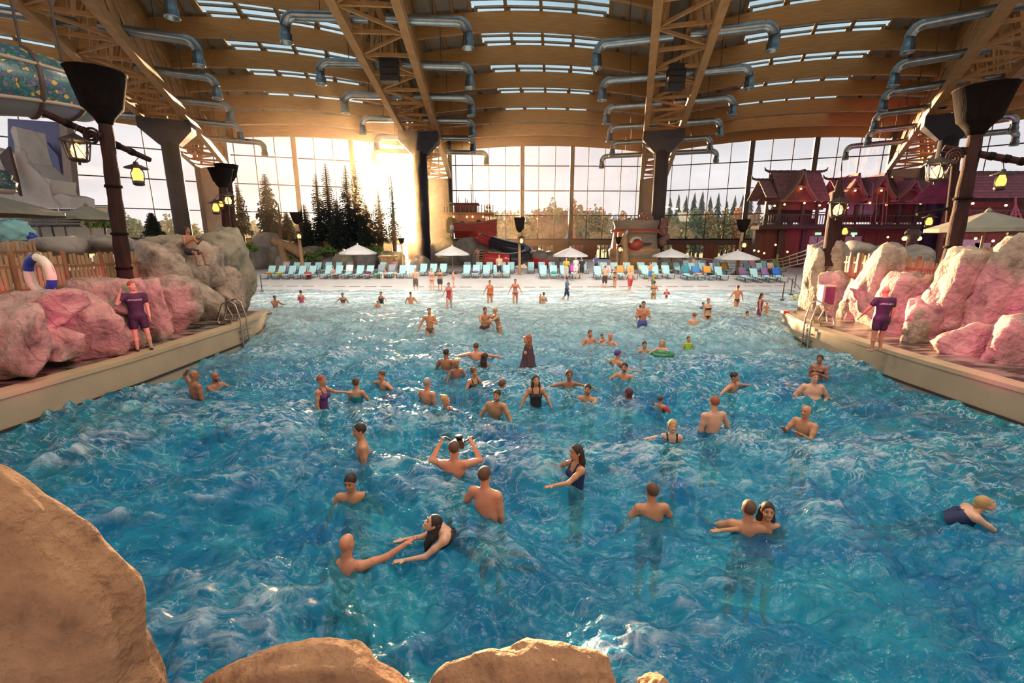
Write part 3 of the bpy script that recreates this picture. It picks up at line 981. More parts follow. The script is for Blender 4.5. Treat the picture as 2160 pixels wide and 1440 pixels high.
# ================================================================== picket fences
M_picket = mat('picket_wood', (.42, .25, .13), (.28, .16, .085), rough=.65, scale=3, stretch=(2, 2, .4), bump=.2)
M_post = mat('fence_post', (.30, .13, .06), (.20, .08, .04), rough=.5, scale=3, stretch=(2, 2, .4), bump=.2)
M_darkwood = mat('dark_log', (.050, .022, .019), (.022, .012, .011), rough=.75, spec=.12, scale=3, stretch=(3, 3, .5), bump=.35)
def fence(a, b, z0, z1, n, posts, lab, seed=0, w=.085):
    rg = random.Random(seed)
    a, b = Vector(a), Vector(b)
    o = thing('picket_fence', Vector((a.x, a.y, z0)), lab, 'fence')
    ax = (b - a).normalized()
    rz = math.atan2(ax.y, ax.x)
    for i in range(n):
        c = a.lerp(b, (i + .5) / n)
        h = (z1 - z0) * rg.uniform(.86, 1.0)
        m3 = Matrix.Rotation(rz, 3, 'Z') @ Matrix.Rotation(rg.uniform(-.05, .05), 3, 'Y')
        MB().box((c.x, c.y, z0 + h / 2 + rg.uniform(-.02, .03)), (w * rg.uniform(.75, 1.2), .028, h), mat=m3).build('picket', M_picket, o)
    for q in (.18, .68):
        z = z0 + (z1 - z0) * q
        MB().bar((a.x, a.y + .04, z), (b.x, b.y + .04, z), .05, .07).build('rail', M_post, o)
    for u in posts:
        c = a.lerp(b, u)
        MB().tube([(c.x, c.y - .06, z0 - .2), (c.x, c.y - .06, z1 + .02)], .06, n=9).build('post', M_post, o)
    return o
def fl(px, py, Y): 
    v = at(px, py, Y); return (v.x, v.y, 0)
fence(fl(-40, 560, 10.6), fl(142, 560, 12.4), 2.25, 3.42, 17, (.36, 1.0), 'weathered picket fence section behind the life ring', 1)
fence(fl(146, 560, 12.5), fl(292, 560, 15.0), 2.25, 3.36, 19, (.45,), 'weathered picket fence section behind the left lifeguard', 2)
fence(fl(-60, 540, 13.5), fl(80, 540, 15.5), 2.5, 3.75, 14, (), 'taller picket fence standing further back at the left edge', 3)
fence(fl(1782, 560, 18.6), fl(1832, 560, 17.4), 2.1, 3.25, 9, (.2, .55), 'short picket fence between the first right wall boulders', 4)
fence(fl(1898, 580, 15.4), fl(1994, 590, 13.4), 2.0, 3.2, 16, (.35, .85), 'picket fence behind the lifeguard on the right deck', 5)
fence(fl(2010, 520, 17.5), fl(2110, 520, 16.5), 2.6, 3.55, 12, (), 'pale picket fence behind the right torch pole', 6)
# ---- life ring on the left fence
M_ringw = mat('ring_white', (.78, .70, .58), (.66, .58, .46), rough=.5, scale=3)
M_ringb = mat('ring_blue', (.03, .06, .42), (.02, .04, .32), rough=.45, scale=3)
M_rope = mat('rope', (.60, .50, .36), (.46, .37, .25), rough=.8, scale=20)
rc = at(89, 580, 10.9)
ring = thing('life_ring', rc, 'white life ring with blue bands hanging on the left fence', 'life ring')
rr = .40
def rp_(an, k=1.0, y=0.0): return rc + Vector((rr * .8 * k * math.cos(an), y - .05 - .05 * math.cos(an), rr * 1.06 * k * math.sin(an)))
for q in range(4):
    a0, a1 = R(88 + 90 * q), R(88 + 90 * (q + 1))
    if q in (0, 2): a1 = a0 + R(78)
    else: a0 = a0 - R(12)
    MB().tube([rp_(a0 + (a1 - a0) * i / 10) for i in range(11)], .098, n=12).build('band' if q in (0, 2) else 'ring_segment', M_ringb if q in (0, 2) else M_ringw, ring)
MB().tube([rp_(R(12 * i), 1.22 + .12 * math.sin(i * 1.26)) for i in range(30)], .012, n=5, closed=True).build('rope', M_rope, ring)
# ================================================================== torch poles, lanterns
M_bowl = mat('torch_bowl', (.014, .009, .008), (.008, .006, .005), rough=.8, spec=.08, scale=3, stretch=(3, 3, .5), bump=.2)
M_flame = lamp_mat('lantern_glow', (1.0, .50, .14), 4.5)
M_flame2 = lamp_mat('oil_lamp_glow', (1.0, .34, .06), 3.0)
M_bulb = lamp_mat('string_bulb', (1.0, .36, .08), 14.0)
M_iron = mat('lantern_iron', (.03, .022, .02), rough=.5)
def lantern(c, h, lab, style='cage', grp='hanging lanterns', chain=None):
    # c: centre of the lantern body, h: total height
    o = thing('lantern', c, lab, 'lantern', grp)
    s = h
    if style == 'cage':
        MB().lathe([(.02 * s, .52 * s), (.12 * s, .46 * s), (.30 * s, .36 * s), (.46 * s, .28 * s), (.46 * s, .24 * s)], c, n=6, smooth=False).build('roof', M_iron, o)
        for j in range(6):
            an = R(60 * j)
            tp = c + Vector((.38 * s * math.cos(an), .38 * s * math.sin(an), .25 * s))
            bt = c + Vector((.27 * s * math.cos(an), .27 * s * math.sin(an), -.32 * s))
            MB().bar(tp, bt, .035 * s, .035 * s).build('cage_bar', M_iron, o)
            an2 = R(60 * j + 60)
            bt2 = c + Vector((.27 * s * math.cos(an2), .27 * s * math.sin(an2), -.32 * s))
            MB().bar(tp, bt2, .018 * s, .018 * s).build('cage_bar', M_iron, o)
        MB().lathe([(.25 * s, -.30 * s), (.29 * s, -.34 * s), (.2 * s, -.40 * s), (.05 * s, -.42 * s), (.05 * s, -.5 * s), (.001, -.5 * s)], c, n=6, smooth=False).build('base', M_iron, o)
        MB().lathe([(.001, -.28 * s), (.15 * s, -.24 * s), (.19 * s, -.05 * s), (.13 * s, .12 * s), (.001, .2 * s)], c, n=10).build('flame_glass', M_flame, o)
    else:
        MB().lathe([(.001, .5 * s), (.08 * s, .46 * s), (.10 * s, .38 * s), (.42 * s, .24 * s), (.42 * s, .21 * s), (.14 * s, .26 * s)], c, n=14).build('roof', M_iron, o)
        MB().lathe([(.10 * s, .22 * s), (.14 * s, .1 * s), (.19 * s, -.1 * s), (.13 * s, -.26 * s)], c, n=12).build('flame_glass', M_flame2, o)
        MB().lathe([(.14 * s, -.26 * s), (.22 * s, -.30 * s), (.20 * s, -.42 * s), (.12 * s, -.46 * s)], c, n=12).build('base', M_iron, o)
        for sg in (-1, 1):
            MB().tube([c + Vector((.10 * s * sg, 0, .3 * s)), c + Vector((.27 * s * sg, 0, .05 * s)), c + Vector((.26 * s * sg, 0, -.2 * s)), c + Vector((.18 * s * sg, 0, -.36 * s))], .02 * s, n=6).build('side_tube', M_iron, o)
    if chain is not None:
        top = c + Vector((0, 0, .5 * s))
        MB().tube([top, top.lerp(Vector(chain), .5) + Vector((.01, 0, 0)), chain], .012 * max(1, s), n=5).build('chain', M_iron, o)
    return o
def torch(base, top, r0, r1, bowl_r, bowl_h, lab, foot=None):
    base, top = Vector(base), Vector(top)
    o = thing('torch_pole', base, lab, 'torch', 'torch poles')
    n = 14
    if foot is not None: base = Vector((base.x, base.y, foot))
    path = [base.lerp(top, i / n) for i in range(n + 1)]
    MB().tube(path, [r0 + (r1 - r0) * i / n + .012 * math.sin(i * 2.1) for i in range(n + 1)], n=12).build('pole', M_darkwood, o)
    b = top
    MB().lathe([(r1 * 1.05, 0), (r1 * 1.5, bowl_h * .12), (bowl_r * .62, bowl_h * .28), (bowl_r * .70, bowl_h * .31), (bowl_r, bowl_h), (bowl_r * 1.04, bowl_h), (bowl_r * .9, bowl_h * .98), (bowl_r * .5, bowl_h * .5)], b, n=14).build('fire_bowl', M_bowl, o)
    for i in (2, 5, 9):
        c = path[i]
        MB().lathe([(r0 * 1.02, -.04), (r0 * 1.1, 0), (r0 * 1.02, .04)], c, n=12).build('rope_band', M_bowl, o)
    return o
tl = torch(at(268, 612, 13.6), at(222, 262, 13.6), .20, .165, .68, 1.35, 'tall dark torch mast with fire bowl behind the left fence')
tr_ = torch(at(1986, 642, 13.2), at(2058, 285, 13.2), .21, .17, .66, 1.2, 'tall dark torch mast with fire bowl above the right rock wall')
# cross beams
def beam_obj(a, b, r, lab):
    o = thing('cross_beam', a, lab, 'beam')
    MB().tube([a, Vector(a).lerp(Vector(b), .5), b], [r, r, r * .9], n=10).build('log', M_darkwood, o)
    for u in (.2, .35, .5, .65, .8):
        c = Vector(a).lerp(Vector(b), u)
        MB().tube([c - (Vector(b) - Vector(a)).normalized() * .06, c + (Vector(b) - Vector(a)).normalized() * .06], r * 1.18, n=10).build('rope_wrap', M_bowl, o)
    return o
beam_obj(at(88, 236, 12.6), at(316, 337, 15.2), .09, 'dark log beam crossing the left torch mast with two lanterns')
beam_obj(at(1990, 312, 13.5), at(2200, 348, 12.4), .09, 'dark log beam crossing the right torch mast')
for c, lab in ((at(193, 288, 13.3), 'spiral scroll bracket on the left torch mast'), (at(2012, 333, 13.0), 'spiral scroll bracket on the right torch mast')):
    pts = []
    for i in range(40):
        an = i * .42
        r = .24 - .0055 * i
        pts.append(c + Vector((r * math.cos(an), 0, r * math.sin(an))))
    tag(MB().tube(pts, .035, n=6).build('scroll_bracket', M_darkwood), lab, 'bracket')
lantern(at(163, 315, 12.9), .80, 'glowing six sided cage lantern left of the left torch mast', chain=at(163, 262, 12.9))
lantern(at(290, 367, 15.0), .78, 'oil lantern with brimmed hat hanging right of the left torch mast', 'oil', chain=at(88, 236, 12.6).lerp(at(316, 337, 15.2), .89))
lantern(at(1977, 360, 13.0), .72, 'glowing cage lantern hanging from the right torch mast scroll', chain=at(1985, 325, 13.0))
lantern(at(2112, 380, 13.2), .62, 'oil lantern hanging from the right log beam at the edge', 'oil', chain=at(2113, 330, 13.0))
lantern(at(1768, 440, 19.6), .95, 'bright cage lantern on the wooden post behind the right boulders', chain=at(1768, 410, 19.6))
lantern(at(1782, 487, 20.0), .55, 'small oil lantern beside the right wooden post', 'oil', chain=at(1782, 468, 20.0))
lantern(at(1960, 466, 24.9), .8, 'small oil lantern in front of the right column', 'oil', chain=at(1960, 447, 25.0))
# mid distance posts
torch(at(478, 508, 25.5), at(470, 395, 25.5), .24, .2, .6, .95, 'dark double post with fire bowl at the end of the left rocks', foot=.05)
torch(at(484, 508, 26.5), at(482, 385, 26.5), .24, .2, .6, .95, 'dark rear post with fire bowl behind the left rock pillar', foot=.05)
lantern(at(455, 437, 24.8), .85, 'oil lantern on the left side of the double post', 'oil', chain=at(462, 408, 25))
lantern(at(466, 430, 25.0), .6, 'small middle lantern on the double post', 'oil', chain=at(466, 410, 25))
lantern(at(481, 421, 25.0), .85, 'cage lantern on the right side of the double post', chain=at(480, 400, 25))
M_lightwood = mat('torch_timber', (.42, .26, .12), (.30, .17, .08), rough=.6, scale=2, stretch=(2, 2, .5), bump=.2)
def far_torch(px, ytop, ybowl, ybase, Y, w, lab, lamp_y=None):
    base = at(px + (ybase - ytop) * (1080 - px) / 4300.0, ybase, Y)
    top = at(px, ybowl, Y)
    k = 1 / pxm(Y, 4)
    o = thing('torch_pole', base, lab, 'torch', 'torch poles')
    MB().tube([base, base.lerp(top, .5), top], [w * k * .30, w * k * .26, w * k * .22], n=10).build('pole', M_lightwood, o)
    h = (ybowl - ytop) * k
    MB().lathe([(w * k * .2, 0), (w * k * .62, h * .22), (w * k, h), (w * k * .92, h), (w * k * .4, h * .4)], top, n=12).build('fire_bowl', M_bowl, o)
    if lamp_y:
        lantern(at(px + 4, lamp_y, Y - .5), .9, 'lit cage lantern on the ' + lab, grp='torch pole lanterns')
    return o
far_torch(627, 449, 473, 570, 46, 13, 'timber torch pole in front of the spruce trees', 497)
far_torch(847, 502, 514, 586, 45, 7, 'timber torch pole in the glare of the sun')
far_torch(1096, 460, 490, 588, 44, 12, 'dark torch pole between the umbrellas in the middle', 507)
far_torch(1566, 464, 490, 590, 45, 14, 'torch pole rising over the rightmost white umbrella', 516)
far_torch(1304, 500, 515, 572, 50, 7, 'short torch pole before the carved ship bow', 525)
# post on the right rocks
o = thing('wooden_post', at(1758, 545, 20.2), 'thick carved wooden post with lantern behind the right boulders', 'post')
MB().tube([at(1752, 560, 20.2), at(1760, 470, 20.2), at(1768, 405, 20.2)], [.36, .30, .24], n=12).build('trunk', M_darkwood, o)
MB().tube([at(1769, 405, 20.2), at(1769, 380, 20.2)], [.2, .05], n=10).build('finial', M_darkwood, o)
o = thing('wooden_post', at(1950, 530, 25.0), 'dark wooden post beside the right grey column', 'post')
MB().tube([at(1996, 575, 25.0), at(2006, 440, 25.0), at(2017, 330, 25.0)], [.22, .2, .17], n=12).build('trunk', M_darkwood, o)
MB().tube([at(1934, 452, 25.0), at(2000, 440, 25.0)], .08, n=8).build('arm', M_darkwood, o)
# ================================================================== ladders, small deck things
M_chrome = mat('brushed_rail', (.45, .40, .35), (.38, .33, .29), rough=.3, metal=.9)
def gz(x, y):
    z = float(floor_z(y))
    if y < 26 and (x < float(xl(y)) or x > float(xr(y))): z = deck_z(y)
    return max(z, 0.02) if y < 36 else z
def ladder(px0, Y0, sgn, lab):
    fn = xl if sgn < 0 else xr
    o = thing('pool_ladder', (float(fn(Y0)) + sgn * .3, Y0, deck_z(Y0)), lab, 'ladder', 'pool ladders')
    for dy in (-.32, .32):
        Y = Y0 + dy
        x = float(fn(Y)); z = deck_z(Y)
        pts = [(x - sgn * .10, Y, -.35), (x - sgn * .10, Y, z + .2), (x + sgn * .02, Y, z + .72), (x + sgn * .22, Y, z + .86), (x + sgn * .50, Y, z + .72), (x + sgn * .72, Y, z + .12), (x + sgn * .62, Y, z + .03), (x + sgn * .25, Y, z + .05), (x + sgn * .16, Y, z + .3), (x + sgn * .3, Y, z + .62)]
        MB().tube(pts, .028, n=8).build('hand_rail', M_chrome, o)
    for z in (.05, .3, .55):
        MB().bar((float(fn(Y0)) - sgn * .1, Y0 - .32, z), (float(fn(Y0)) - sgn * .1, Y0 + .32, z), .09, .035).build('rung', M_chrome, o)
ladder(512, 15.9, -1, 'bent steel pool ladder rails on the left deck edge')
ladder(1715, 15.4, 1, 'bent steel pool ladder rails on the right deck edge')
# sign boxes
M_sign = mat('sign_purple', (.16, .02, .10), (.12, .015, .08), rough=.4)
M_signf = mat('sign_frame', (.55, .45, .42), rough=.5)
c = at(1739, 622, 17.0)
o = thing('sign_box', c, 'tall narrow purple sign box on the right rock wall', 'sign')
MB().box(c + Vector((0, -.1, 0)), (.46, .28, .78)).build('case', M_signf, o)
MB().box(c + Vector((.03, -.26, 0)), (.34, .04, .66)).build('panel', M_sign, o)
c = at(487, 610, 20.2)
o = thing('sign_box', c, 'narrow brown board on the end of the left rocks', 'sign')
MB().box(c, (.42, .25, 1.2)).build('case', M_post, o)
MB().box(c + Vector((0, -.14, 0)), (.32, .04, 1.05)).build('panel', M_picket, o)
c = at(371, 616, 15.3)
o = thing('wall_plate', c, 'pale square plate on the left rock wall', 'plate')
MB().box(c, (.26, .1, .3)).build('plate', M_signf, o)
MB().box(c + Vector((0, -.06, 0)), (.20, .03, .24)).build('cover', mat('plate_cover', (.62, .50, .42), rough=.5), o)
# flip flops
M_sole = mat('flip_flop', (.05, .04, .04), (.03, .025, .025), rough=.7)
for i, (px, py) in enumerate(((415, 691), (425, 690))):
    c = atz(px, py, DECK)
    o = thing('flip_flop', c, ('left' if i == 0 else 'right') + ' one of the dark flip flops left on the deck', 'flip flop', 'flip flops on the left deck')
    pts = [(.05, -.13), (.055, -.05), (.042, .03), (.05, .1), (.03, .14), (-.03, .14), (-.05, .1), (-.042, .03), (-.055, -.05), (-.05, -.13)]
    MB().prism([c + Vector((x, y, .0)) for x, y in pts], (0, 0, .025)).build('sole', M_sole, o)
    MB().tube([c + Vector((-.045, .03, .02)), c + Vector((-.02, -.02, .06)), c + Vector((0, -.08, .03)), c + Vector((.02, -.02, .06)), c + Vector((.045, .03, .02))], .01, n=5).build('strap', M_sole, o)
# paddle on the right deck
a, b = atz(1652, 660, .72), atz(1712, 690, .8)
M_red = mat('rescue_red', (.65, .05, .05), rough=.4)
o = thing('rescue_tube', a, 'red and white rescue board with dark handle on the right deck', 'rescue board')
d_ = (b - a).normalized()
MB().bar(a + Vector((0, 0, .08)), a + d_ * .5 + Vector((0, 0, .08)), .22, .1).build('float', M_red, o)
MB().bar(a + d_ * .16 + Vector((0, 0, .085)), a + d_ * .28 + Vector((0, 0, .085)), .225, .105).build('white_band', M_ringw, o)
MB().tube([a + d_ * .5 + Vector((0, 0, .06)), b + Vector((0, 0, .05))], .025, n=6).build('handle', M_sole, o)
# rope posts on the beach at the right and left
M_postm = mat('barrier_post', (.10, .09, .08), rough=.4, metal=.5)
def barrier(px, py, h, lab, z=None):
    c = atz(px, py, .06)
    o = thing('barrier_post', c, lab, 'post', 'barrier posts')
    MB().tube([c, c + Vector((0, 0, h))], .035, n=8).build('post', M_postm, o)
    MB().lathe([(.14, 0), (.14, .03), (.04, .06)], c, n=12).build('foot', M_postm, o)
for px, py, i in ((1650, 632, 0), (1668, 621, 1), (1676, 608, 2), (1690, 606, 3)):
    barrier(px, py, 1.15, 'dark barrier post at the right end of the beach, %s from the pool' % ORD[i])
barrier(553, 614, 1.2, 'dark barrier post beside the wooden tub')
# wooden tub with blue liner
c = atz(520, 614, .12)
o = thing('wooden_tub', c, 'wooden barrel tub with blue lining beside the left rocks', 'barrel')
for j in range(16):
    an = 2 * math.pi * j / 16
    MB().box(c + Vector((.36 * math.cos(an), .36 * math.sin(an), .36)), (.04, .135, .72), rz=an).build('stave', M_post, o)
for z in (.16, .52):
    MB().lathe([(.385, z), (.40, z + .02), (.385, z + .05)], c, n=20).build('hoop', M_postm, o)
MB().lathe([(.37, .70), (.42, .78), (.36, .84), (.2, .80), (.001, .86)], c, n=14).build('liner', mat('blue_liner', (.06, .32, .62), rough=.5), o)
# yellow bath toys in a heap by the right rocks
M_toy = mat('yellow_toy', (.80, .62, .04), rough=.4)
M_toyg = mat('green_toy', (.08, .42, .10), rough=.4)
rg = random.Random(5)
for i in range(9):
    c = atz(1684 + rg.uniform(-9, 13), 631 + rg.uniform(-3, 3), .12) + Vector((0, 0, .0))
    o = thing('toy_duck', c + Vector((0, 0, 0)), ('small %s bath toy in the heap by the right rocks' % ('green' if i % 3 == 2 else 'yellow')), 'toy', 'bath toys by the right rocks')
    m_ = M_toyg if i % 3 == 2 else M_toy
    MB().ball(c + Vector((0, 0, .08)), .1, rx=1.2, rz=.8).build('body', m_, o)
    MB().ball(c + Vector((-.08, 0, .19)), .065).build('head', m_, o)
# ================================================================== umbrellas
M_canvas = mat('white_canvas', (.80, .78, .76), (.74, .72, .70), rough=.8, scale=2)
M_canvas_g = mat('olive_canvas', (.27, .27, .22), (.22, .22, .18), rough=.8, scale=2)
M_upole = mat('umbrella_pole', (.40, .28, .16), (.32, .22, .12), rough=.5)
def umbrella(px, yapex, yrim, hw, ybase, Y, lab, m, n=8, zb=None):
    k = 1 / pxm(Y, 3.5)
    top, rim, base = at(px, yapex, Y), at(px, yrim, Y), at(px, ybase, Y)
    r = hw * k
    H = top.z - rim.z
    base = Vector((top.x, Y, gz(top.x, Y) if zb is None else zb))
    o = thing('parasol', base, lab, 'parasol', 'parasols')
    cn = Vector((top.x, Y, rim.z))
    for j in range(n):
        a0, a1 = 2 * math.pi * (j + .5) / n, 2 * math.pi * (j + 1.5) / n
        def q(an, s, zz): return cn + Vector((r * s * math.cos(an), r * s * math.sin(an), zz))
        am_ = (a0 + a1) / 2
        vs = [cn + Vector((0, 0, H)), q(a0, .5, H * .52), q(am_, .475, H * .50), q(a1, .5, H * .52), q(a0, 1, 0), q(am_, .955, .0), q(a1, 1, 0), q(a0, 1, -.14), q(am_, .955, -.16), q(a1, 1, -.14)]
        cp = MB().add(vs, [(0, 1, 2), (0, 2, 3), (1, 4, 5, 2), (2, 5, 6, 3), (4, 7, 8, 5), (5, 8, 9, 6)]).build('canopy_panel', m, o)
        MB().tube([q(a0, .98, -.03), cn + Vector((0, 0, H * .9))], .015, n=5).build('rib', M_upole, cp)
    MB().tube([base, Vector((top.x, Y, top.z + .08))], .045, n=10).build('pole', M_upole, o)
    MB().lathe([(.40, 0), (.40, .08), (.07, .12), (.06, .4)], base, n=14).build('base', M_postm, o)
    MB().lathe([(.12, -.02), (.06, .08), (.001, .14)], Vector((top.x, Y, top.z)), n=8).build('finial', m, o)
    return o
umbrella(754, 515, 533, 38, 577, 45, 'open white parasol in front of the spruce trees', M_canvas)
umbrella(954, 518, 535, 37, 579, 45.5, 'open white parasol below the red ship, right of the sun', M_canvas)
umbrella(1203, 521, 538, 38, 575, 47, 'open white parasol in the middle before the glazed doors', M_canvas)
umbrella(1416, 524, 539, 38, 576, 47, 'open white parasol right of the carved ship bow', M_canvas)
umbrella(1556, 528, 544, 44, 588, 44.5, 'rightmost open white parasol on the beach', M_canvas)
umbrella(181, 432, 458, 50, 540, 24, 'open grey parasol behind the left fence', M_canvas_g, zb=2.2)
umbrella(-40, 405, 446, 126, 545, 20, 'open grey parasol cut by the left edge', M_canvas_g, zb=2.2)
umbrella(2086, 445, 482, 100, 560, 18, 'large open grey parasol behind the right rocks', M_canvas_g, zb=2.2)
# ================================================================== sun loungers and towels
M_teal = mat('lounger_mesh', (.42, .70, .74), (.36, .62, .66), rough=.7, scale=8)
M_lframe = mat('lounger_frame', (.06, .06, .06), rough=.4, metal=.3)
def make_lounger():
    o = thing('sun_lounger', (0, 0, 0), 'x', 'lounger')
    w, z = .66, .38
    child('seat', MB().box((0, -.45, z), (w, 1.2, .035)).mesh('seat'), M_teal, o)
    bm_ = MB()
    a = R(58)
    bm_.bar((0, .13, z), (0, .13 + .85 * math.cos(a), z + .85 * math.sin(a)), w, .035)
    child('backrest', bm_.mesh('backrest'), M_teal, o)
    fr = MB()
    for s0 in (-1, 1):
        x = s0 * (w / 2 + .02)
        fr.bar((x, -1.05, z - .02), (x, .2, z - .02), .04, .04)
        fr.bar((x, .13, z), (x, .13 + .87 * math.cos(a), z + .87 * math.sin(a)), .04, .04)
    child('side_rails', fr.mesh('side_rails'), M_lframe, o)
    for x in (-w / 2, w / 2):
        for y in (-1.0, .55):
            child('leg', MB().bar((x, y, 0), (x, y, z), .04, .04).mesh('leg'), M_lframe, o)
    child('foot_bar', MB().bar((-w / 2, -1.0, .03), (w / 2, -1.0, .03), .035, .035).mesh('foot_bar'), M_lframe, o)
    ar = MB()
    for s0 in (-1, 1):
        ar.bar((s0 * .37, -.2, z + .18), (s0 * .37, .25, z + .2), .05, .03)
        ar.bar((s0 * .37, -.2, z), (s0 * .37, -.2, z + .18), .03, .03)
    child('armrests', ar.mesh('armrests'), M_lframe, o)
    return o
proto = make_lounger()
first = [True]
LOUNGERS = []
def lounger(x, y, rz, lab, grp):
    z = gz(x, y)
    o = proto if first[0] else copy_tree(proto)
    first[0] = False
    o.matrix_basis = Matrix.Translation((x, y, z)) @ Matrix.Rotation(rz, 4, 'Z')
    tag(o, lab, 'lounger', grp)
    LOUNGERS.append((x, y, z, rz))
    return len(LOUNGERS) - 1
def row(pxs, Y, lab, grp, rz=0.0, jit=.03):
    rg = random.Random(int(Y * 10))
    ids = []
    for px in pxs:
        x = at(px, 560, Y).x
        ids.append(lounger(x, Y, rz + rg.uniform(-jit, jit), ORD[len(ids)] + ' ' + lab, grp))
    return ids
fr_l = row([568, 590, 612, 634, 655], 41.2, 'pale turquoise sun lounger in the front row beside the wooden tub', 'front loungers by the tub')
fr_m = row([690, 712, 734, 757, 778], 41.4, 'pale turquoise sun lounger in the front row under the leftmost parasol', 'front loungers under the left parasol')
fr_s = row([802, 824, 848, 868], 41.6, 'pale turquoise sun lounger in the front row in the sun glare', 'front loungers in the glare')
fr_c = row([892, 913, 934], 43.4, 'pale turquoise sun lounger behind the people at the waterline', 'loungers behind the bathers')
fr_5 = row([984, 1004, 1026, 1048, 1068], 41.8, 'pale turquoise sun lounger in the row left of the middle torch pole', 'loungers left of the middle torch')
fr_6 = row([1146, 1168, 1190, 1212], 41.4, 'pale turquoise sun lounger in the row right of the middle torch pole', 'loungers right of the middle torch')
fr_7 = row([1262, 1284, 1310, 1332], 41.0, 'pale turquoise sun lounger in the front row before the carved ship', 'front loungers before the ship')
fr_8 = row([1362, 1384, 1408], 41.4, 'pale turquoise sun lounger in the front row by the grey column', 'front loungers by the grey column')
fr_9 = row([1450, 1472, 1496, 1520], 40.6, 'pale turquoise sun lounger in the front row left of the rightmost parasol', 'front loungers left of the right parasol')
fr_10 = row([1572, 1596, 1620, 1644], 39.6, 'pale turquoise sun lounger in the front row at the right end of the beach', 'front loungers at the right end')
b1 = row([600, 622, 645, 668, 690, 712, 735, 806, 830], 46.2, 'pale turquoise sun lounger in the back row before the rocks and trees', 'back loungers before the trees')
b2 = row([985, 1010, 1032, 1060, 1078, 1120, 1143, 1165, 1188, 1210, 1232], 46.6, 'pale turquoise sun lounger in the back row in the middle of the beach', 'back loungers in the middle')
b3 = row([1275, 1298, 1325, 1355, 1382, 1405, 1430], 46.0, 'pale turquoise sun lounger in the back row before the carved ship', 'back loungers before the ship')
b4 = row([1462, 1484, 1508, 1532, 1580, 1606, 1630], 45.0, 'pale turquoise sun lounger in the second row on the right', 'second row loungers on the right')
b5 = row([1450, 1474, 1500, 1528, 1590, 1615, 1640], 49.5, 'sun lounger in the third row on the right before the rope fence', 'third row loungers on the right')
towel_mats = {}
def towel(i, kind, c, lab, c2=None):
    x, y, z, rz = LOUNGERS[i]
    m = mat('towel_' + lab.replace(' ', '_')[:40], c, c2 or tuple(q * .8 for q in c), rough=.9, scale=2.5 if c2 else 6, stretch=(3, .3, .3) if c2 else (1, 1, 1))
    T = Matrix.Translation((x, y, z)) @ Matrix.Rotation(rz, 4, 'Z')
    mb = MB()
    a = R(58)
    if kind == 'back':      # draped over the backrest
        P = []
        for s in (.15, .4, .65, .88):
            P.append([T @ Vector((q * .33, .13 + s * math.cos(a) - .045, .38 + s * math.sin(a) + .045)) for q in (-1, -.5, 0, .5, 1)])
        P.append([T @ Vector((q * .33, .13 + .92 * math.cos(a) + .04, .38 + .92 * math.sin(a))) for q in (-1, -.5, 0, .5, 1)])
        P.append([T @ Vector((q * .33, .13 + .8 * math.cos(a) + .09, .38 + .5 * math.sin(a))) for q in (-1, -.5, 0, .5, 1)])
        mb.grid(P)
    else:                   # heap on the seat
        me = rock_mesh((.28, .35, .12), i + 5, p=2.2, facets=4, rough=.12, sub=3)
        me.transform(T @ Matrix.Translation((0, -.3, .50)))
        o = link('towel', me, m)
        return tag(o, lab, 'towel', 'towels on the loungers')
    o = mb.build('towel', m)
    sm = o.modifiers.new('thick', 'SOLIDIFY'); sm.thickness = .02
    return tag(o, lab, 'towel', 'towels on the loungers')
towel(b1[0], 'back', (.9, .35, .1), 'rainbow striped towel over a lounger behind the front row left', (.05, .45, .75))
towel(fr_l[0], 'seat', (.85, .30, .08), 'orange towel heaped on the lounger nearest the wooden tub')
towel(fr_l[1], 'seat', (.75, .60, .05), 'yellow bag under the second lounger by the tub')
towel(fr_m[4], 'seat', (.35, .02, .05), 'dark red bag on a lounger under the leftmost parasol')
towel(fr_m[2], 'back', (.75, .80, .84), 'white towel draped over a lounger under the leftmost parasol')
towel(fr_s[0], 'back', (.30, .36, .40), 'grey blue towel over a lounger in the sun glare')
towel(fr_s[1], 'back', (.34, .39, .42), 'second grey blue towel over a lounger in the sun glare')
towel(fr_5[1], 'seat', (.30, .12, .42), 'purple towel on a lounger left of the middle torch')
towel(fr_6[1], 'seat', (.05, .50, .42), 'green towel lying on a lounger right of the middle torch')
towel(fr_6[3], 'back', (.85, .06, .32), 'pink and purple towel over a lounger right of the middle torch', (.45, .10, .60))
towel(fr_7[1], 'back', (.85, .80, .80), 'white towel with red motif on a lounger before the carved ship', (.75, .06, .08))
towel(fr_7[2], 'back', (.90, .36, .10), 'orange towel over a lounger before the carved ship')
towel(fr_7[3], 'back', (.88, .42, .16), 'pale orange towel over the next lounger before the carved ship')
towel(b3[5], 'seat', (.70, .08, .08), 'red and white towel on a back lounger near the grey column')
towel(fr_9[0], 'back', (.05, .28, .34), 'dark teal towel over a lounger left of the rightmost parasol')
towel(fr_9[1], 'back', (.08, .28, .62), 'blue towel over a lounger with pink bundle on its seat')
towel(fr_9[1], 'seat', (.80, .10, .38), 'pink and yellow bundle on the lounger with the blue towel', (.8, .5, .1))
towel(fr_9[2], 'back', (.90, .36, .06), 'bright orange towel over a lounger left of the rightmost parasol')
towel(fr_9[2], 'seat', (.02, .03, .08), 'navy cloth on the lounger with the orange towel')
towel(b4[3], 'back', (.85, .2, .06), 'rainbow patterned towel over a second row lounger', (.85, .65, .05))
towel(b4[4], 'seat', (.35, .75, .06), 'lime green towel on a second row lounger right of the parasol')
towel(b4[5], 'seat', (.85, .25, .06), 'orange clothes heaped on a second row lounger at the right')
towel(fr_10[0], 'back', (.22, .12, .24), 'dull purple towel over a lounger at the right end of the beach')
towel(fr_10[2], 'back', (.35, .02, .12), 'maroon and white striped towel over a lounger at the right end', (.15, .25, .55))
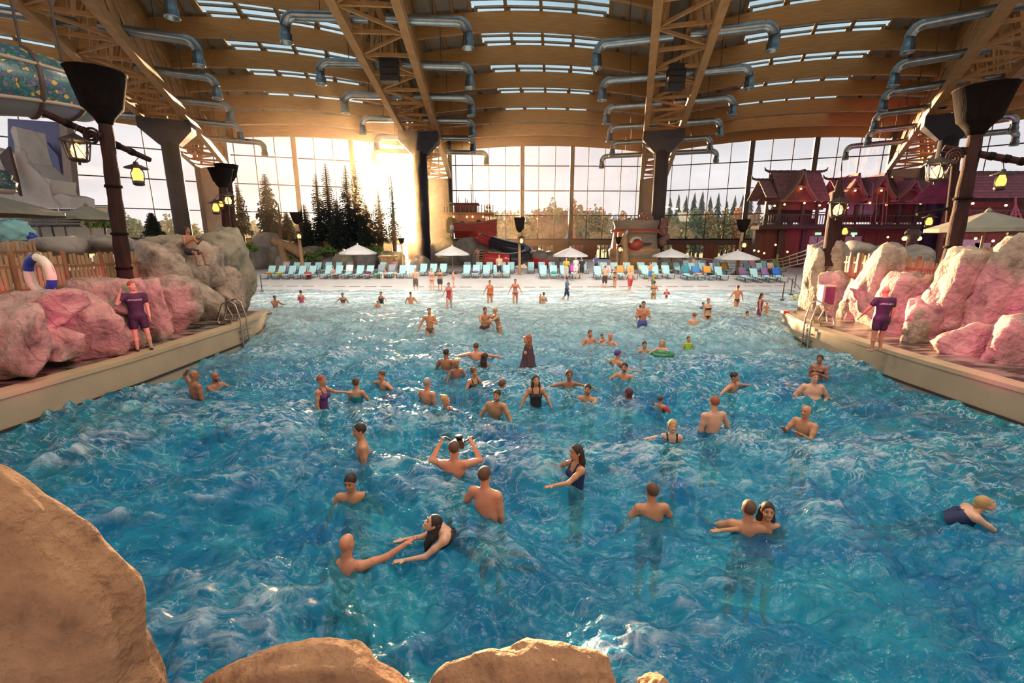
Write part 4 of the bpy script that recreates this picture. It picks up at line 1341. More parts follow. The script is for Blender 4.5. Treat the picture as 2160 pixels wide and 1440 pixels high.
towel(fr_10[3], 'back', (.03, .16, .62), 'bright blue towel over the last lounger at the right end')
towel(b5[2], 'back', (.22, .03, .10), 'dark red towel over a third row lounger on the right')
towel(b5[4], 'back', (.80, .30, .40), 'pink towel over a third row lounger before the rope fence')
towel(b5[6], 'back', (.30, .65, .10), 'light green towel over a third row lounger before the rope fence')
towel(b1[6], 'back', (.70, .72, .75), 'pale towel over a back row lounger before the trees')
towel(b1[8], 'back', (.45, .22, .26), 'dusky pink towel over a back row lounger in the glare')
# green and white box between front loungers
c = at(798, 581, 41.0); c.z = gz(c.x, c.y)
o = thing('waste_bin', c, 'small green bin with white side beside a front lounger', 'bin')
MB().lathe([(.17, 0), (.20, .5), (.21, .52), (.18, .52)], c, n=12).build('bucket', mat('bin_green', (.12, .32, .14), rough=.5), o)
MB().box(c + Vector((.34, 0, .24)), (.3, .3, .46)).build('white_box', M_canvas, o)
# rope fence with net behind the right loungers
ropes = [at(1420, 533, 54), at(1480, 545, 53.5), at(1540, 549, 53), at(1600, 549, 52), at(1650, 545, 46), at(1700, 528, 36), at(1735, 508, 30)]
o = thing('rope_fence', ropes[0], 'sagging rope net fence behind the right loungers', 'fence')
for q in range(4):
    MB().tube([p + Vector((0, 0, -.32 * q)) for p in ropes], .05, n=6).build('rope', M_rope, o)
for i in range(len(ropes) - 1):
    for u in (0, .33, .66):
        p = ropes[i].lerp(ropes[i + 1], u)
        MB().tube([p, p + Vector((.25, 0, -.96))], .025, n=5).build('net_cord', M_rope, o)
for px in (1420, 1530, 1640):
    p = at(px, 540, 53.5 if px < 1600 else 48)
    MB().tube([Vector((p.x, p.y, GROUND - .1)), p + Vector((0, 0, .2))], .11, n=8).build('post', M_lightwood, o)
# ================================================================== themed buildings on the right
M_roof = mat('dark_roof', (.27, .12, .13), (.17, .08, .09), rough=.7, scale=2)
M_bwall = mat('building_boards', (.20, .055, .035), (.13, .035, .025), rough=.7, scale=2, stretch=(3, 3, .3), bump=.3)
M_bdark = mat('building_beam', (.085, .05, .045), (.05, .03, .028), rough=.6, scale=3)
M_trim2 = mat('gable_trim', (.30, .15, .13), (.22, .10, .09), rough=.6, scale=3)
M_lit = mat('pale_panel', (.42, .44, .42), (.34, .36, .35), rough=.6)
def bulb(parent, c, r=.11):
    MB().ball(c, r, n=8, m=6).build('bulb', M_bulb, parent)
def shingle_roof(parent, x0, x1, y0, ztop, zeave, depth, m=M_roof, rows_=7, curve=.35, name='shingle_course', pieces=10):
    # front slope facing the pool, stepped courses of shingles
    n = rows_
    for i in range(n):
        u0, u1 = i / n, (i + 1) / n + .035
        def pt(u):
            s = u + curve * (u * u - u)
            return (y0 - depth * u, ztop + (zeave - ztop) * (1 - (1 - u) ** 1.0) - curve * .0)
        ya, za = pt(u0); yb, zb = pt(min(1.02, u1))
        wcell = (x1 - x0) / pieces
        for j in range(pieces):
            xa = x0 + wcell * j + .01
            xb = x0 + wcell * (j + 1) - .01
            dz = .02 * ((i * 7 + j * 3) % 3)
            MB().prism([(xa, ya, za + .10 + dz), (xb, ya, za + .10 + dz), (xb, yb - .05, zb + .16 + dz), (xa, yb - .05, zb + .16 + dz)], (0, 0, -.1)).build(name, m, parent)
    # back slope
    MB().prism([(x0, y0, ztop), (x1, y0, ztop), (x1, y0 + depth, zeave), (x0, y0 + depth, zeave)], (0, 0, .12)).build('roof_back', m, parent)
    # ridge with rounded caps
    nr = max(4, int((x1 - x0) / .7))
    for j in range(nr):
        xa = x0 - .3 + (x1 - x0 + .6) * j / nr
        xb = x0 - .3 + (x1 - x0 + .6) * (j + 1) / nr
        MB().tube([(xa, y0, ztop + .12), (xb - .04, y0, ztop + .16)], .16, n=8).build('ridge_tile', M_bdark, parent)
    for s0, xx in ((-1, x0 - .3), (1, x1 + .3)):
        MB().tube([(xx, y0, ztop + .15), (xx + s0 * .45, y0, ztop + .3), (xx + s0 * .6, y0, ztop + .65)], [.16, .13, .04], n=8).build('ridge_horn', M_bdark, parent)
def gable(parent, xc, w, y, zb, zt, depth, lit=True):
    # pointed front gable with curved barge boards and recess
    def prof(sg, k=1.0):
        pts = []
        for i in range(9):
            u = i / 8
            pts.append((xc + sg * w / 2 * (u ** 1.0 + .10 * math.sin(math.pi * u) * (-1) ), zt - (zt - zb) * (u ** .80 if u < .8 else u ** .8)))
        return pts
    L_, R_ = prof(-1), prof(1)
    poly = [(x, y, z) for x, z in L_[::-1]] + [(x, y, z) for x, z in R_[1:]]
    MB().prism(poly, (0, .15, 0)).build('gable_wall', M_bwall, parent)
    for P in (L_, R_):
        for i in range(8):
            (xa, za), (xb, zb_) = P[i], P[i + 1]
            MB().bar((xa, y - .25, za + .12), (xb, y - .25, zb_ + .12), .7, .22).build('barge_board', M_trim2, parent)
    # little roof behind the barge boards
    for P in (L_, R_):
        rows = [[(x, y - .1, z + .1), (x, y + depth, z + .1)] for x, z in P]
        MB().grid(rows, smooth=False).build('gable_roof', M_roof, parent)
    # arched brace
    MB().tube([(xc + w * .24 * math.cos(R(a_)), y - .12, zb + (zt - zb) * .38 + w * .12 * math.sin(R(a_))) for a_ in range(0, 181, 20)], .13, n=7).build('arch_brace', M_trim2, parent)
    if lit: bulb(parent, Vector((xc, y - .3, zb + (zt - zb) * .42)))
def posts_rail(parent, xa, xb, y, z, h, n, m=M_bdark):
    MB().bar((xa, y, z + h), (xb, y, z + h), .14, .14).build('hand_rail', m, parent)
    MB().bar((xa, y, z + .12), (xb, y, z + .12), .1, .1).build('bottom_rail', m, parent)
    for i in range(n + 1):
        x = xa + (xb - xa) * i / n
        MB().bar((x, y, z), (x, y, z + h), .07, .07).build('baluster', m, parent)
def X(px, Y, z=8.0):
    return (px - 1080) / pxm(Y, z)
def Z(py, Y): return at(1080, py, Y).z
YB = 58.0
# --- gabled house with open balcony
bld = thing('themed_house', (X(1660, YB), YB, GROUND), 'dark wooden house with tall tiled roof and pointed gable over a balcony', 'building')
x0, x1 = X(1592, YB, 4), X(1742, YB, 4)
zf = Z(482, YB)
n = 14
for i in range(n):
    xa, xb = x0 + (x1 - x0) * i / n, x0 + (x1 - x0) * (i + 1) / n
    MB().box(((xa + xb) / 2, YB + .2 + .03 * (i % 2), (GROUND + zf) / 2), (xb - xa - .02, .3, zf - GROUND)).build('wall_plank', M_bwall, bld)
for i in range(4):
    xx = x0 + (x1 - x0) * i / 3
    MB().box((xx, YB - .1, (GROUND + zf) / 2), (.5, .6, zf - GROUND)).build('wall_post', M_bdark, bld)
MB().box(((x0 + x1) / 2, YB - .6, zf + .05), (x1 - x0 + 1.0, 2.0, .45)).build('balcony_floor', M_bdark, bld)
MB().tube([(x0 - .4, YB - 1.6, zf + .1), (x1 + .4, YB - 1.6, zf + .1)], .26, n=9).build('balcony_log', M_bdark, bld)
posts_rail(bld, x0, x1, YB - 1.5, zf + .3, 1.3, 30)
ze, zt = Z(427, YB), Z(362, YB)
xr0, xr1 = X(1632, YB, 11), X(1736, YB, 11)
shingle_roof(bld, xr0, xr1, YB + .8, zt, ze, 2.6, rows_=7, pieces=9)
gable(bld, X(1686, YB - 1.9, 10), 4.1, YB - 1.9, ze - .1, Z(366, YB), 3.0)
shingle_roof(bld, X(1602, YB, 10), xr0 - .25, YB + .6, Z(380, YB), Z(420, YB), 2.2, rows_=5, pieces=4)
MB().box(((xr0 + xr1) / 2, YB - .6, (ze + Z(443, YB)) / 2), (xr1 - xr0, .3, ze - Z(443, YB))).build('eave_board', M_bwall, bld)
MB().box(((xr0 + xr1) / 2, YB + 1.0, (zf + ze) / 2), (xr1 - xr0 - .4, .2, 1.6)).build('back_band', M_bdark, bld)
for px in (1604, 1632, 1680, 1710, 1732):
    xx = X(px, YB, 8)
    MB().box((xx, YB - 1.3, (zf + ze) / 2), (.3, .3, ze - zf)).build('balcony_post', M_bdark, bld)
for px, py in ((1634, 434), (1655, 431), (1697, 428), (1729, 433), (1636, 516), (1612, 534), (1591, 528), (1600, 530), (1661, 531)):
    bulb(bld, at(px, py, YB - 2.2))
for px in (1645, 1665, 1690, 1700, 1712):
    c = at(px, 474, YB - .6)
    MB().box((c.x, c.y, zf + .75), (.5, .45, .9)).build('balcony_chair', M_bdark, bld)
# glazed doors at ground floor
for i, px in enumerate((1722, 1797)):
    c = at(px, 520, YB - .1)
    o = empty_struct('door_%d' % (60 + i), c)
    o['label'] = 'narrow lit glass door under the themed houses, %s one' % ('left' if i == 0 else 'right')
    for s0 in (-.55, .55):
        MB().box((c.x + s0, c.y, c.z - .2), (.95, .1, 3.0)).build('pane', M_lit, o)
    MB().box((c.x, c.y, c.z + 1.6), (.7, .12, .3)).build('exit_sign', lamp_mat('exit_sign_glow', (.35, .9, .55), 1.2) if 'exit_sign_glow' not in MATS else MATS['exit_sign_glow'], o)
# --- long tavern with dormers
tv = thing('themed_house', (X(1860, YB), YB, GROUND), 'long dark tavern with dormer gables and string lights behind the right rocks', 'building')
x0, x1 = X(1744, YB, 4), X(2040, YB, 4)
for i in range(22):
    xa, xb = x0 + (x1 - x0) * i / 22, x0 + (x1 - x0) * (i + 1) / 22
    MB().box(((xa + xb) / 2, YB + .4 + .03 * (i % 2), (GROUND + zf) / 2), (xb - xa - .02, .3, zf - GROUND)).build('wall_plank', M_bwall, tv)
MB().tube([(x0, YB - 1.6, zf + .1), (x1, YB - 1.6, zf + .1)], .28, n=9).build('balcony_log', M_bdark, tv)
MB().box(((x0 + x1) / 2, YB - .6, zf), (x1 - x0, 2.0, .4)).build('balcony_floor', M_bdark, tv)
posts_rail(tv, x0, x1, YB - 1.5, zf + .3, 1.2, 50)
ze2, zt2 = Z(434, YB), Z(378, YB)
xr0, xr1 = X(1756, YB, 10), X(2036, YB, 10)
shingle_roof(tv, xr0, xr1, YB + .8, zt2, ze2, 2.8, rows_=6, pieces=20)
for px, w in ((1799, 4.4), (1854, 4.6), (1920, 5.0)):
    gable(tv, X(px, YB - 2.1, 9.5), w * .9, YB - 2.1, Z(430, YB), Z(374 if px < 1900 else 386, YB), 3.0, lit=px != 1920)
MB().box(((xr0 + xr1) / 2, YB + .2, (ze2 + zf) / 2 + .6), (xr1 - xr0, .3, 2.4)).build('upper_wall', M_bwall, tv)
for px in (1797, 1812, 1828, 1846):
    c = at(px, 441, YB - .1)
    MB().lathe([(.75, -.9), (.75, .5), (.5, .9), (.001, 1.0)], (c.x, c.y, c.z), n=4, sy=.12, rz=R(45), smooth=False).build('arched_window', M_lit, tv)
for px in (1752, 1790, 1832, 1878, 1912, 1950):
    xx = X(px, YB, 8)
    MB().box((xx, YB - 1.3, (zf + ze2) / 2), (.32, .32, ze2 - zf)).build('balcony_post', M_bdark, tv)
for px, py in ((1788, 438), (1835, 428), (1870, 432), (1942, 429), (1873, 500), (1940, 505), (1800, 497), (1760, 420)):
    bulb(tv, at(px, py, YB - 2.4))
MB().prism([(X(1882, YB, 10), YB - 2.2, Z(430, YB)), (X(1906, YB, 10), YB - 2.2, Z(430, YB)), (X(1904, YB, 10), YB + .6, zt2 + .3), (X(1884, YB, 10), YB + .6, zt2 + .3)], (0, 0, .2)).build('roof_panel', M_trim2, tv)
# poles and rigging in front
for px, ya, yb in ((1842, 385, 470), (1852, 388, 470), (1866, 395, 475), (1874, 380, 470)):
    MB().tube([at(px - 6, yb, YB - 3), at(px, ya, YB - 3)], .06, n=6).build('rigging_pole', M_trim2, tv)
MB().tube([at(1772, 398, YB - 3), at(1812, 399, YB - 3)], .06, n=6).build('rigging_pole', M_trim2, tv)
fl_ = thing('flag_pole', at(1774, 385, YB), 'thin flag pole with a dark furled flag on the tavern roof', 'flag pole')
MB().tube([at(1774, 385, YB), at(1776, 333, YB)], .06, n=6).build('pole', M_bdark, fl_)
MB().prism([at(1775, 340, YB), at(1777, 352, YB), at(1773, 362, YB), at(1774, 350, YB)], (0, .05, 0)).build('flag', M_bdark, fl_)
# --- right house with big tile roof
YR = 46.0
rh = thing('themed_house', (X(2120, YR), YR, GROUND), 'wooden house with broad red tile roof at the right edge', 'building')
x0, x1 = X(2000, YR, 6), X(2300, YR, 6)
for i in range(12):
    xa, xb = x0 + (x1 - x0) * i / 12, x0 + (x1 - x0) * (i + 1) / 12
    MB().box(((xa + xb) / 2, YR + .6 + .03 * (i % 2), Z(455, YR) / 2 + .35), (xb - xa - .02, .3, Z(455, YR) - GROUND)).build('wall_plank', M_bwall, rh)
    MB().box(((xa + xb) / 2, YR + .4, (Z(425, YR) + Z(455, YR)) / 2), (xb - xa - .02, .3, Z(425, YR) - Z(455, YR))).build('wall_plank', M_bwall, rh)
shingle_roof(rh, X(1998, YR, 9), X(2330, YR, 9), YR + 1.0, Z(364, YR), Z(422, YR), 3.0, rows_=8, pieces=18)
posts_rail(rh, x0, x1, YR - 1.0, Z(470, YR), 1.1, 26)
MB().box(((x0 + x1) / 2, YR - .3, Z(472, YR)), (x1 - x0, 1.8, .4)).build('balcony_floor', M_bdark, rh)
for px, py in ((2052, 429), (2122, 433), (2058, 503), (2095, 508), (2150, 505), (1870, 516), (2122, 509)):
    bulb(rh, at(px, py, YR - 2.0))
for a_, b_ in (((2128, 465), (2142, 432)), ((2156, 465), (2142, 432)), ((2142, 470), (2142, 415)), ((2132, 452), (2152, 452))):
    MB().tube([at(*a_, YR - 3), at(*b_, YR - 3)], .08, n=6).build('rigging_pole', M_trim2, rh)
c = at(2040, 520, YR + .2)
MB().box(c, (2.4, .1, 1.4)).build('lit_opening', M_lit, rh)
c = at(2070, 525, YR + .2)
MB().box(c, (1.6, .1, 1.2)).build('lit_opening', M_lit, rh)
# lamp stands with two globes
for i, (px, py, Y) in enumerate(((1924, 500, 34.0), (2145, 500, 28.0))):
    c = at(px, py, Y)
    o = thing('globe_lamp', (c.x, c.y, .05 if i == 0 else 2.2), 'carved lamp stand with two glowing globes, ' + ('before the tavern' if i == 0 else 'at the right edge'), 'lamp', 'two globe lamp stands')
    zb_ = .05 if i == 0 else 2.2
    MB().lathe([(.30, 0), (.28, c.z - zb_ - .3), (.42, c.z - zb_), (.5, c.z - zb_ + .35), (.3, c.z - zb_ + .6)], (c.x, c.y, zb_), n=8).build('stand', M_bdark, o)
    for s0 in (-1, 1):
        MB().tube([c + Vector((0, 0, .3)), c + Vector((.4 * s0, 0, .5)), c + Vector((.55 * s0, 0, .1))], .05, n=6).build('arm', M_iron, o)
        MB().ball(c + Vector((.55 * s0, 0, -.1)), .16).build('globe', M_flame, o)
# ================================================================== red ship with slide behind the beach
YS = 66.0
M_hull = mat('red_hull', (.42, .05, .035), (.28, .035, .025), rough=.5, scale=1.5, stretch=(.4, .4, 4))
M_cabin = mat('cabin_boards', (.46, .30, .18), (.34, .21, .12), rough=.6, scale=2)
M_arch = mat('arch_dark', (.06, .045, .04), rough=.6)
sh = thing('play_ship', at(1000, 505, YS), 'red paddle ship play tower with cabin arches and mast poles', 'play ship')
def ps(px, py, dy=0.0): 
    return at(px, py, YS + dy)
# hull: lofted sections from stern to bow
secs = []
for u in np.linspace(0, 1, 12):
    px = 962 + (1048 - 962) * u
    w = 2.6 * math.sin(math.pi * min(1, .25 + .75 * (1 - u) ** .6) / 1.0) if u > .5 else 2.4
    w = 2.5 * (1 - max(0, (u - .45) / .55) ** 2.2) + .1
    ztop = Z(472 + 4 * math.sin(u * 3) - 9 * u * u, YS)
    zbot = Z(503 - 6 * u * u, YS)
    c = at(px, 480, YS).x
    secs.append([(c, YS - w, ztop), (c, YS - w * .95, (ztop + zbot) / 2), (c, YS - w * .5, zbot), (c, YS + w * .5, zbot), (c, YS + w * .95, (ztop + zbot) / 2), (c, YS + w, ztop)])
MB().grid(secs, smooth=False).build('hull', M_hull, sh)
MB().add([p for p in secs[0]], [tuple(range(6))]).build('stern', M_hull, sh)
for k_ in (0, 1):
    MB().tube([Vector(s[0 if k_ == 0 else 5]) + Vector((0, 0, .08)) for s in secs], .12, n=6).build('gunwale', M_trim2, sh)
# cabin
ca, cb = ps(938, 484), ps(1022, 455)
cx0, cx1, cz0, cz1 = ca.x, cb.x, ca.z, cb.z + .35
MB().box(((cx0 + cx1) / 2, YS - .2, (cz0 + cz1) / 2), (cx1 - cx0, 3.6, cz1 - cz0)).build('cabin', M_cabin, sh)
for px, w, h in ((952, 1.5, 2.2), (975, .9, 1.0), (991, .28, .8), (996, .28, .8), (1001, .28, .8), (1010, .8, 1.5)):
    c = ps(px, 474, -2.05)
    pts = [(c.x + w / 2 * q, c.y, c.z - h / 2) for q in (-1, 1)] + [(c.x + w / 2 * math.cos(R(a_)), c.y, c.z + h / 2 - w / 2 + w / 2 * math.sin(R(a_))) for a_ in range(0, 181, 30)]
    MB().prism(pts, (0, .1, 0)).build('arch_opening', M_arch, sh)
    MB().tube([Vector(p) + Vector((0, -.04, 0)) for p in pts[1:]] + [Vector(pts[0]) + Vector((0, -.04, 0))], .07, n=6).build('arch_trim', M_lightwood, sh)
MB().box(((ps(930, 452).x + ps(1042, 452).x) / 2, YS - .2, Z(452, YS)), (ps(1042, 452).x - ps(930, 452).x, 4.8, .22)).build('upper_deck', M_lightwood, sh)
for px in range(938, 1042, 6):
    c = ps(px, 451, -2.4)
    MB().bar(c, c + Vector((0, 0, .95 if px < 1010 else 1.2)), .1, .1).build('railing_post', M_bdark, sh)
a_, b_ = ps(960, 451, -.4), ps(1006, 432, -.4)
MB().box(((a_.x + b_.x) / 2, YS - .3, (a_.z + b_.z) / 2), (b_.x - a_.x, 2.2, b_.z - a_.z)).build('upper_cabin', M_hull, sh)
MB().box(((a_.x + b_.x) / 2, YS - .3, b_.z + .08), (b_.x - a_.x + .6, 2.8, .18)).build('upper_roof', M_bdark, sh)
for px in (972, 980, 990, 998):
    c = ps(px, 442, -1.45)
    MB().box(c, (.32, .08, .6)).build('upper_window', M_cabin, sh)
for px, yt in ((993, 387), (981, 417), (962, 418), (966, 414), (1002, 416), (985, 420)):
    MB().tube([ps(px + 2, 434, -1.0), ps(px, yt, -1.0)], [.09, .04], n=6).build('mast', M_bdark, sh)
MB().tube([ps(939, 448, -2.0), ps(938, 420, -2.0)], .16, n=8).build('crane_post', M_lightwood, sh)
MB().tube([ps(936, 428, -2.0), ps(954, 428, -2.0)], .08, n=8).build('crane_arm', M_lightwood, sh)
for px in (957, 985, 997, 1019):
    bulb(sh, ps(px, 457, -2.7), .12)
# slide tubes
M_slide_r = mat('slide_red', (.55, .04, .03), rough=.2, coat=.3)
M_slide_k = mat('slide_black', (.035, .03, .045), rough=.18, coat=.3)
sl = thing('water_slide', ps(1010, 505, -6), 'red and black tube slide curling down from the red ship', 'slide')
path = [ps(1008, 498, -3), ps(1022, 505, -5), ps(1050, 515, -7), ps(1080, 523, -9), ps(1102, 527, -10)]
path2 = [ps(1108, 541, -12), ps(1090, 546, -13), ps(1070, 548, -13.5), ps(1038, 546, -13), ps(1030, 545, -12.5)]
def smooth_path(P, n=6):
    out = []
    P = [Vector(p) for p in P]
    for i in range(len(P) - 1):
        p0, p1, p2, p3 = P[max(0, i - 1)], P[i], P[i + 1], P[min(len(P) - 1, i + 2)]
        for q in range(n):
            t = q / n
            out.append(.5 * ((2 * p1) + (p2 - p0) * t + (2 * p0 - 5 * p1 + 4 * p2 - p3) * t * t + (3 * p1 - p0 - 3 * p2 + p3) * t ** 3))
    out.append(P[-1])
    return out
s1 = smooth_path(path)
MB().tube(s1[:11], .85, n=14).build('tube_section', M_slide_r, sl)
MB().tube(s1[10:], .85, n=14).build('tube_section', M_slide_k, sl)
s2 = smooth_path(path2)
turn = smooth_path([path[-1], ps(1112, 532, -10.5), path2[0]])
MB().tube(turn, .8, n=14).build('tube_section', M_slide_k, sl)
MB().tube(s2[:12], .8, n=14).build('tube_section', M_slide_k, sl)
MB().tube(s2[11:], .8, n=14).build('tube_section', M_slide_r, sl)
for P in (s1, s2):
    MB().tube([p + Vector((0, -.6, .75)) for p in P], .05, n=5).build('seam', M_lit, sl)
sl2 = thing('water_slide', ps(1115, 545, -10), 'low red open slide chute running out to the right', 'slide')
MB().tube(smooth_path([ps(1108, 540, -10), ps(1130, 550, -11), ps(1165, 556, -12)]), .42, n=10).build('chute', M_slide_r, sl2)
MB().tube(smooth_path([ps(1108, 537, -10.3), ps(1130, 547, -11.3), ps(1165, 553, -12.3)]), .08, n=6).build('chute_rim', M_lit, sl2)
# rock mounds around
rk = thing('rock_mound', ps(1000, 550, -4), 'sunlit rock mound under the red ship with steps', 'rocks')
for i, (bx, dy) in enumerate((((900, 505, 985, 575), -2), ((958, 500, 1030, 560), -4), ((1000, 512, 1056, 578), -5), ((920, 500, 970, 540), 0), ((990, 520, 1040, 580), -6.5))):
    boulder(rk, bx, YS + dy, 90 + i, 2.2, M_grock, sub=3, crack=.03)
for i in range(9):
    c = ps(1006 + 3.4 * i, 528 + 5.2 * i, -7.5 - .15 * i)
    MB().box(c, (1.6, .6, .18)).build('step', M_lightwood, rk)
rk2 = thing('rock_mound', ps(1160, 556, -8), 'low grey rock mound behind the middle parasol', 'rocks')
for i, bx in enumerate(((1105, 528, 1160, 568), (1140, 530, 1185, 570), (1170, 538, 1215, 572))):
    boulder(rk2, bx, YS - 9 + i * .5, 100 + i, 1.8, M_grock, sub=3, crack=.03)
# ================================================================== carved ship bow by the grey column
YW = 54.0
M_plank = mat('bow_plank', (.30, .24, .17), (.20, .16, .11), rough=.6, scale=2, stretch=(.4, .4, 4), bump=.2)
M_planko = mat('bow_strake', (.52, .26, .10), (.40, .18, .07), rough=.5, scale=2, stretch=(.4, .4, 4))
M_carve = mat('carving', (.28, .13, .10), (.18, .08, .06), rough=.6, scale=4, bump=.4)
bow = thing('ship_bow', at(1335, 565, YW), 'carved wooden ship bow with striped strakes and red rail', 'ship')
def pw(px, py, dy=0.0): return at(px, py, YW + dy)
levels = [(568, 1300, 1378, 1.4), (556, 1292, 1384, 2.0), (544, 1286, 1388, 2.4), (532, 1284, 1390, 2.6), (524, 1285, 1390, 2.6)]
for i in range(4):
    (ya, xa, xb, wa_), (yb, xc, xd, wb_) = levels[i], levels[i + 1]
    rows = []
    for (yy, xl_, xr_, ww) in ((ya, xa, xb, wa_), ((ya + yb) / 2, (xa + xc) / 2 - 1.2, (xb + xd) / 2 + 1.2, (wa_ + wb_) / 2 + .1), (yb, xc, xd, wb_)):
        row = []
        for q in np.linspace(-1, 1, 15):
            an = q * math.pi / 2
            xm, hw_ = (xl_ + xr_) / 2, (xr_ - xl_) / 2
            p = pw(xm + hw_ * math.sin(an), yy)
            row.append((p.x, YW - ww * math.cos(an), Z(yy, YW)))
        rows.append(row)
    MB().grid(rows).build('strake', M_planko if i % 2 else M_plank, bow)
rows = []
for yy, a1, b1_, ww in ((524, 1288, 1386, 2.4), (500, 1292, 1384, 2.2), (478, 1296, 1386, 2.2), (466, 1292, 1390, 2.4)):
    row = []
    for q in np.linspace(-1, 1, 15):
        an = q * math.pi / 2
        p = pw((a1 + b1_) / 2 + (b1_ - a1) / 2 * math.sin(an), yy)
        row.append((p.x, YW - ww * math.cos(an), Z(yy, YW)))
    rows.append(row)
MB().grid(rows).build('upper_hull', M_plank, bow)
for yy, m_ in ((487, M_hull), (490, M_planko)):
    row = []
    for q in np.linspace(-1, 1, 15):
        an = q * math.pi / 2
        p = pw(1340 + 50 * math.sin(an), yy)
        row.append(Vector((p.x, YW - 2.5 * math.cos(an), Z(yy, YW))))
    MB().tube(row, .16 if m_ is M_hull else .09, n=7).build('rail', m_, bow)
MB().tube([pw(1316, 572, -2.2), pw(1318, 540, -2.9), pw(1317, 500, -2.8), pw(1321, 488, -2.6)], [.5, .45, .3, .2], n=9).build('stem_post', M_lightwood, bow)
MB().prism([pw(1317, 496, -2.9), pw(1325, 490, -2.9), pw(1322, 484, -2.9), pw(1318, 490, -2.9)], (0, -.2, 0)).build('stem_tip', M_lit, bow)
# carved beast head with horns
MB().ball(pw(1341, 516, -2.7), .75, rx=1.15, rz=.8, n=12, m=8).build('beast_head', M_hull, bow)
MB().tube(smooth_path([pw(1330, 512, -3.0), pw(1336, 503, -3.1), pw(1348, 502, -3.0), pw(1352, 508, -2.9)]), [.22 - .006 * i for i in range(19)], n=8).build('horn', M_rope, bow)
for i in range(5):
    MB().lathe([(.5 - .03 * i, -.12), (.56 - .03 * i, 0), (.5 - .03 * i, .12)], pw(1352 + 3.6 * i, 514, -2.3), n=10).build('coil', M_bdark, bow)
for px in (1293, 1302, 1311):
    MB().tube([pw(px, 524, -2.0), pw(px + 3, 490, -2.0)], .09, n=6).build('stanchion', M_planko, bow)
for i, (px, py, r) in enumerate(((1335, 480, .7), (1345, 472, .6), (1352, 464, .5), (1356, 456, .4), (1366, 474, .6), (1372, 462, .4), (1326, 484, .5), (1398, 478, .5), (1402, 468, .45), (1400, 488, .5), (1404, 500, .45), (1398, 510, .5))):
    me = rock_mesh((r, r * .7, r * 1.1), 200 + i, p=2.2, facets=6, rough=.16, sub=3)
    me.transform(Matrix.Translation(pw(px, py, -.3)))
    link('carved_figure', me, M_carve, bow)
MB().tube([pw(1352, 470, -.5), pw(1350, 452, -.5)], [.15, .03], n=6).build('spear', M_carve, bow)
rk3 = thing('rock_mound', at(1405, 570, 55), 'dark rock heap at the foot of the grey column', 'rocks')
for i, bx in enumerate(((1386, 540, 1430, 582), (1412, 534, 1440, 580))):
    boulder(rk3, bx, 54.0, 110 + i, 1.5, M_grock, sub=3, crack=.03)
# ================================================================== left corner: serpent, plaster wall, terrace
def mosaic_material():
    m = bpy.data.materials.new('mosaic_scales')
    m.use_nodes = True
    n, l = m.node_tree.nodes, m.node_tree.links
    b = n['Principled BSDF']; b.inputs['Roughness'].default_value = .3
    t = n.new('ShaderNodeTexCoord')
    v = n.new('ShaderNodeTexVoronoi'); v.inputs['Scale'].default_value = 9; v.feature = 'F1'
    l.new(t.outputs['Object'], v.inputs['Vector'])
    v2 = n.new('ShaderNodeTexVoronoi'); v2.inputs['Scale'].default_value = 9; v2.feature = 'DISTANCE_TO_EDGE'
    l.new(t.outputs['Object'], v2.inputs['Vector'])
    rp = n.new('ShaderNodeValToRGB'); rp.color_ramp.interpolation = 'CONSTANT'
    els = rp.color_ramp.elements
    els[0].position, els[0].color = 0, (.025, .12, .14, 1)
    els[1].position, els[1].color = .35, (.07, .10, .16, 1)
    for p_, c_ in ((.55, (.05, .17, .16)), (.75, (.15, .16, .22)), (.9, (.55, .34, .08))):
        q = els.new(p_); q.color = (*c_, 1)
    sp = n.new('ShaderNodeSeparateColor'); l.new(v.outputs['Color'], sp.inputs[0]); l.new(sp.outputs[0], rp.inputs[0])
    mr_ = n.new('ShaderNodeMapRange'); mr_.inputs[1].default_value = .01; mr_.inputs[2].default_value = .05
    l.new(v2.outputs['Distance'], mr_.inputs[0])
    mx = n.new('ShaderNodeMix'); mx.data_type = 'RGBA'; l.new(mr_.outputs[0], mx.inputs[0]); mx.inputs[6].default_value = (.015, .015, .02, 1); l.new(rp.outputs[0], mx.inputs[7])
    l.new(mx.outputs[2], b.inputs['Base Color'])
    return m
M_mosaic = mosaic_material()
M_band = mat('serpent_band', (.42, .34, .26), (.30, .24, .18), rough=.5, scale=3)
M_belly = mat('serpent_belly', (.16, .22, .16), (.22, .17, .28), rough=.5, scale=1.5)
sp_ = thing('sea_serpent', at(80, 180, 15), 'huge mosaic covered serpent body under the roof at upper left', 'sculpture')
spine = smooth_path([at(-160, 148, 14.0), at(-40, 160, 14.6), at(60, 176, 15.4), at(130, 192, 16.2), at(172, 208, 17.0)], 8)
rads = [1.15 - .012 * i for i in range(len(spine))]
N_ = 24
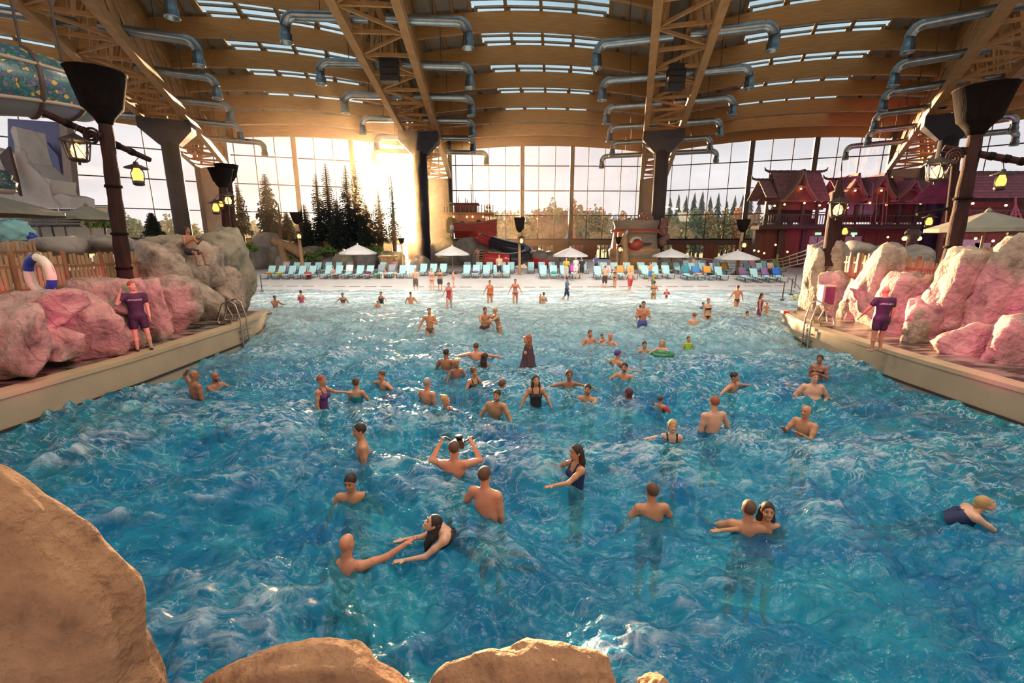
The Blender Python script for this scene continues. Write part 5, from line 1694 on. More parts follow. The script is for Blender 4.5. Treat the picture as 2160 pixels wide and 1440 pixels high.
for seg in range(4):
    i0, i1 = seg * 8, seg * 8 + 8
    for (a0, a1, m_, nm) in ((R(26), R(130), M_mosaic, 'scale_panel'), (R(-36), R(22), M_mosaic, 'knot_panel'), (R(-145), R(-40), M_belly, 'belly_panel')):
        rows = []
        for i in range(i0, i1 + 1):
            c = spine[i]
            tdir = (spine[min(i + 1, len(spine) - 1)] - spine[max(0, i - 1)]).normalized()
            sx_ = tdir.cross(Vector((0, 0, 1))).normalized()
            rr_ = rads[i] * (.55 if (seg == 3 and i == i1) else 1)
            rows.append([c + (-sx_ * -1 * math.cos(a0 + (a1 - a0) * k / 8) + Vector((0, 0, 1)) * math.sin(a0 + (a1 - a0) * k / 8)) * rr_ * (1 + .03 * math.sin(seg)) for k in range(9)])
        MB().grid(rows).build(nm, m_, sp_)
    c = spine[i0]
    tdir = (spine[i0 + 1] - spine[max(0, i0 - 1)]).normalized()
    sx_ = tdir.cross(Vector((0, 0, 1))).normalized()
    MB().tube([c + (sx_ * math.cos(R(15 * k)) + Vector((0, 0, 1)) * math.sin(R(15 * k))) * rads[i0] * 1.03 for k in range(24)], .07, n=6, closed=True).build('rib', M_bdark, sp_)
for an in (24, -38):
    pts = []
    for i in range(0, 33):
        tdir = (spine[min(i + 1, len(spine) - 1)] - spine[max(0, i - 1)]).normalized()
        sx_ = tdir.cross(Vector((0, 0, 1))).normalized()
        pts.append(spine[i] + (sx_ * math.cos(R(an)) + Vector((0, 0, 1)) * math.sin(R(an))) * rads[i] * 1.03)
    MB().tube(pts, .06, n=6).build('band', M_band, sp_)
# hanger rods of the serpent
for i in (4, 16, 26):
    MB().tube([spine[i], spine[i] + Vector((0, 0, 12))], .04, n=5).build('hanger', M_iron, sp_)
M_purple = mat('purple_wall', (.11, .12, .26), (.085, .10, .22), rough=.6, scale=.6)
M_plaster = rock_material('white_plaster', (.55, .53, .52), (.36, .35, .35), (.48, .46, .45), scale=.5, bump=.2)
pwall = thing('painted_wall', at(90, 445, 44), 'blue violet wall panel behind the broken plaster at left', 'wall panel')
MB().prism([at(18, 440, 44), at(148, 440, 44), at(132, 258, 44), at(16, 250, 44)], (0, .4, 0)).build('panel', M_purple, pwall)
MB().prism([at(122, 440, 43.5), at(142, 440, 43.5), at(122, 330, 43.5), at(98, 300, 43.5), at(104, 330, 43.5)], (0, .3, 0)).build('relief', M_purple, pwall)
MB().prism([at(146, 500, 43), at(164, 500, 43), at(141, 258, 43), at(124, 258, 43)], (0, .6, 0)).build('pillar', M_pier, pwall)
pl_ = thing('plaster_crag', at(60, 440, 34), 'broken white plaster crag rising at the left edge', 'rocks')
MB().prism([at(-60, 470, 34), at(150, 450, 34), at(146, 414, 34), at(128, 408, 34), at(112, 414, 34), at(104, 398, 34), at(106, 378, 34), at(92, 374, 34), at(70, 356, 34), at(52, 340, 34), at(44, 318, 34), at(38, 290, 34), at(34, 268, 34), at(26, 266, 34), at(22, 276, 34), at(30, 300, 34), at(32, 330, 34), at(48, 412, 34), at(20, 360, 34), at(-10, 316, 34), at(-60, 300, 34)], (0, 2.0, 0)).build('plaster_slab', M_plaster, pl_)
MB().prism([at(4, 330, 33.5), at(30, 390, 33.5), at(48, 414, 33.5), at(40, 372, 33.5), at(28, 330, 33.5), at(24, 310, 33.5)], (0, -.2, 0)).build('dark_fissure', M_bdark, pl_)
c = at(8, 385, 30)
o = thing('shell_ornament', c, 'small mosaic shell ornament at the left edge', 'ornament')
MB().lathe([(.001, -.5), (.5, -.4), (.65, 0), (.4, .2), (.5, .45), (.25, .7), (.001, .8)], c, n=12).build('shell', M_mosaic, o)
MB().lathe([(.3, -.7), (.55, -.55), (.5, -.4)], c, n=12).build('foot', M_band, o)
# terrace things behind the left fence
tr2 = thing('terrace_wall', at(180, 470, 36), 'pale low terrace wall behind the grey parasol', 'wall')
MB().prism([at(-40, 500, 37), at(230, 500, 37), at(226, 436, 37), at(-40, 432, 37)], (0, .5, 0)).build('wall_slab', M_lit, tr2)
MB().tube([at(-40, 433, 36.8), at(230, 434, 36.8)], .05, n=6).build('cap_rail', M_frame, tr2)
M_lgrey = mat('lounger_dark', (.10, .10, .11), (.07, .07, .08), rough=.6)
for i, px in enumerate((70, 96, 124, 150)):
    c = at(px, 492, 24)
    o = thing('deck_chair', c, 'dark slatted deck chair behind the left fence, %s from the left' % ORD[i], 'deck chair', 'dark deck chairs on the left terrace')
    for q in range(6):
        MB().bar(c + Vector((-.3, .25 + .07 * q, .42 + .16 * q)), c + Vector((.3, .25 + .07 * q, .42 + .16 * q)), .03, .1).build('back_slat', M_lgrey, o)
        MB().bar(c + Vector((-.3, -.6 + .14 * q, .38)), c + Vector((.3, -.6 + .14 * q, .38)), .1, .03).build('seat_slat', M_lgrey, o)
    for sx_ in (-.32, .32):
        MB().bar(c + Vector((sx_, -.7, .36)), c + Vector((sx_, .3, .36)), .05, .05).build('side_rail', M_lgrey, o)
        MB().bar(c + Vector((sx_, -.6, -.3)), c + Vector((sx_, -.6, .36)), .05, .05).build('leg', M_lgrey, o)
    MB().bar(c + Vector((-.28, .68, 1.22)), c + Vector((.28, .68, 1.22)), .05, .22).build('towel_roll', M_canvas, o)
M_robe = mat('turquoise_robe', (.28, .60, .62), (.20, .46, .50), rough=.8, scale=2)
me = rock_mesh((.75, .5, .55), 301, p=2.2, facets=6, rough=.14, sub=4); me.transform(Matrix.Translation(at(32, 490, 19)))
tag(link('cloth_bundle', me, M_robe), 'turquoise cloth bundle behind the left fence', 'cloth')
me = rock_mesh((.3, .25, .22), 302, p=2.2, facets=5, rough=.1, sub=3); me.transform(Matrix.Translation(at(62, 500, 19)))
tag(link('cloth_bundle', me, M_ringb), 'dark blue cloth bundle beside the turquoise one', 'cloth')
for i, (bx, Y, m_) in enumerate((((70, 495, 140, 540), 17, M_grock), ((135, 495, 190, 535), 19, M_grock), ((188, 495, 245, 538), 19, M_grock), ((262, 502, 318, 560), 20, M_grock), ((-20, 508, 60, 560), 16.5, M_grock))):
    o = boulder(None, bx, Y, 120 + i, .9, m_, sub=3, crack=.03, name='terrace_rock')
    tag(o, 'low grey green rock behind the left fence, %s from the left edge' % ORD[(i + 1) % 5], 'rock', 'terrace rocks behind the left fence')
for i, (bx, Y) in enumerate((((1795, 505, 1850, 545), 24), ((1840, 510, 1915, 590), 23), ((1900, 515, 1975, 600), 22), ((2040, 522, 2140, 660), 19))):
    o = boulder(None, bx, Y, 130 + i, .9, M_grock, sub=3, crack=.03, name='terrace_rock')
    tag(o, 'low grey rock behind the right fence, %s from the left' % ORD[i], 'rock', 'terrace rocks behind the right fence')
# ================================================================== trees
M_needle = mat('spruce_needles', (.035, .055, .045), (.018, .03, .028), rough=.8, scale=6)
M_trunk = mat('spruce_trunk', (.10, .065, .05), (.06, .04, .035), rough=.8, scale=4, stretch=(2, 2, .4))
def spruce(px, ytop, ybase, Y, wpx, seed, lab, grp, snag=False):
    rg = random.Random(seed)
    top, base = at(px, ytop, Y), at(px, ybase, Y)
    foot = Vector((top.x, Y, GROUND - .1))
    base = Vector((top.x, Y, base.z))
    H = top.z - base.z
    Wd = wpx / pxm(Y, 6) / 2
    o = thing('spruce_tree', base, lab, 'tree', grp)
    MB().tube([foot, base, base + Vector((.05, 0, H * .5)), base + Vector((0, 0, H * .99))], [.34, .32, .2, .04], n=8).build('trunk', M_trunk, o)
    mb = MB()
    z = H * .10
    while z < H * .985:
        u = z / H
        r = Wd * (1 - u) ** .75 * rg.uniform(.75, 1.1) + .18
        nb = 7 if u < .75 else 6
        a0 = rg.uniform(0, 6.28)
        for j in range(nb):
            an = a0 + 6.283 * j / nb + rg.uniform(-.25, .25)
            L = r * rg.uniform(.65, 1.1)
            dr = Vector((math.cos(an), math.sin(an), 0))
            sd = Vector((-dr.y, dr.x, 0))
            p0 = base + Vector((0, 0, z + .15))
            droop = .38 * L
            # drooping bough with side twigs
            for q in range(3):
                s0, s1 = q / 3, (q + 1) / 3 + .08
                pa = p0 + dr * (L * s0) + Vector((0, 0, -droop * s0 * s0))
                pb = p0 + dr * (L * s1) + Vector((0, 0, -droop * s1 * s1 + (.12 if q == 2 else 0)))
                wq = L * .23 * (1.1 - .5 * s0)
                mb.add([pa, pa.lerp(pb, .5) + sd * wq - Vector((0, 0, .1 * L)), pb, pa.lerp(pb, .5) - sd * wq - Vector((0, 0, .1 * L))], [(0, 1, 2, 3)])
                for sg in (-1, 1):
                    pm = pa.lerp(pb, .4)
                    tip = pm + sd * (sg * wq * 1.9) + dr * .12 * L - Vector((0, 0, .26 * L * rg.uniform(.6, 1.2)))
                    mb.add([pm, pm + dr * .12 * L, tip, pm + sd * (sg * wq * .8) - Vector((0, 0, .16 * L))], [(0, 1, 2, 3)])
        z += H * .025 * (1.15 - .4 * u) * rg.uniform(.85, 1.15)
    f = mb.build('boughs', M_needle, o)
    f['kind'] = 'stuff'
    return o
S_ = [(498, 388, 500, 62, 46, 'dark spruce partly hidden behind the left rock pillar'), (557, 366, 508, 58, 62, 'full dark spruce left of the first torch pole'),
      (603, 448, 512, 60, 40, 'short spruce just left of the first torch pole'), (664, 366, 520, 60, 40, 'slim spruce, leftmost of the close group of four'), (685, 343, 520, 61, 52, 'tallest spruce of the close group behind the torch'),
      (727, 346, 522, 60, 56, 'broad spruce left of the thick window post'), (748, 345, 522, 62, 56, 'broad spruce in front of the thick window post'), (796, 388, 520, 62, 40, 'spruce with thin crown left of the sun'),
      (824, 365, 520, 66, 34, 'spruce whose tip rises above the sun'), (708, 420, 530, 58, 60, 'low bushy spruce in the middle of the group'), (770, 425, 530, 59, 56, 'low bushy spruce between group and sun'), (640, 430, 530, 58, 44, 'low bushy spruce behind the first torch pole'),
      ]
for i, (px, yt, yb, Y, w, lab) in enumerate(S_):
    spruce(px, yt, yb, Y, w, 20 + i, lab, 'indoor spruce trees')
spruce(318, 452, 500, 40, 36, 51, 'small spruce behind the left rocks', 'indoor spruce trees')
o = thing('dead_trunk', at(589, 520, 57), 'bare broken tree trunk beside the full spruce', 'trunk')
MB().tube([at(592, 510, 57), at(589, 455, 57), at(587, 428, 57)], [.25, .16, .03], n=8).build('stem', M_trunk, o)
MB().tube([at(590, 470, 57), at(580, 455, 57)], [.08, .03], n=6).build('snag', M_trunk, o)
# rocks, fallen trunk and planting under the spruces
gm = thing('rock_mound', at(600, 560, 55), 'grey green rock mound under the spruce trees', 'rocks')
for i, bx in enumerate(((535, 490, 590, 575), (560, 515, 640, 575), (520, 520, 560, 575), (625, 520, 690, 575), (680, 535, 720, 580), (700, 528, 745, 575), (735, 525, 800, 575), (795, 528, 850, 580), (585, 535, 615, 582), (640, 548, 690, 585), (860, 540, 905, 580))):
    boulder(gm, bx, 55 - (i % 3), 140 + i, 2.0, M_rock2 if i % 2 else M_grock, sub=3, crack=.03)
o = thing('fallen_log', at(580, 508, 53), 'pale fallen tree trunk propped on the rocks', 'log')
MB().tube([at(576, 507, 53), at(610, 520, 53), at(645, 540, 53)], [.45, .55, .6], n=10).build('trunk', M_lightwood, o)
MB().tube([at(592, 513, 53), at(598, 540, 52.5), at(606, 562, 52)], [.35, .4, .6], n=9).build('root_leg', M_lightwood, o)
c = at(818, 540, 50)
o = thing('wooden_crate', at(818, 563, 50), 'low wooden hut shaped crate right of the leftmost parasol', 'crate')
zt_ = at(818, 547, 50).z + .3
MB().box((c.x, c.y, (GROUND + zt_) / 2), (1.3, 1.0, zt_ - GROUND)).build('body', M_picket, o)
MB().box((c.x, c.y, at(818, 547, 50).z + .35), (1.8, 1.4, .16)).build('lid', M_lightwood, o)
M_leaf = mat('fresh_leaves', (.16, .26, .05), (.08, .15, .03), rough=.7, scale=8)
def bush(px, py, Y, r, seed, lab, m=None):
    rg = random.Random(seed)
    c = at(px, py, Y)
    o = thing('bush', c, lab, 'bush', 'bushes under the trees')
    mb = MB()
    for i in range(260):
        v = Vector((rg.gauss(0, 1), rg.gauss(0, 1), rg.gauss(0, 1))).normalized() * r * rg.uniform(.5, 1.0)
        v.z = abs(v.z) * .8
        p = c + v
        t1 = Vector((rg.gauss(0, 1), rg.gauss(0, 1), rg.gauss(0, 1))).normalized() * .22
        t2 = t1.cross(Vector((rg.gauss(0, 1), rg.gauss(0, 1), 1))).normalized() * .1
        mb.add([p - t1, p + t2, p + t1, p - t2], [(0, 1, 2, 3)])
    f = mb.build('leaves', m or M_leaf, o)
    f['kind'] = 'stuff'
    MB().tube([Vector((c.x, c.y, 2.2 if Y < 32 else GROUND - .1)), c + Vector((0, 0, r * .4))], .06, n=6).build('stem', M_trunk, o)
for i, (px, py, Y, r, lab) in enumerate(((688, 536, 54, 1.3, 'light green bush on the rocks left of the parasol'), (625, 545, 54, 1.1, 'green bush at the foot of the first torch pole'), (655, 548, 53, 1.0, 'low green bush right of the first torch pole'),
        (525, 530, 50, 1.2, 'green bush beside the left rock pillar'), (790, 534, 55, 1.4, 'sunlit bush on the rocks right of the parasol'), (220, 478, 30, .9, 'leafy plant behind the grey parasol'))):
    bush(px, py, Y, r, 60 + i, lab)
# ---- trees outside the windows
M_aut = [mat('leaf_rust', (.50, .30, .16), (.36, .22, .12), rough=.9, scale=.6), mat('leaf_olive', (.38, .37, .20), (.27, .27, .14), rough=.9, scale=.6), mat('leaf_gold', (.55, .44, .22), (.42, .34, .16), rough=.9, scale=.6), mat('leaf_green', (.25, .33, .19), (.17, .24, .14), rough=.9, scale=.6)]  # leaf tones lightened, putting outdoor haze into the colour
M_conif = mat('forest_conifer', (.11, .16, .16), (.07, .11, .11), rough=.9, scale=.6)
TREEW = ['rust coloured', 'olive green', 'golden', 'green']
ocount = [0]
def outside_tree(px, ytop, Y, wpx, kind, seed, lab, conifer=False):
    rg = random.Random(seed)
    top = at(px, ytop, Y)
    z0 = 0.0 if Y < 140 else -1.5
    H = top.z - z0
    r = wpx / pxm(Y, 8) / 2
    base = Vector((top.x, Y, z0))
    o = thing('forest_conifer' if conifer else 'forest_tree', base, lab, 'tree', 'trees outside the windows')
    MB().tube([base, base + Vector((0, 0, H * .5))], [.4, .2], n=6).build('trunk', M_trunk, o)
    mb = MB()
    if conifer:
        for q in range(18):
            u = q / 18
            zz = H * (.12 + .86 * u)
            rr_ = r * (1 - u) ** .8 + .25
            n = 11
            vs = [base + Vector((rg.uniform(-.1, .1), 0, zz + H * .085))]
            for j in range(2 * n):
                an = math.pi * j / n + rg.uniform(-.1, .1)
                k = rr_ * (1.0 if j % 2 else .45) * rg.uniform(.6, 1.25)
                vs.append(base + Vector((k * math.cos(an), k * math.sin(an), zz - .05 * H * (1 if j % 2 else 0))))
            mb.add(vs, [(0, 1 + j, 1 + (j + 1) % (2 * n)) for j in range(2 * n)])
    else:
        for i in range(900):
            v = Vector((rg.gauss(0, 1), rg.gauss(0, 1), rg.gauss(0, 1))).normalized() * rg.uniform(.55, 1.0)
            lob = 1 + .22 * math.sin(v.x * 5 + seed) * math.cos(v.z * 6 + seed)
            p = base + Vector((v.x * r * lob, v.y * r * lob, H * .56 + v.z * H * .42 * lob))
            t1 = Vector((rg.gauss(0, 1), rg.gauss(0, 1), rg.gauss(0, 1))).normalized() * r * .17
            t2 = t1.cross(Vector((rg.gauss(0, 1), rg.gauss(0, 1), rg.gauss(0, 1)))).normalized() * r * .13
            mb.add([p - t1, p + t2, p + t1, p - t2], [(0, 1, 2, 3)])
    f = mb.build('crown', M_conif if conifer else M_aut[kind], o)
    f['kind'] = 'stuff'
rg = random.Random(11)
i = 0
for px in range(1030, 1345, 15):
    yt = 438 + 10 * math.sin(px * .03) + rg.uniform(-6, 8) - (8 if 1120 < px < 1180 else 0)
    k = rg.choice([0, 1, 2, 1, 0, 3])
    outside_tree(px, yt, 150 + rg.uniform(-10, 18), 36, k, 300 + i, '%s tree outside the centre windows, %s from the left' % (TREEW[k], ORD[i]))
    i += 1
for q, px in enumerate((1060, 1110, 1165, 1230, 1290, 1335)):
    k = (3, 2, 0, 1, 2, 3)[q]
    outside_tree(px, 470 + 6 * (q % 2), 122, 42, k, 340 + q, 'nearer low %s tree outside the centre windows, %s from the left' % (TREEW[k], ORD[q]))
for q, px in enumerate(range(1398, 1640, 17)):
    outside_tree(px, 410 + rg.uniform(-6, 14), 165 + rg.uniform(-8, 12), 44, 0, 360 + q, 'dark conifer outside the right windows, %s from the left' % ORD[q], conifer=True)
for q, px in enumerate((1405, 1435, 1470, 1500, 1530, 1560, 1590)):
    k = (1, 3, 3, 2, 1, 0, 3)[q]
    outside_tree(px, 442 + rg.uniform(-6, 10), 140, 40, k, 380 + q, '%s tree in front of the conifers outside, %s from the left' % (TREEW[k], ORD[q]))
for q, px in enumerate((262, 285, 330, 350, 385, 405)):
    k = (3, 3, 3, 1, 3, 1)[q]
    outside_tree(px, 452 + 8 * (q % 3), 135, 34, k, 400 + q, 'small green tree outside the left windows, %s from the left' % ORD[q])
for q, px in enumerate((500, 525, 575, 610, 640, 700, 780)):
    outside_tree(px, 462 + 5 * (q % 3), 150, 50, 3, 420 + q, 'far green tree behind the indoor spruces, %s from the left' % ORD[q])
# red roofed barn and blue tarpaulins outside
hz = thing('red_barn', at(1210, 505, 112), 'small red gabled barn outside the centre windows', 'building')
a_, b_, c_ = at(1193, 508, 112), at(1228, 508, 112), at(1209, 484, 112)
MB().prism([Vector((a_.x, 112, 0)), Vector((b_.x, 112, 0)), Vector((b_.x, 112, a_.z - .2)), c_ - Vector((0, 0, .3)), Vector((a_.x, 112, a_.z - .2))], (0, 6, 0)).build('gable_front', M_hull, hz)
for p, q in ((a_, c_), (b_, c_)):
    d = (p - q).normalized()
    MB().prism([q, p + d * .6, p + d * .6 + Vector((0, 7, 0)), q + Vector((0, 7, 0))], (0, 0, .2)).build('roof_slope', M_lit, hz)
# ================================================================== people
def surface_nets(D, org, vox):
    s = D < 0
    c = [s[i:s.shape[0] - 1 + i, j:s.shape[1] - 1 + j, k:s.shape[2] - 1 + k] for i in (0, 1) for j in (0, 1) for k in (0, 1)]
    cnt = np.zeros(c[0].shape, np.int8)
    for q in c: cnt += q
    act = np.argwhere((cnt > 0) & (cnt < 8))
    if len(act) == 0: return None, None
    idm = -np.ones(cnt.shape, np.int64)
    idm[act[:, 0], act[:, 1], act[:, 2]] = np.arange(len(act))
    acc = np.zeros((len(act), 3)); num = np.zeros(len(act))
    corners = [(i, j, k) for i in (0, 1) for j in (0, 1) for k in (0, 1)]
    vals = {q: D[act[:, 0] + q[0], act[:, 1] + q[1], act[:, 2] + q[2]] for q in corners}
    for ax in range(3):
        for q in corners:
            if q[ax]: continue
            p = list(q); p[ax] = 1; p = tuple(p)
            a, b = vals[q], vals[p]
            m = (a < 0) != (b < 0)
            t = np.where(m, a / np.where(m, a - b, 1), 0)
            pos = np.tile(np.array(q, float), (len(act), 1)); pos[:, ax] += t
            acc[m] += pos[m]; num[m] += 1
    V = (act + acc / num[:, None]) * vox + np.array(org)
    F = []
    for ax in range(3):
        sl0 = [slice(1, -1)] * 3; sl0[ax] = slice(0, -1)
        sl1 = [slice(1, -1)] * 3; sl1[ax] = slice(1, None)
        A, B = s[tuple(sl0)], s[tuple(sl1)]
        e = np.argwhere(A != B)
        if not len(e): continue
        off = np.ones(3, int); off[ax] = 0
        e = e + off
        inside = s[e[:, 0], e[:, 1], e[:, 2]]
        u, v = (ax + 1) % 3, (ax + 2) % 3
        du = np.zeros(3, int); du[u] = 1
        dv = np.zeros(3, int); dv[v] = 1
        def g(x): return idm[x[:, 0], x[:, 1], x[:, 2]]
        q = np.stack([g(e - du - dv), g(e - dv), g(e), g(e - du)], 1)
        q[~inside] = q[~inside][:, ::-1]
        F.append(q)
    F = np.concatenate(F)
    F = F[(F >= 0).all(1)]
    return V, F
def vv(*a): return np.array(a, float)
def unit(a): return a / max(1e-9, np.linalg.norm(a))
class Prims:
    def __init__(s): s.L = []
    def cone(s, a, b, ra, rb, k=.025, g=''): s.L.append(('c', np.array(a, float), np.array(b, float), ra, rb, k, g))
    def ell(s, c, r, ax, k=.03, g=''): s.L.append(('e', np.array(c, float), np.array(r, float), np.array(ax, float), None, k, g))
    def field(s, vox, groups=None, inflate=0.0, pad=.05, cuts=(), only=None):
        L = [p for p in s.L if groups is None or p[6] in groups]
        lo, hi = np.full(3, 1e9), np.full(3, -1e9)
        bb = []
        for p in L:
            if p[0] == 'c':
                r = max(p[3], p[4]); a, b = np.minimum(p[1], p[2]) - r, np.maximum(p[1], p[2]) + r
            else:
                r = p[2].max(); a, b = p[1] - r, p[1] + r
            bb.append((a - inflate, b + inflate)); lo = np.minimum(lo, a - inflate); hi = np.maximum(hi, b + inflate)
        lo -= pad; hi += pad
        n = np.ceil((hi - lo) / vox).astype(int) + 1
        D = np.full(n, 1.0, np.float32)
        for p, (a, b) in zip(L, bb):
            k = p[5]
            i0 = np.maximum(0, np.floor((a - lo - k - vox * 2) / vox).astype(int)); i1 = np.minimum(n, np.ceil((b - lo + k + vox * 2) / vox).astype(int) + 1)
            gx, gy, gz_ = [np.arange(i0[q], i1[q]) * vox + lo[q] for q in range(3)]
            X_, Y_, Z_ = gx[:, None, None], gy[None, :, None], gz_[None, None, :]
            if p[0] == 'c':
                A, B = p[1], p[2]; d = B - A; dd = max(1e-9, d @ d)
                t = np.clip(((X_ - A[0]) * d[0] + (Y_ - A[1]) * d[1] + (Z_ - A[2]) * d[2]) / dd, 0, 1)
                dist = np.sqrt((X_ - A[0] - t * d[0]) ** 2 + (Y_ - A[1] - t * d[1]) ** 2 + (Z_ - A[2] - t * d[2]) ** 2) - (p[3] + (p[4] - p[3]) * t)
            else:
                c, r, ax = p[1], p[2], p[3]
                q0 = sum(((X_ - c[0]) * ax[i][0] + (Y_ - c[1]) * ax[i][1] + (Z_ - c[2]) * ax[i][2]) ** 2 / r[i] ** 2 for i in range(3))
                q1 = sum(((X_ - c[0]) * ax[i][0] + (Y_ - c[1]) * ax[i][1] + (Z_ - c[2]) * ax[i][2]) ** 2 / r[i] ** 4 for i in range(3))
                k0, k1 = np.sqrt(q0), np.sqrt(q1)
                dist = k0 * (k0 - 1) / np.maximum(k1, 1e-6)
            dist = dist - inflate
            blk = D[i0[0]:i1[0], i0[1]:i1[1], i0[2]:i1[2]]
            h = np.maximum(k - np.abs(blk - dist), 0) / k
            D[i0[0]:i1[0], i0[1]:i1[1], i0[2]:i1[2]] = np.minimum(blk, dist) - h * h * k * .25
        for (c, nrm_) in cuts:      # keep the side the normal points away from
            gx, gy, gz_ = [np.arange(n[q]) * vox + lo[q] for q in range(3)]
            pl = (gx[:, None, None] - c[0]) * nrm_[0] + (gy[None, :, None] - c[1]) * nrm_[1] + (gz_[None, None, :] - c[2]) * nrm_[2]
            D = np.maximum(D, pl)
        return D, lo
ARM = {'down': ((.14, 0, -1), (.05, -.18, -1)), 'out': ((.48, -.15, -.87), (.4, -.35, -.85)), 'spread': ((.95, -.1, -.2), (1, -.2, -.15)), 'float': ((.75, -.35, -.55), (.35, -.9, -.1)),
       'front': ((.15, -.85, -.5), (0, -1, .0)), 'pray': ((.2, -.6, -.8), (-.3, -.8, .5)), 'head': ((.7, .0, .7), (-.8, .15, .45)), 'camera': ((.62, -.62, -.12), (-.45, -.35, .82)),
       'hug': ((.35, -.9, .15), (-.75, -.6, .1)), 'hip': ((.55, .1, -.85), (-.55, -.5, -.6)), 'chest': ((.3, -.2, -.9), (-.7, -.6, .45)), 'phone': ((.2, -.45, -.85), (-.2, -.9, .45)),
       'shoulder': ((.5, -.55, -.55), (-.35, -.25, 1)), 'reach': ((.5, -.8, -.35), (.2, -1, -.1)), 'swing': ((.35, -.35, -.9), (.3, -.5, -.9)), 'up': ((.25, .0, 1), (-.4, .3, .6)), 'back': ((.3, .4, -.9), (.1, .2, -1)), 'raise': ((.8, -.5, .1), (.75, -.6, .35))}
LEG = {'straight': ((.05, 0, -1), (.01, .03, -1)), 'walkA': ((.03, -.35, -.94), (.02, .1, -1)), 'walkB': ((.03, .28, -.95), (.02, .5, -.85)), 'bent': ((.1, -.5, -.8), (.05, .5, -.85)), 'sit': ((.13, -1, -.05), (.05, -.12, -1)),
       'trail': ((.08, .85, -.5), (.05, .95, -.3)), 'recline': ((.1, -1, .12), (.06, -1, -.2)), 'apart': ((.3, 0, -.95), (.25, .1, -.97)), 'knees': ((.1, -.8, .55), (.05, -.45, -.9))}
LEAN = {'up': (0, 0, 1), 'lean': (0, -.25, 1), 'bend': (0, -.6, .85), 'swim': (0, -.8, .62), 'recline': (0, .8, .7), 'back': (0, .18, 1)}
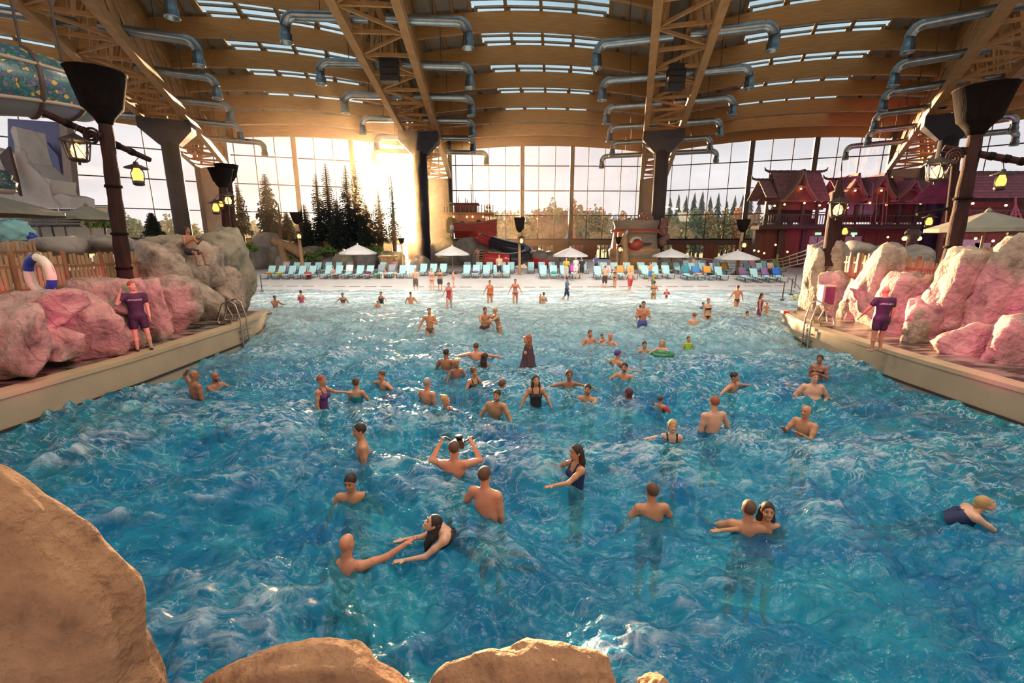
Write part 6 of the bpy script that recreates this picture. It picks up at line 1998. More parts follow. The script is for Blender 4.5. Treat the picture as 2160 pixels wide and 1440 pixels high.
def build_body(H, sex, fat, lean, arms, legs, head, detail, kid=False):
    S = H / 1.75
    P = Prims()
    u = unit(vv(*LEAN[lean])) if isinstance(lean, str) else unit(vv(*lean))
    lat = vv(1, 0, 0)
    fr = unit(np.cross(lat, u))
    AX = (lat, fr, u)
    pel = vv(0, 0, .93) * S
    f = sex == 'f'
    hs = 1.22 if kid else 1.0
    w = fat
    P.ell(pel + u * .0, vv(.172 if f else .155, .115 * (1 + .5 * (w - 1)), .125) * S * vv(w, 1, 1), AX, .05, 'pelvis')
    P.ell(pel + u * .19 * S + fr * .03 * (w - 1) * S, vv(.125 if f else .14, .095, .16) * S * vv(w, w ** 1.5, 1), AX, .06, 'torso')
    P.ell(pel + u * .38 * S, vv(.145 if f else .168, .108, .17) * S * vv(w ** .6, w ** .6, 1), AX, .06, 'torso')
    sh = .158 if f else .185
    shc = pel + u * .50 * S
    P.cone(shc - lat * sh * .85 * S, shc + lat * sh * .85 * S, .062 * S, .062 * S, .06, 'torso')
    if f and not kid:
        for s in (-1, 1):
            P.ell(pel + u * .37 * S + fr * .095 * S + lat * s * .075 * S, vv(.062, .055, .06) * S, AX, .03, 'torso')
    nk = pel + u * .55 * S
    hy, hp = head
    hr = Matrix.Rotation(R(hy), 3, 'Z') @ Matrix.Rotation(R(hp), 3, 'X')
    def hv(x, y, z): return np.array(hr @ Vector((x, y, z))) * S * hs
    hb = nk + u * .02 * S + vv(0, 0, .05) * S
    hc = hb + (u * .06 + vv(0, 0, .06)) * S * hs + fr * .025 * S
    HA = (unit(hv(1, 0, 0)), unit(hv(0, -1, 0)), unit(hv(0, 0, 1)))
    P.cone(nk - u * .04 * S, hc - vv(0, 0, .02) * S, (.05 if f else .06) * S, (.046 if f else .056) * S, .04, 'neck')
    P.ell(hc + hv(0, .008, .025), vv(.074, .094, .092) * S * hs, HA, .03, 'head')
    P.ell(hc + hv(0, -.028, -.05), vv(.056, .062, .066) * S * hs, HA, .035, 'head')
    if detail > 0:
        P.cone(hc + hv(0, -.088, .012), hc + hv(0, -.104, -.022), .009 * S * hs, .014 * S * hs, .012, 'head')
        for s in (-1, 1):
            P.ell(hc + hv(.074 * s, .012, -.005), vv(.012, .022, .034) * S * hs, HA, .008, 'head')
            P.ell(hc + hv(.026 * s, -.083, -.028), vv(.020, .012, .02) * S * hs, HA, .02, 'head')
        P.ell(hc + hv(0, -.082, -.085), vv(.024, .018, .018) * S * hs, HA, .02, 'head')
    J = {'pel': pel, 'u': u, 'fr': fr, 'lat': lat, 'hc': hc, 'HA': HA, 'S': S, 'hs': hs, 'hv': hv, 'sh': shc, 'nk': nk, 'arms': [], 'legs': []}
    for s, a in zip((-1, 1), arms):
        ud, fd = ARM[a] if isinstance(a, str) else a
        ud, fd = unit(vv(ud[0] * s, ud[1], ud[2])), unit(vv(fd[0] * s, fd[1], fd[2]))
        j0 = shc + lat * s * sh * S
        j1 = j0 + ud * .28 * S; j2 = j1 + fd * .25 * S
        m = (.92 if f else 1.08) * (1 + .35 * (w - 1)) * (.85 if kid else 1)
        P.cone(j0, j0.copy() * .5 + j1 * .5, .052 * S * m, .048 * S * m, .035, 'uarm')
        P.cone(j0 * .5 + j1 * .5, j1, .048 * S * m, .037 * S * m, .02, 'uarm2')
        P.cone(j1, j2, .039 * S * m, .026 * S * m, .02, 'farm')
        side = unit(np.cross(fd, vv(0, 0, 1)) if abs(fd[2]) < .9 else np.cross(fd, vv(0, 1, 0)))
        nrm_ = unit(np.cross(side, fd))
        if abs(fd[2]) >= .9: side, nrm_ = nrm_, side
        pc = j2 + fd * .05 * S
        P.ell(pc, vv(.037, .016, .052) * S, (side, nrm_, fd), .015, 'hand')
        if detail > 0:
            fr_ = max(.0088, detail * .62) * S
            for q, (o_, L_) in enumerate(((-.028, .062), (-.0095, .076), (.0095, .072), (.028, .056))):
                b0 = pc + fd * .035 * S + side * o_ * S
                b1_ = b0 + (fd * L_ * .55 + nrm_ * .004) * S
                P.cone(b0, b1_, fr_, fr_ * .95, .006, 'hand')
                P.cone(b1_, b1_ + (fd * L_ * .42 + nrm_ * .016 * -1) * S, fr_ * .95, fr_ * .8, .006, 'hand')
            tb = j2 + fd * .025 * S - side * .028 * S * s
            P.cone(tb, tb + (fd * .04 - side * .035 * s) * S, fr_ * 1.2, fr_, .01, 'hand')
        else:
            P.cone(pc, pc + fd * .09 * S, .024 * S, .016 * S, .02, 'hand')
        J['arms'].append((j0, j1, j2, fd))
    for s, a in zip((-1, 1), legs):
        td, sd_ = LEG[a] if isinstance(a, str) else a
        td, sd_ = unit(vv(td[0] * s, td[1], td[2])), unit(vv(sd_[0] * s, sd_[1], sd_[2]))
        j0 = pel + lat * s * .088 * S * (1 + .4 * (w - 1)) - u * .04 * S
        j1 = j0 + td * .42 * S; j2 = j1 + sd_ * .40 * S
        m = 1 + .45 * (w - 1)
        mid = j0 * .45 + j1 * .55
        P.cone(j0, mid, (.092 if f else .086) * S * m, .072 * S * m, .04, 'thigh')
        P.cone(mid, j1, .072 * S * m, .053 * S * m, .02, 'thigh2')
        P.cone(j1, j1 * .6 + j2 * .4, .052 * S * m, .054 * S * m, .02, 'shin')
        P.cone(j1 * .6 + j2 * .4, j2, .052 * S * m, .034 * S, .02, 'shin')
        toe = unit(vv(.12 * s, -1, -.12)) if sd_[2] < -.6 else unit(sd_ + vv(0, 0, .6))
        P.cone(j2 + vv(0, .02, -.03) * S, j2 + toe * .17 * S + vv(0, 0, -.035) * S, .036 * S, .028 * S, .02, 'foot')
        J['legs'].append((j0, j1, j2))
    return P, J
def mesh_from(P, vox, name, **k):
    D, lo = P.field(vox, **k)
    V, F = surface_nets(D, lo, vox)
    if V is None or len(F) == 0: return None
    return np_mesh(name, V, F)
SKIN = [mat('skin_tan', (.56, .27, .14), (.49, .22, .11), rough=.42, scale=6), mat('skin_fair', (.68, .39, .26), (.61, .33, .21), rough=.42, scale=6), mat('skin_brown', (.36, .16, .085), (.30, .125, .065), rough=.4, scale=6), mat('skin_red', (.62, .27, .155), (.55, .22, .12), rough=.42, scale=6)]
HAIRC = {'dark': mat('hair_dark', (.035, .018, .012), (.02, .01, .008), rough=.62, scale=30, stretch=(4, 4, .6)), 'brown': mat('hair_brown', (.13, .06, .03), (.08, .035, .018), rough=.65, scale=30, stretch=(4, 4, .6)),
         'blond': mat('hair_blond', (.52, .33, .14), (.38, .22, .08), rough=.65, scale=30, stretch=(4, 4, .6)), 'red': mat('hair_red', (.34, .09, .04), (.24, .06, .03), rough=.65, scale=30, stretch=(4, 4, .6)), 'grey': mat('hair_grey', (.34, .29, .25), (.24, .2, .17), rough=.65, scale=30, stretch=(4, 4, .6)),
         'plum': mat('hair_plum', (.10, .03, .06), (.06, .02, .04), rough=.65, scale=30, stretch=(4, 4, .6))}
M_eye = mat('eye_dark', (.02, .015, .012), rough=.2)
M_lip = mat('lips', (.42, .12, .10), rough=.4)
CL = {}
def cloth(c):
    k = 'cloth_%02d_%02d_%02d' % tuple(int(x * 99) for x in c)
    return mat(k, c, tuple(x * .7 for x in c), rough=.7, scale=14)
PEOPLE = []
def person(px, ytop, yw, face, label, sex='m', H=None, fat=1.0, lean='up', arms=('down', 'down'), legs=('straight', 'straight'), head=(0, 0), hair='short', hc='dark', skin=0, wear=(), zf=None, Y=None, vox=None, kid=False, beard=False, dz=0.0, extra=None, roll=0.0):
    Hh = H or (1.68 if sex == 'f' else 1.78)
    # place: Y from where the body meets the water or floor
    if Y is None:
        z0 = 0.0 if zf is None else zf
        p = atz(px, yw, z0)
        if zf is None:
            for _ in range(3): p = atz(px, yw, min(.5, wz(p.x, p.y)))
        Y = p.y
    sc_ = pxm(Y, 0)
    if vox is None:
        vox = .0115 if sc_ > 75 else (.0135 if sc_ > 55 else (.018 if sc_ > 36 else .026))
    detail = vox if vox < .0165 else 0
    if kid: Hh = H or 1.2
    ztop = at(px, ytop, Y).z
    if zf is not None and lean == 'up' and H is None:
        Hh = min(1.95, max(.8, (ztop - zf) / 1.0))
    P, J = build_body(Hh, sex, fat, lean, arms, legs, head, detail, kid)
    S, hs, hv, HA, hcn = J['S'], J['hs'], J['hv'], J['HA'], J['hc']
    me = mesh_from(P, vox, 'person')
    topz = float((hcn + hv(0, .008, .025) + vv(0, 0, .095) * S * hs)[2])
    xh = float(hcn[0]); 
    rzm = Matrix.Rotation(R(face), 4, 'Z')
    off = rzm @ Vector((hcn[0], hcn[1], 0))
    hp_ = at(px, ytop, Y)
    rootx, rooty = hp_.x - off.x, Y - off.y
    zr = ztop - topz + dz
    if zf is not None: zr = zf - .045 * S if (H is None or True) and lean != 'recline' and legs[0] not in ('sit', 'knees', 'recline') else zr
    o = link('person', me, SKIN[skin])
    o.matrix_basis = Matrix.Translation((rootx, rooty, zr)) @ rzm
    tag(o, label, 'person', 'people at the wave pool')
    def part(name, m, me2):
        if me2 is None: return None
        return child(name, me2, m, o)
    u, fr, lat, pel = J['u'], J['fr'], J['lat'], J['pel']
    # hair
    hm = HAIRC[hc]
    Q = Prims()
    hvx = max(.009, vox * .8)
    cc = hcn + hv(0, .012, .03)
    if hair in ('short', 'bun', 'long', 'pony', 'bob'):
        Q.ell(cc, vv(.083, .102, .098) * S * hs, HA, .02, 'h')
        cuts = [(hcn + hv(0, -.045, .035), unit(hv(0, -.75, -.65))) if hair == 'short' else (hcn + hv(0, -.04, .02), unit(hv(0, -.85, -.5)))]
        if hair == 'short': cuts.append((hcn + hv(0, 0, -.04), unit(hv(0, .1, -1))))
        else: cuts.append((hcn + hv(0, 0, -.06), unit(hv(0, .1, -1))))
        part('hair', hm, mesh_from(Q, hvx, 'hair', groups={'h'}, cuts=cuts))
        if hair in ('bun', 'pony', 'long', 'bob'):
            Q2 = Prims()
            if hair == 'bun': Q2.ell(hcn + hv(0, .085, .10), vv(.042, .042, .04) * S * hs, HA, .02, 'h')
            if hair == 'pony':
                Q2.cone(hcn + hv(0, .10, .04), hcn + hv(.01, .14, -.08), .03 * S, .028 * S, .02, 'h'); Q2.cone(hcn + hv(.01, .14, -.08), hcn + hv(.02, .12, -.22), .028 * S, .012 * S, .02, 'h')
            if hair == 'bob':
                for s in (-1, 0, 1): Q2.cone(hcn + hv(.06 * s, .05 if s else .08, .02), hcn + hv(.062 * s, .04 if s else .075, -.10), .036 * S, .026 * S, .03, 'h')
            if hair == 'long':
                for s in (-1, 0, 1):
                    Q2.cone(hcn + hv(.055 * s, .06, .02), hcn + hv(.07 * s, .08, -.14), .042 * S, .045 * S, .03, 'h'); Q2.cone(hcn + hv(.07 * s, .08, -.14), hcn + hv(.06 * s, .10, -.33), .045 * S, .02 * S, .03, 'h')
            part('hair_length', hm, mesh_from(Q2, hvx, 'hair_length'))
    elif hair == 'cap':
        Q.ell(cc, vv(.084, .104, .10) * S * hs, HA, .02, 'h')
        part('swim_cap', cloth((.10, .06, .30)), mesh_from(Q, hvx, 'swim_cap', cuts=[(hcn + hv(0, -.03, .03), unit(hv(0, -.6, -.8)))]))
    elif hair == 'fringe':
        Q.ell(cc - hv(0, -.0, .03), vv(.082, .100, .075) * S * hs, HA, .02, 'h')
        part('hair', hm, mesh_from(Q, hvx, 'hair', cuts=[(hcn + hv(0, -.01, 0), unit(hv(0, -1, .0))), (hcn + hv(0, 0, -.045), unit(hv(0, 0, -1))), (hcn + hv(0, 0, .06), unit(hv(0, 0, 1)))]))
    if beard:
        Q = Prims()
        Q.ell(hcn + hv(0, -.030, -.064), vv(.061, .068, .058) * S * hs, HA, .02, 'h')
        part('beard', hm, mesh_from(Q, hvx, 'beard', cuts=[(hcn + hv(0, 0, -.052), unit(hv(0, -.25, 1)))]))
    # face
    if sc_ > 36 or detail:
        for s in (-1, 1):
            part('eye', M_eye, MB().ball(tuple(hcn + hv(.031 * s, -.083, .006)), .0085 * S * hs, n=8, m=5, rx=1.3).mesh('eye'))
        mb = MB()
        for s in (-1, 1): mb.bar(hcn + hv(.014 * s, -.098, .032), hcn + hv(.044 * s, -.086, .033), .008 * S, .006 * S)
        part('eyebrows', hm, mb.mesh('eyebrows'))
        part('mouth', M_lip, MB().ball(tuple(hcn + hv(0, -.088, -.058)), .02 * S * hs, n=8, m=5, rx=1.15, ry=.5, rz=.42).mesh('mouth'))
    # clothes
    cv = max(.0125, vox)
    tk = max(.008, vox * .55)
    for wkind, wc in wear:
        m = cloth(wc)
        if wkind in ('trunks', 'shorts', 'briefs', 'skirt'):
            gr = {'trunks': {'pelvis', 'thigh'}, 'shorts': {'pelvis', 'thigh', 'thigh2'}, 'briefs': {'pelvis'}, 'skirt': {'pelvis', 'thigh'}}[wkind]
            part('swim_' + wkind if wkind != 'shorts' else 'shorts', m, mesh_from(P, cv, wkind, groups=gr, inflate=tk + (.012 if wkind in ('trunks', 'shorts', 'skirt') else 0), cuts=[(pel + u * .10 * S, u)]))
        elif wkind == 'bikini':
            part('bikini_bottom', m, mesh_from(P, cv, 'bikini_bottom', groups={'pelvis'}, inflate=tk, cuts=[(pel + u * .045 * S, u)]))
            part('bikini_top', m, mesh_from(P, cv, 'bikini_top', groups={'torso'}, inflate=tk, cuts=[(pel + u * .415 * S, u), (pel + u * .325 * S, -u)]))
            for s in (-1, 1):
                Q = Prims(); Q.cone(pel + u * .41 * S + fr * .12 * S + lat * .07 * s * S, J['nk'] + lat * .05 * s * S - u * .01 * S, .011, .011, .01); Q.cone(J['nk'] + lat * .05 * s * S - u * .01 * S, pel + u * .41 * S - fr * .10 * S + lat * .06 * s * S, .011, .011, .01)
                part('strap', m, mesh_from(Q, min(cv, .014), 'strap'))
        elif wkind == 'suit':
            part('swimsuit', m, mesh_from(P, cv, 'swimsuit', groups={'pelvis', 'torso'}, inflate=tk, cuts=[(pel + u * .435 * S, u)]))
            for s in (-1, 1):
                Q = Prims(); Q.cone(pel + u * .42 * S + fr * .115 * S + lat * .08 * s * S, J['sh'] + lat * .09 * s * S + u * .072 * S + fr * .03 * S, .018, .017, .01); Q.cone(J['sh'] + lat * .09 * s * S + u * .072 * S + fr * .03 * S, pel + u * .40 * S - fr * .115 * S + lat * .03 * s * S, .017, .018, .01)
                part('strap', m, mesh_from(Q, min(cv, .014), 'strap'))
        elif wkind == 'shirt':
            part('shirt', m, mesh_from(P, cv, 'shirt', groups={'pelvis', 'torso', 'uarm'}, inflate=tk + .012, cuts=[(J['nk'] + u * .015 * S, u), (pel - u * .06 * S, -u)]))
        elif wkind == 'shoes':
            for s in (0, 1):
                a = J['legs'][s][2]
                Q = Prims(); Q.cone(a + vv(0, .03, -.03) * S, a + vv(0, -.16, -.04) * S, .048, .042, .02)
                part('shoe', m, mesh_from(Q, cv, 'shoe'))
        elif wkind == 'armbands':
            for a in J['arms']:
                Q = Prims(); Q.cone(a[0] * .6 + a[1] * .4, a[0] * .2 + a[1] * .8, .075, .075, .02)
                part('armband', m, mesh_from(Q, cv, 'armband'))
        elif wkind == 'vest':
            part('swim_vest', m, mesh_from(P, cv, 'swim_vest', groups={'torso'}, inflate=.03, cuts=[(pel + u * .52 * S, u)]))
    PEOPLE.append((o, J))
    return o, J
# ---- people in the pool, from front to back
BLK, NAVY = (.02, .02, .025), (.02, .03, .10)
BLUE, PURP, RED, TEAL = (.03, .10, .45), (.12, .03, .14), (.55, .04, .05), (.05, .26, .28)
person(730, 1127, 1184, 172, 'bald man seen from behind in black shorts, arm stretched right', arms=('raise', 'out'), legs=('apart', 'apart'), hair='none', skin=3, wear=[('shorts', BLK)], head=(-10, 0), lean='lean')
person(912, 1087, 1152, -75, 'woman with long wet hair swimming left near the bald man', 'f', lean='swim', arms=('front', 'front'), legs=('trail', 'trail'), hair='long', hc='dark', skin=1, wear=[('suit', BLK)], head=(0, -35))
person(2082, 1047, 1108, 65, 'blond woman with ponytail swimming at the right edge', 'f', lean='swim', arms=('front', 'float'), legs=('trail', 'trail'), hair='pony', hc='blond', skin=1, wear=[('suit', NAVY)], head=(10, -35))
hug_m, _ = person(1582, 1055, 1118, 160, 'man seen from behind hugging a laughing woman', arms=('float', 'float'), hair='short', hc='brown', skin=0, wear=[('shorts', PURP)])
person(1622, 1061, 1116, -18, 'laughing long haired woman embraced in the water', 'f', arms=(((.75, -.62, -.05), (.85, -.45, .05)), 'chest'), hair='long', hc='dark', skin=0, wear=[('bikini', NAVY)], head=(0, -8))
person(1377, 1018, 1086, 182, 'man with wet hair seen from behind in black trunks, right of centre', arms=('out', 'out'), hair='short', hc='brown', skin=0, wear=[('trunks', BLK)])
person(1216, 938, 1020, -72, 'woman in navy swimsuit standing in profile facing left', 'f', arms=('float', 'front'), hair='long', hc='dark', skin=0, wear=[('suit', NAVY)])
person(1022, 984, 1066, 158, 'muscular man from behind reaching an arm to the left', arms=('down', 'out'), hair='short', hc='brown', skin=3, wear=[('trunks', NAVY)], lean=(.18, -.1, 1))
person(738, 1000, 1050, 5, 'dark haired man facing the camera with arms under water', arms=('out', 'float'), hair='short', hc='dark', skin=0, wear=[('trunks', BLK)], head=(-12, 10))
cam_m, cam_j = person(957, 930, 990, 180, 'man from behind with back tattoo holding up a camera', arms=('camera', 'camera'), hair='short', hc='brown', skin=3, wear=[('trunks', NAVY)])
person(757, 893, 960, -68, 'man in blue trunks in profile facing left', arms=('down', 'down'), hair='short', hc='dark', skin=0, wear=[('trunks', BLUE)])
person(1420, 885, 938, -8, 'fair haired older woman in dark swimsuit facing the camera', 'f', arms=('spread', 'down'), hair='bob', hc='blond', skin=1, wear=[('suit', BLK)])
person(1702, 855, 917, -65, 'half bald man with hands raised together before his chest', arms=('pray', 'pray'), hair='fringe', hc='dark', skin=0, wear=[('trunks', NAVY)])
person(1508, 835, 905, 188, 'man with shoulder tattoo seen from behind in patterned trunks', arms=('out', 'down'), hair='short', hc='red', skin=1, wear=[('trunks', PURP)])
person(1720, 785, 852, -12, 'heavy bare chested man standing near the right wall', arms=('hip', 'hip'), fat=1.5, hair='short', hc='red', skin=1, wear=[('trunks', BLUE)])
person(1731, 748, 800, -45, 'dark haired woman in black bikini behind the heavy man', 'f', arms=('down', 'chest'), hair='pony', hc='dark', skin=2, wear=[('bikini', BLK)])
person(1551, 785, 822, 35, 'man in navy trunks with arms spread under water', arms=('spread', 'spread'), hair='short', hc='dark', skin=0, wear=[('trunks', NAVY)], head=(15, 0))
person(408, 780, 838, 150, 'bald tanned man with a hand on his head by the left wall', arms=('down', 'head'), hair='none', skin=2, wear=[('trunks', BLK)], head=(-40, 0))
person(452, 784, 822, 75, 'bearded bald man beside him reaching right over the water', arms=('front', 'front'), hair='none', hc='dark', skin=2, beard=True, wear=[('trunks', BLUE)])
person(677, 791, 852, 80, 'woman with short red hair in profile facing right', 'f', arms=('down', 'float'), hair='short', hc='red', skin=0, wear=[('suit', PURP)])
person(750, 797, 852, 178, 'woman from behind in teal crossed back swimsuit', 'f', arms=('out', 'down'), hair='bun', hc='brown', skin=0, wear=[('suit', TEAL)])
person(804, 782, 818, -40, 'man looking left with arms spread in the glare', arms=('spread', 'spread'), hair='short', hc='brown', skin=3, wear=[('trunks', BLUE)], lean=(-.2, 0, 1))
person(901, 797, 846, 150, 'grey haired bather from behind in the glare', arms=('down', 'down'), hair='short', hc='grey', skin=3, wear=[('trunks', BLUE)])
person(939, 833, 882, 40, 'blond woman in red swimsuit looking up to the right', 'f', arms=('down', 'out'), hair='bun', hc='blond', skin=0, wear=[('suit', RED)], head=(20, -12))
person(1048, 822, 876, -20, 'bearded man swimming with legs trailing to the left', arms=('out', 'out'), legs=(((.5, .5, -.6), (.6, .5, -.5)), ((-.3, .5, -.6), (-.4, .5, -.5))), hair='short', hc='dark', skin=0, beard=True, wear=[('trunks', BLK)], lean=(.25, -.1, 1), Y=9.0)
person(1060, 800, 838, 130, 'boy with short hair just behind the bearded man', hair='short', hc='brown', skin=0, kid=True, H=1.45, Y=10.2, wear=[('trunks', NAVY)], arms=('float', 'float'))
person(1000, 776, 812, 40, 'woman with hair in a bun looking right, left of the robed figure', 'f', arms=('out', 'out'), hair='bun', hc='brown', skin=0, wear=[('suit', BLK)], head=(15, 0))
person(963, 757, 790, 20, 'fair haired child in front of the dark bather', arms=('out', 'out'), hair='short', hc='blond', skin=2, kid=True, H=1.4)
person(941, 735, 766, 165, 'dark backlit bather left of the man with spread arms', arms=('out', 'out'), hair='short', hc='dark', skin=2)
person(1004, 722, 758, 180, 'backlit man with both arms spread wide', arms=('spread', 'spread'), hair='short', hc='brown', skin=3)
person(1023, 744, 776, 150, 'girl with dark braid below the man with spread arms', 'f', arms=('float', 'float'), hair='long', hc='dark', skin=2, kid=True, H=1.45)
person(1131, 792, 826, 0, 'dark haired woman with thin straps facing the camera in the middle', 'f', arms=('out', 'out'), hair='long', hc='dark', skin=0, wear=[('suit', BLK)], head=(8, -14))
person(1201, 780, 815, 0, 'boy with arms spread wide facing the camera', arms=('spread', 'spread'), hair='short', hc='brown', skin=2, kid=True, H=1.5)
person(1240, 810, 836, -25, 'man with black beard and only his head above water', arms=('float', 'front'), hair='short', hc='dark', skin=0, beard=True)
person(1326, 817, 848, -140, 'plum haired woman seen from behind with head above water', 'f', arms=('float', 'float'), hair='bob', hc='plum', skin=2)
person(1394, 834, 862, 140, 'small child wearing red armbands', arms=('out', 'out'), hair='short', hc='brown', skin=0, kid=True, H=1.0, wear=[('armbands', RED)])
person(1318, 765, 798, -30, 'dark haired man with short beard looking left', arms=('float', 'out'), hair='short', hc='dark', skin=0, beard=True)
person(1304, 737, 766, 120, 'swimmer in a purple bathing cap', arms=('float', 'float'), hair='cap', skin=0)
person(1360, 720, 742, -5, 'dark haired boy behind the purple cap swimmer', hair='short', hc='dark', skin=0, kid=True, H=1.45, arms=('float', 'float'))
person(1397, 716, 746, -30, 'woman with long pale blond hair next to the dark haired boy', 'f', arms=('float', 'float'), hair='long', hc='blond', skin=1)
person(1453, 709, 736, 10, 'child in a lime green swim vest', arms=('out', 'out'), hair='short', hc='brown', skin=0, kid=True, H=1.1, wear=[('vest', (.40, .70, .05))])
person(1245, 696, 722, 15, 'man with dark beard looking right in mid pool', arms=('out', 'out'), hair='short', hc='brown', skin=3, beard=True)
person(1271, 704, 724, 40, 'small child held up by a man in mid pool', arms=('float', 'float'), hair='short', hc='brown', skin=3, kid=True, H=1.0)
person(1288, 702, 727, -40, 'bald man holding a small child in mid pool', arms=('front', 'float'), hair='none', hc='brown', skin=3)
# standing in the shallows
person(905, 649, 706, 0, 'bare chested man wading towards the camera in the sun glare', arms=('out', 'chest'), legs=('walkA', 'walkB'), hair='short', hc='brown', skin=0, wear=[('briefs', (.16, .09, .06))], H=1.82)
person(1023, 648, 694, 15, 'father bending over a child in the shallow water', arms=('front', 'float'), hair='short', hc='dark', skin=0, wear=[('trunks', (.10, .03, .05))], lean='lean', H=1.8)
person(1030, 668, 694, 0, 'small child between two adults in the shallow water', arms=('out', 'out'), hair='short', hc='dark', skin=0, kid=True, H=.95)
person(1044, 649, 694, -70, 'woman in striped bikini bending towards the child', 'f', arms=('reach', 'reach'), hair='bun', hc='blond', skin=0, wear=[('bikini', (.20, .22, .14))], lean='lean', H=1.72)
person(1358, 635, 692, -8, 'man in blue plaid trunks carrying a toddler', arms=('chest', 'chest'), hair='short', hc='dark', skin=3, wear=[('shorts', (.08, .12, .40))], H=1.86)
person(1351, 643, 690, 175, 'toddler carried on the arm of the man in blue trunks', arms=('hug', 'hug'), legs=('sit', 'sit'), hair='short', hc='dark', skin=3, kid=True, H=.85, Y=17.75, wear=[('briefs', (.3, .05, .1))])
person(1495, 629, 682, 15, 'woman in black bikini standing knee deep facing the camera', 'f', arms=('down', 'down'), hair='short', hc='red', skin=1, wear=[('bikini', BLK)], H=1.74)
person(1484, 637, 653, 20, 'boy in a blue shirt low in the water behind the bikini woman', arms=('out', 'out'), hair='short', hc='dark', skin=0, kid=True, H=1.15, wear=[('shirt', (.05, .25, .45))])
person(1465, 659, 690, 180, 'man with short hair seen from behind up to his chest', arms=('out', 'down'), hair='short', hc='red', skin=1)
person(1577, 656, 680, 25, 'child splashing in front of the right deck', arms=('float', 'out'), hair='short', hc='dark', skin=0, kid=True, H=1.2)
person(1557, 601, 649, 182, 'man in dark briefs walking away through the shallows', arms=('out', 'out'), legs=('walkA', 'walkB'), hair='short', hc='brown', skin=0, wear=[('briefs', (.12, .02, .06))], H=1.78)
person(1607, 618, 661, 60, 'dark haired woman in purple swim dress beside a toddler', 'f', arms=('down', 'reach'), hair='long', hc='dark', skin=0, fat=1.15, wear=[('suit', (.18, .03, .12)), ('skirt', (.18, .03, .12))], H=1.72)
person(1618, 638, 658, -20, 'toddler standing next to the woman in purple', arms=('out', 'out'), hair='short', hc='brown', skin=0, kid=True, H=.9)
person(1381, 592, 637, 140, 'woman in a bikini standing sideways in shallow water', 'f', arms=('chest', 'chest'), hair='bun', hc='brown', skin=0, wear=[('bikini', (.16, .14, .08))], H=1.7)
person(1407, 609, 633, 0, 'toddler with red armbands walking in the shallows', arms=('out', 'out'), legs=('walkA', 'walkB'), hair='short', hc='brown', skin=0, kid=True, H=.9, wear=[('armbands', RED), ('briefs', BLK)])
person(946, 596, 648, 0, 'girl in a red swimsuit wading towards the camera', 'f', arms=('out', 'down'), legs=('walkA', 'walkB'), hair='bun', hc='brown', skin=1, wear=[('suit', (.62, .06, .08))], H=1.6)
person(1033, 591, 641, 0, 'woman in orange bikini top and dark briefs wading in', 'f', arms=('out', 'down'), legs=('walkA', 'straight'), hair='pony', hc='dark', skin=0, fat=1.15, wear=[('suit', (.75, .18, .05)), ('briefs', BLK)], H=1.72)
person(1087, 588, 641, 0, 'woman in red bikini walking into the water', 'f', arms=('out', 'out'), legs=('walkA', 'walkB'), hair='pony', hc='brown', skin=0, wear=[('bikini', (.50, .03, .06))], H=1.74)
person(1147, 616, 640, 185, 'woman in teal bikini with her back turned holding a baby', 'f', arms=('chest', 'down'), hair='bun', hc='plum', skin=0, wear=[('bikini', (.03, .32, .28))])
person(1140, 619, 640, 150, 'baby on the arm of the woman in teal', hair='short', hc='grey', skin=0, kid=True, H=.8, arms=('hug', 'hug'), Y=28.3)
person(1197, 584, 632, 75, 'boy walking right with a blue towel over his shoulder', arms=('swing', 'chest'), legs=('walkA', 'walkB'), hair='short', hc='dark', skin=2, wear=[('shorts', NAVY), ('shirt', (.10, .22, .40))], H=1.55)
person(579, 623, 648, 60, 'bather holding on beside the end of the left wall', arms=('front', 'front'), hair='short', hc='dark', skin=2)
person(634, 612, 638, 180, 'woman in pink top with her back turned at left', 'f', arms=('chest', 'chest'), hair='bun', hc='dark', skin=3, wear=[('suit', (.45, .08, .14))])
person(722, 617, 640, 20, 'person bending in the shallow water in front of the loungers', 'f', arms=('float', 'out'), hair='short', hc='brown', skin=2, wear=[('bikini', BLK)])
person(803, 615, 638, -10, 'woman with dark top sitting in the glare with a child', 'f', arms=('down', 'float'), hair='bun', hc='brown', skin=0, wear=[('suit', BLK)])
person(796, 634, 650, 15, 'small child before the woman in the glare', hair='short', hc='dark', skin=0, kid=True, H=.95, arms=('out', 'out'))
person(866, 615, 638, 180, 'bather from behind sitting in the bright glare', arms=('out', 'out'), hair='short', hc='brown', skin=0)
# on the beach
person(875, 565, 614, 0, 'man in dark shorts standing at the waterline with folded hands', arms=('chest', 'chest'), hair='short', hc='blond', skin=1, wear=[('shorts', (.14, .11, .08))], zf=.0)
person(910, 566, 614, 0, 'woman in pink bikini standing at the waterline', 'f', arms=('down', 'down'), hair='bun', hc='brown', skin=1, wear=[('bikini', (.60, .16, .18))], zf=.0)
person(927, 566, 614, 0, 'woman in dark top and skirt standing at the waterline', 'f', arms=('down', 'down'), hair='long', hc='brown', skin=0, wear=[('bikini', BLK), ('skirt', (.05, .05, .05))], zf=.0)
person(956, 569, 608, 90, 'girl in pink standing in profile beside the other bathers', 'f', arms=('chest', 'chest'), hair='bun', hc='brown', skin=1, wear=[('suit', (.70, .24, .20))], zf=.06)
person(1277, 560, 607, 170, 'man in dark trunks talking beside the front loungers', arms=('chest', 'chest'), hair='short', hc='brown', skin=1, wear=[('shorts', (.07, .03, .03))], zf=.1)
person(1298, 562, 607, -60, 'woman in black bikini talking to the man in dark trunks', 'f', arms=('hip', 'down'), hair='bun', hc='dark', skin=0, wear=[('bikini', BLK)], zf=.1)
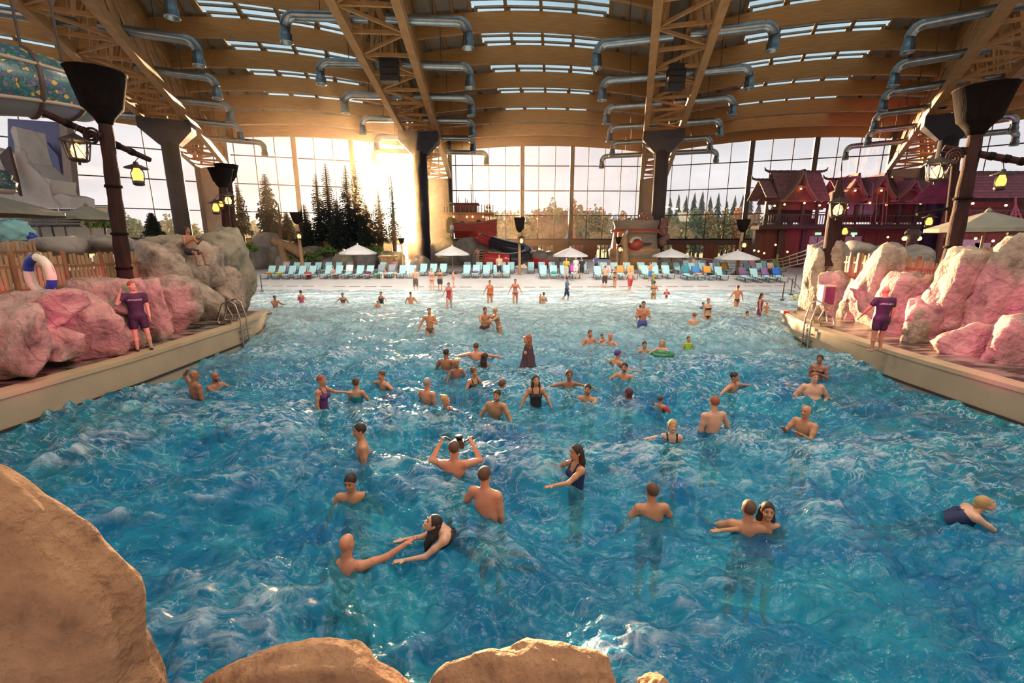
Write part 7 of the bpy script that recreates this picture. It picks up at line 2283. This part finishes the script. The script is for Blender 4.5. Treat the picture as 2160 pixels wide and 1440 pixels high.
person(1331, 566, 614, 0, 'man in red shorts walking to the water', arms=('out', 'out'), legs=('walkA', 'walkB'), hair='short', hc='blond', skin=1, wear=[('shorts', (.60, .04, .06))], zf=.0)
person(1379, 568, 606, 100, 'child in a colourful shirt beside the lounger row', arms=('chest', 'down'), hair='short', hc='blond', skin=1, kid=True, wear=[('shirt', (.6, .45, .05)), ('shorts', (.1, .3, .12))], zf=.1, H=1.3)
person(1373, 553, 592, 195, 'man in blue trunks with his back turned behind the loungers', arms=('raise', 'down'), hair='short', hc='dark', skin=0, wear=[('shorts', (.05, .25, .55))], zf=.7)
person(1195, 543, 586, -20, 'person in yellow and white towel standing under the middle parasol', arms=('chest', 'chest'), hair='short', hc='brown', skin=1, wear=[('shirt', (.70, .50, .08)), ('shorts', (.6, .55, .5))], zf=.7)
person(1215, 541, 586, 160, 'person in a white bathrobe under the middle parasol', 'f', arms=('down', 'down'), hair='bob', hc='grey', skin=1, wear=[('shirt', (.75, .75, .74)), ('skirt', (.75, .75, .74))], zf=.7)
person(1228, 543, 584, 180, 'person in black clothes under the middle parasol', arms=('down', 'down'), hair='short', hc='dark', skin=1, wear=[('shirt', BLK), ('shorts', BLK)], zf=.7)
person(1258, 537, 575, -20, 'person in blue shirt near the glazed doors', arms=('chest', 'down'), hair='short', hc='red', skin=1, wear=[('shirt', (.06, .15, .40)), ('shorts', NAVY)], zf=.7)
person(1053, 537, 583, 175, 'man in a pale shirt and dark trunks by the slide exit', arms=('down', 'down'), hair='short', hc='blond', skin=1, wear=[('shirt', (.65, .50, .34)), ('shorts', BLK)], zf=.7)
person(1007, 521, 553, -10, 'bather coming down the rock steps under the ship', arms=('out', 'down'), hair='short', hc='brown', skin=1, wear=[('trunks', (.5, .35, .3))], zf=1.25, Y=57)
person(1463, 548, 575, 150, 'person stooping over bags near the rope fence', arms=('reach', 'reach'), lean='bend', hair='short', hc='brown', skin=1, wear=[('briefs', BLK)], zf=.7)
person(1626, 551, 585, 170, 'bare backed man standing among the right loungers', arms=('down', 'down'), hair='short', hc='red', skin=0, wear=[('shorts', BLK)], zf=.7)
person(525, 573, 613, 20, 'woman in dark bikini standing by the wooden tub', 'f', arms=('hip', 'down'), hair='bun', hc='blond', skin=0, wear=[('bikini', BLK)], zf=.3)
person(534, 574, 613, -30, 'second woman by the wooden tub talking to her friend', 'f', arms=('chest', 'down'), hair='bun', hc='blond', skin=0, wear=[('bikini', (.03, .02, .05))], zf=.3)
person(953, 470, 493, 10, 'person in white and blue standing in the ship doorway', arms=('down', 'down'), hair='short', hc='brown', skin=1, wear=[('shirt', (.6, .65, .75)), ('shorts', (.1, .2, .4))], zf=4.65, Y=62.5)
# sitting and lying
def sitter(px, ytop, Y, face, label, z, **k):
    person(px, ytop, ytop + 30, face, label, Y=Y, legs=k.pop('legs', ('sit', 'sit')), zf=None, **k)
sitter(649, 566, 41.0, 20, 'person in a red robe sitting on a front lounger', .9, arms=('chest', 'chest'), hair='short', hc='blond', skin=1, wear=[('shirt', (.55, .06, .05)), ('shorts', (.5, .06, .05))])
sitter(702, 562, 41.2, 60, 'person in pink reclining on a lounger under the leftmost parasol', .9, sex='f', arms=('down', 'down'), legs=('recline', 'knees'), lean='back', hair='bun', hc='brown', skin=1, wear=[('suit', (.6, .25, .3))])
sitter(812, 566, 41.4, -10, 'person sitting on a lounger left of the sunlit torch pole', .9, arms=('chest', 'chest'), hair='short', hc='brown', skin=1, wear=[('trunks', NAVY)])
sitter(833, 567, 41.4, 10, 'neighbour sitting next to the sunlit torch pole', .9, sex='f', arms=('phone', 'phone'), hair='bun', hc='brown', skin=1, wear=[('suit', (.45, .5, .45))])
sitter(394, 478, 16.9, 75, 'bare chested man sitting on top of the left rocks with a phone', 2.9, arms=('phone', 'phone'), hair='short', hc='dark', skin=2, wear=[('trunks', BLK)])
sitter(1612, 566, 44.0, -30, 'person in orange sitting on a second row lounger', .9, arms=('chest', 'down'), hair='short', hc='brown', skin=1, wear=[('shirt', (.75, .22, .06))])
# ---- lifeguards
def shirt_text(o, J, txt, back, w):
    cu = bpy.data.curves.new('shirt_lettering', 'FONT')
    cu.body = txt; cu.align_x = 'CENTER'; cu.align_y = 'CENTER'; cu.size = 1.0; cu.extrude = .03
    t = bpy.data.objects.new('shirt_lettering', cu)
    col.objects.link(t)
    bpy.context.view_layer.update()
    me = bpy.data.meshes.new_from_object(t.evaluated_get(bpy.context.evaluated_depsgraph_get()))
    bpy.data.objects.remove(t)
    xs = [v.co.x for v in me.vertices]
    s = w / (max(xs) - min(xs))
    c = J['pel'] + J['u'] * .40 * J['S']
    sg = -1 if back else 1
    for v in me.vertices:
        x, y, z = v.co.x * s, v.co.y * s, v.co.z * s
        dep = .133 * J['S'] * math.sqrt(max(.05, 1 - (x / (.20 * J['S'])) ** 2)) + .018 + z
        p = c + J['lat'] * (x * (-1 if back else 1)) + J['u'] * y + J['fr'] * (dep * sg)
        v.co = Vector(p)
    sh_ = [c_ for c_ in o.children if c_.name.startswith('shirt')][0]
    child('shirt_lettering', me, cloth((.75, .75, .75)), sh_)
DARKP = (.05, .015, .05)
lg, J = person(276, 592, 738, 40, 'lifeguard in dark shirt and shorts on the left deck, hand at shoulder', arms=('shoulder', 'down'), legs=('straight', ((.12, -.05, -1), (.06, .05, -1))), hair='short', hc='red', skin=1, wear=[('shirt', DARKP), ('trunks', DARKP), ('shoes', BLK)], zf=DECK, head=(35, 0))
shirt_text(lg, J, 'LIFEGUARD', False, .31)
lg, J = person(1871, 603, 738, 168, 'barefoot bald lifeguard in dark clothes walking on the right deck', arms=('down', 'out'), legs=(((.03, -.18, -1), (.02, .1, -1)), 'straight'), hair='none', hc='grey', skin=3, wear=[('shirt', DARKP), ('trunks', DARKP)], zf=DECK, head=(-15, 0))
shirt_text(lg, J, 'LIFEGUARD', True, .31)
# ---- robed figure in mid pool
fig, J = person(1113, 706, 781, -75, 'tall figure in a long dark robe raising an arm behind the head', 'f', arms=('head', 'down'), hair='long', hc='red', skin=3, head=(0, -10), H=1.85)
Q = Prims()
pel, S = J['pel'], J['S']
Q.cone(pel + vv(0, 0, .50) * S, pel + vv(0, 0, .25) * S, .13, .17, .05); Q.cone(pel + vv(0, 0, .25) * S, pel + vv(0, -.02, -.25) * S, .17, .30, .06)
Q.cone(J['arms'][1][0], J['arms'][1][2], .075, .085, .04)
child('robe', mesh_from(Q, .016, 'robe', cuts=[(pel + vv(0, 0, -.33) * S, vv(0, 0, -1))]), cloth((.10, .045, .055)), fig)
# ---- things in the water and in hands
cpos = Vector(cam_j['arms'][0][2]).lerp(Vector(cam_j['arms'][1][2]), .5) + Vector((-.03, -.10, -.02))
cw = cam_m.matrix_basis @ cpos
o = thing('underwater_camera', cw, 'dark camera rig held up by the man seen from behind', 'camera')
MB().box(cw, (.17, .12, .12)).build('camera_body', M_black, o)
MB().lathe([(.05, 0), (.05, .1), (.06, .1), (.06, .13)], cw + Vector((0, .06, -.02)), n=12).build('lens', M_black, o)
for s in (-1, 1):
    MB().tube([cw + Vector((.08 * s, 0, .03)), cw + Vector((.22 * s, .02, .11)), cw + Vector((.26 * s, .02, .08))], .015, n=6).build('arm', M_black, o)
p = atz(1396, 758, 0)
o = thing('swim_ring', p, 'dark green swim float beside the pale blond woman', 'swim ring')
z = wz(p.x, p.y)
MB().tube([p + Vector((.30 * math.cos(R(15 * i)), .24 * math.sin(R(15 * i)), z + .03)) for i in range(24)], .085, n=10, closed=True).build('ring', mat('float_green', (.02, .20, .08), (.01, .1, .05), rough=.35, scale=6), o)
MB().tube([p + Vector((.30 * math.cos(R(15 * i)), .24 * math.sin(R(15 * i)), z + .10)) for i in range(24)], .02, n=6, closed=True).build('seam', mat('float_seam', (.05, .3, .14), rough=.4), o)
# ================================================================== haze volume added at the glazed end for the sun's glow
hz_m = bpy.data.materials.new('hall_haze')
hz_m.use_nodes = True
hn, hl = hz_m.node_tree.nodes, hz_m.node_tree.links
hn.clear()
hs_ = hn.new('ShaderNodeVolumeScatter')
hs_.inputs['Color'].default_value = (1, .82, .62, 1)
hs_.inputs['Density'].default_value = .0004
hs_.inputs['Anisotropy'].default_value = .9
ho = hn.new('ShaderNodeOutputMaterial')
hl.new(hs_.outputs[0], ho.inputs['Volume'])
haze = MB().box((5, 66, 10.5), (150, 50, 21)).build('haze', hz_m)
tag(haze, 'faint haze added in the glazed end of the hall for the sun glow', 'haze', kind='stuff')
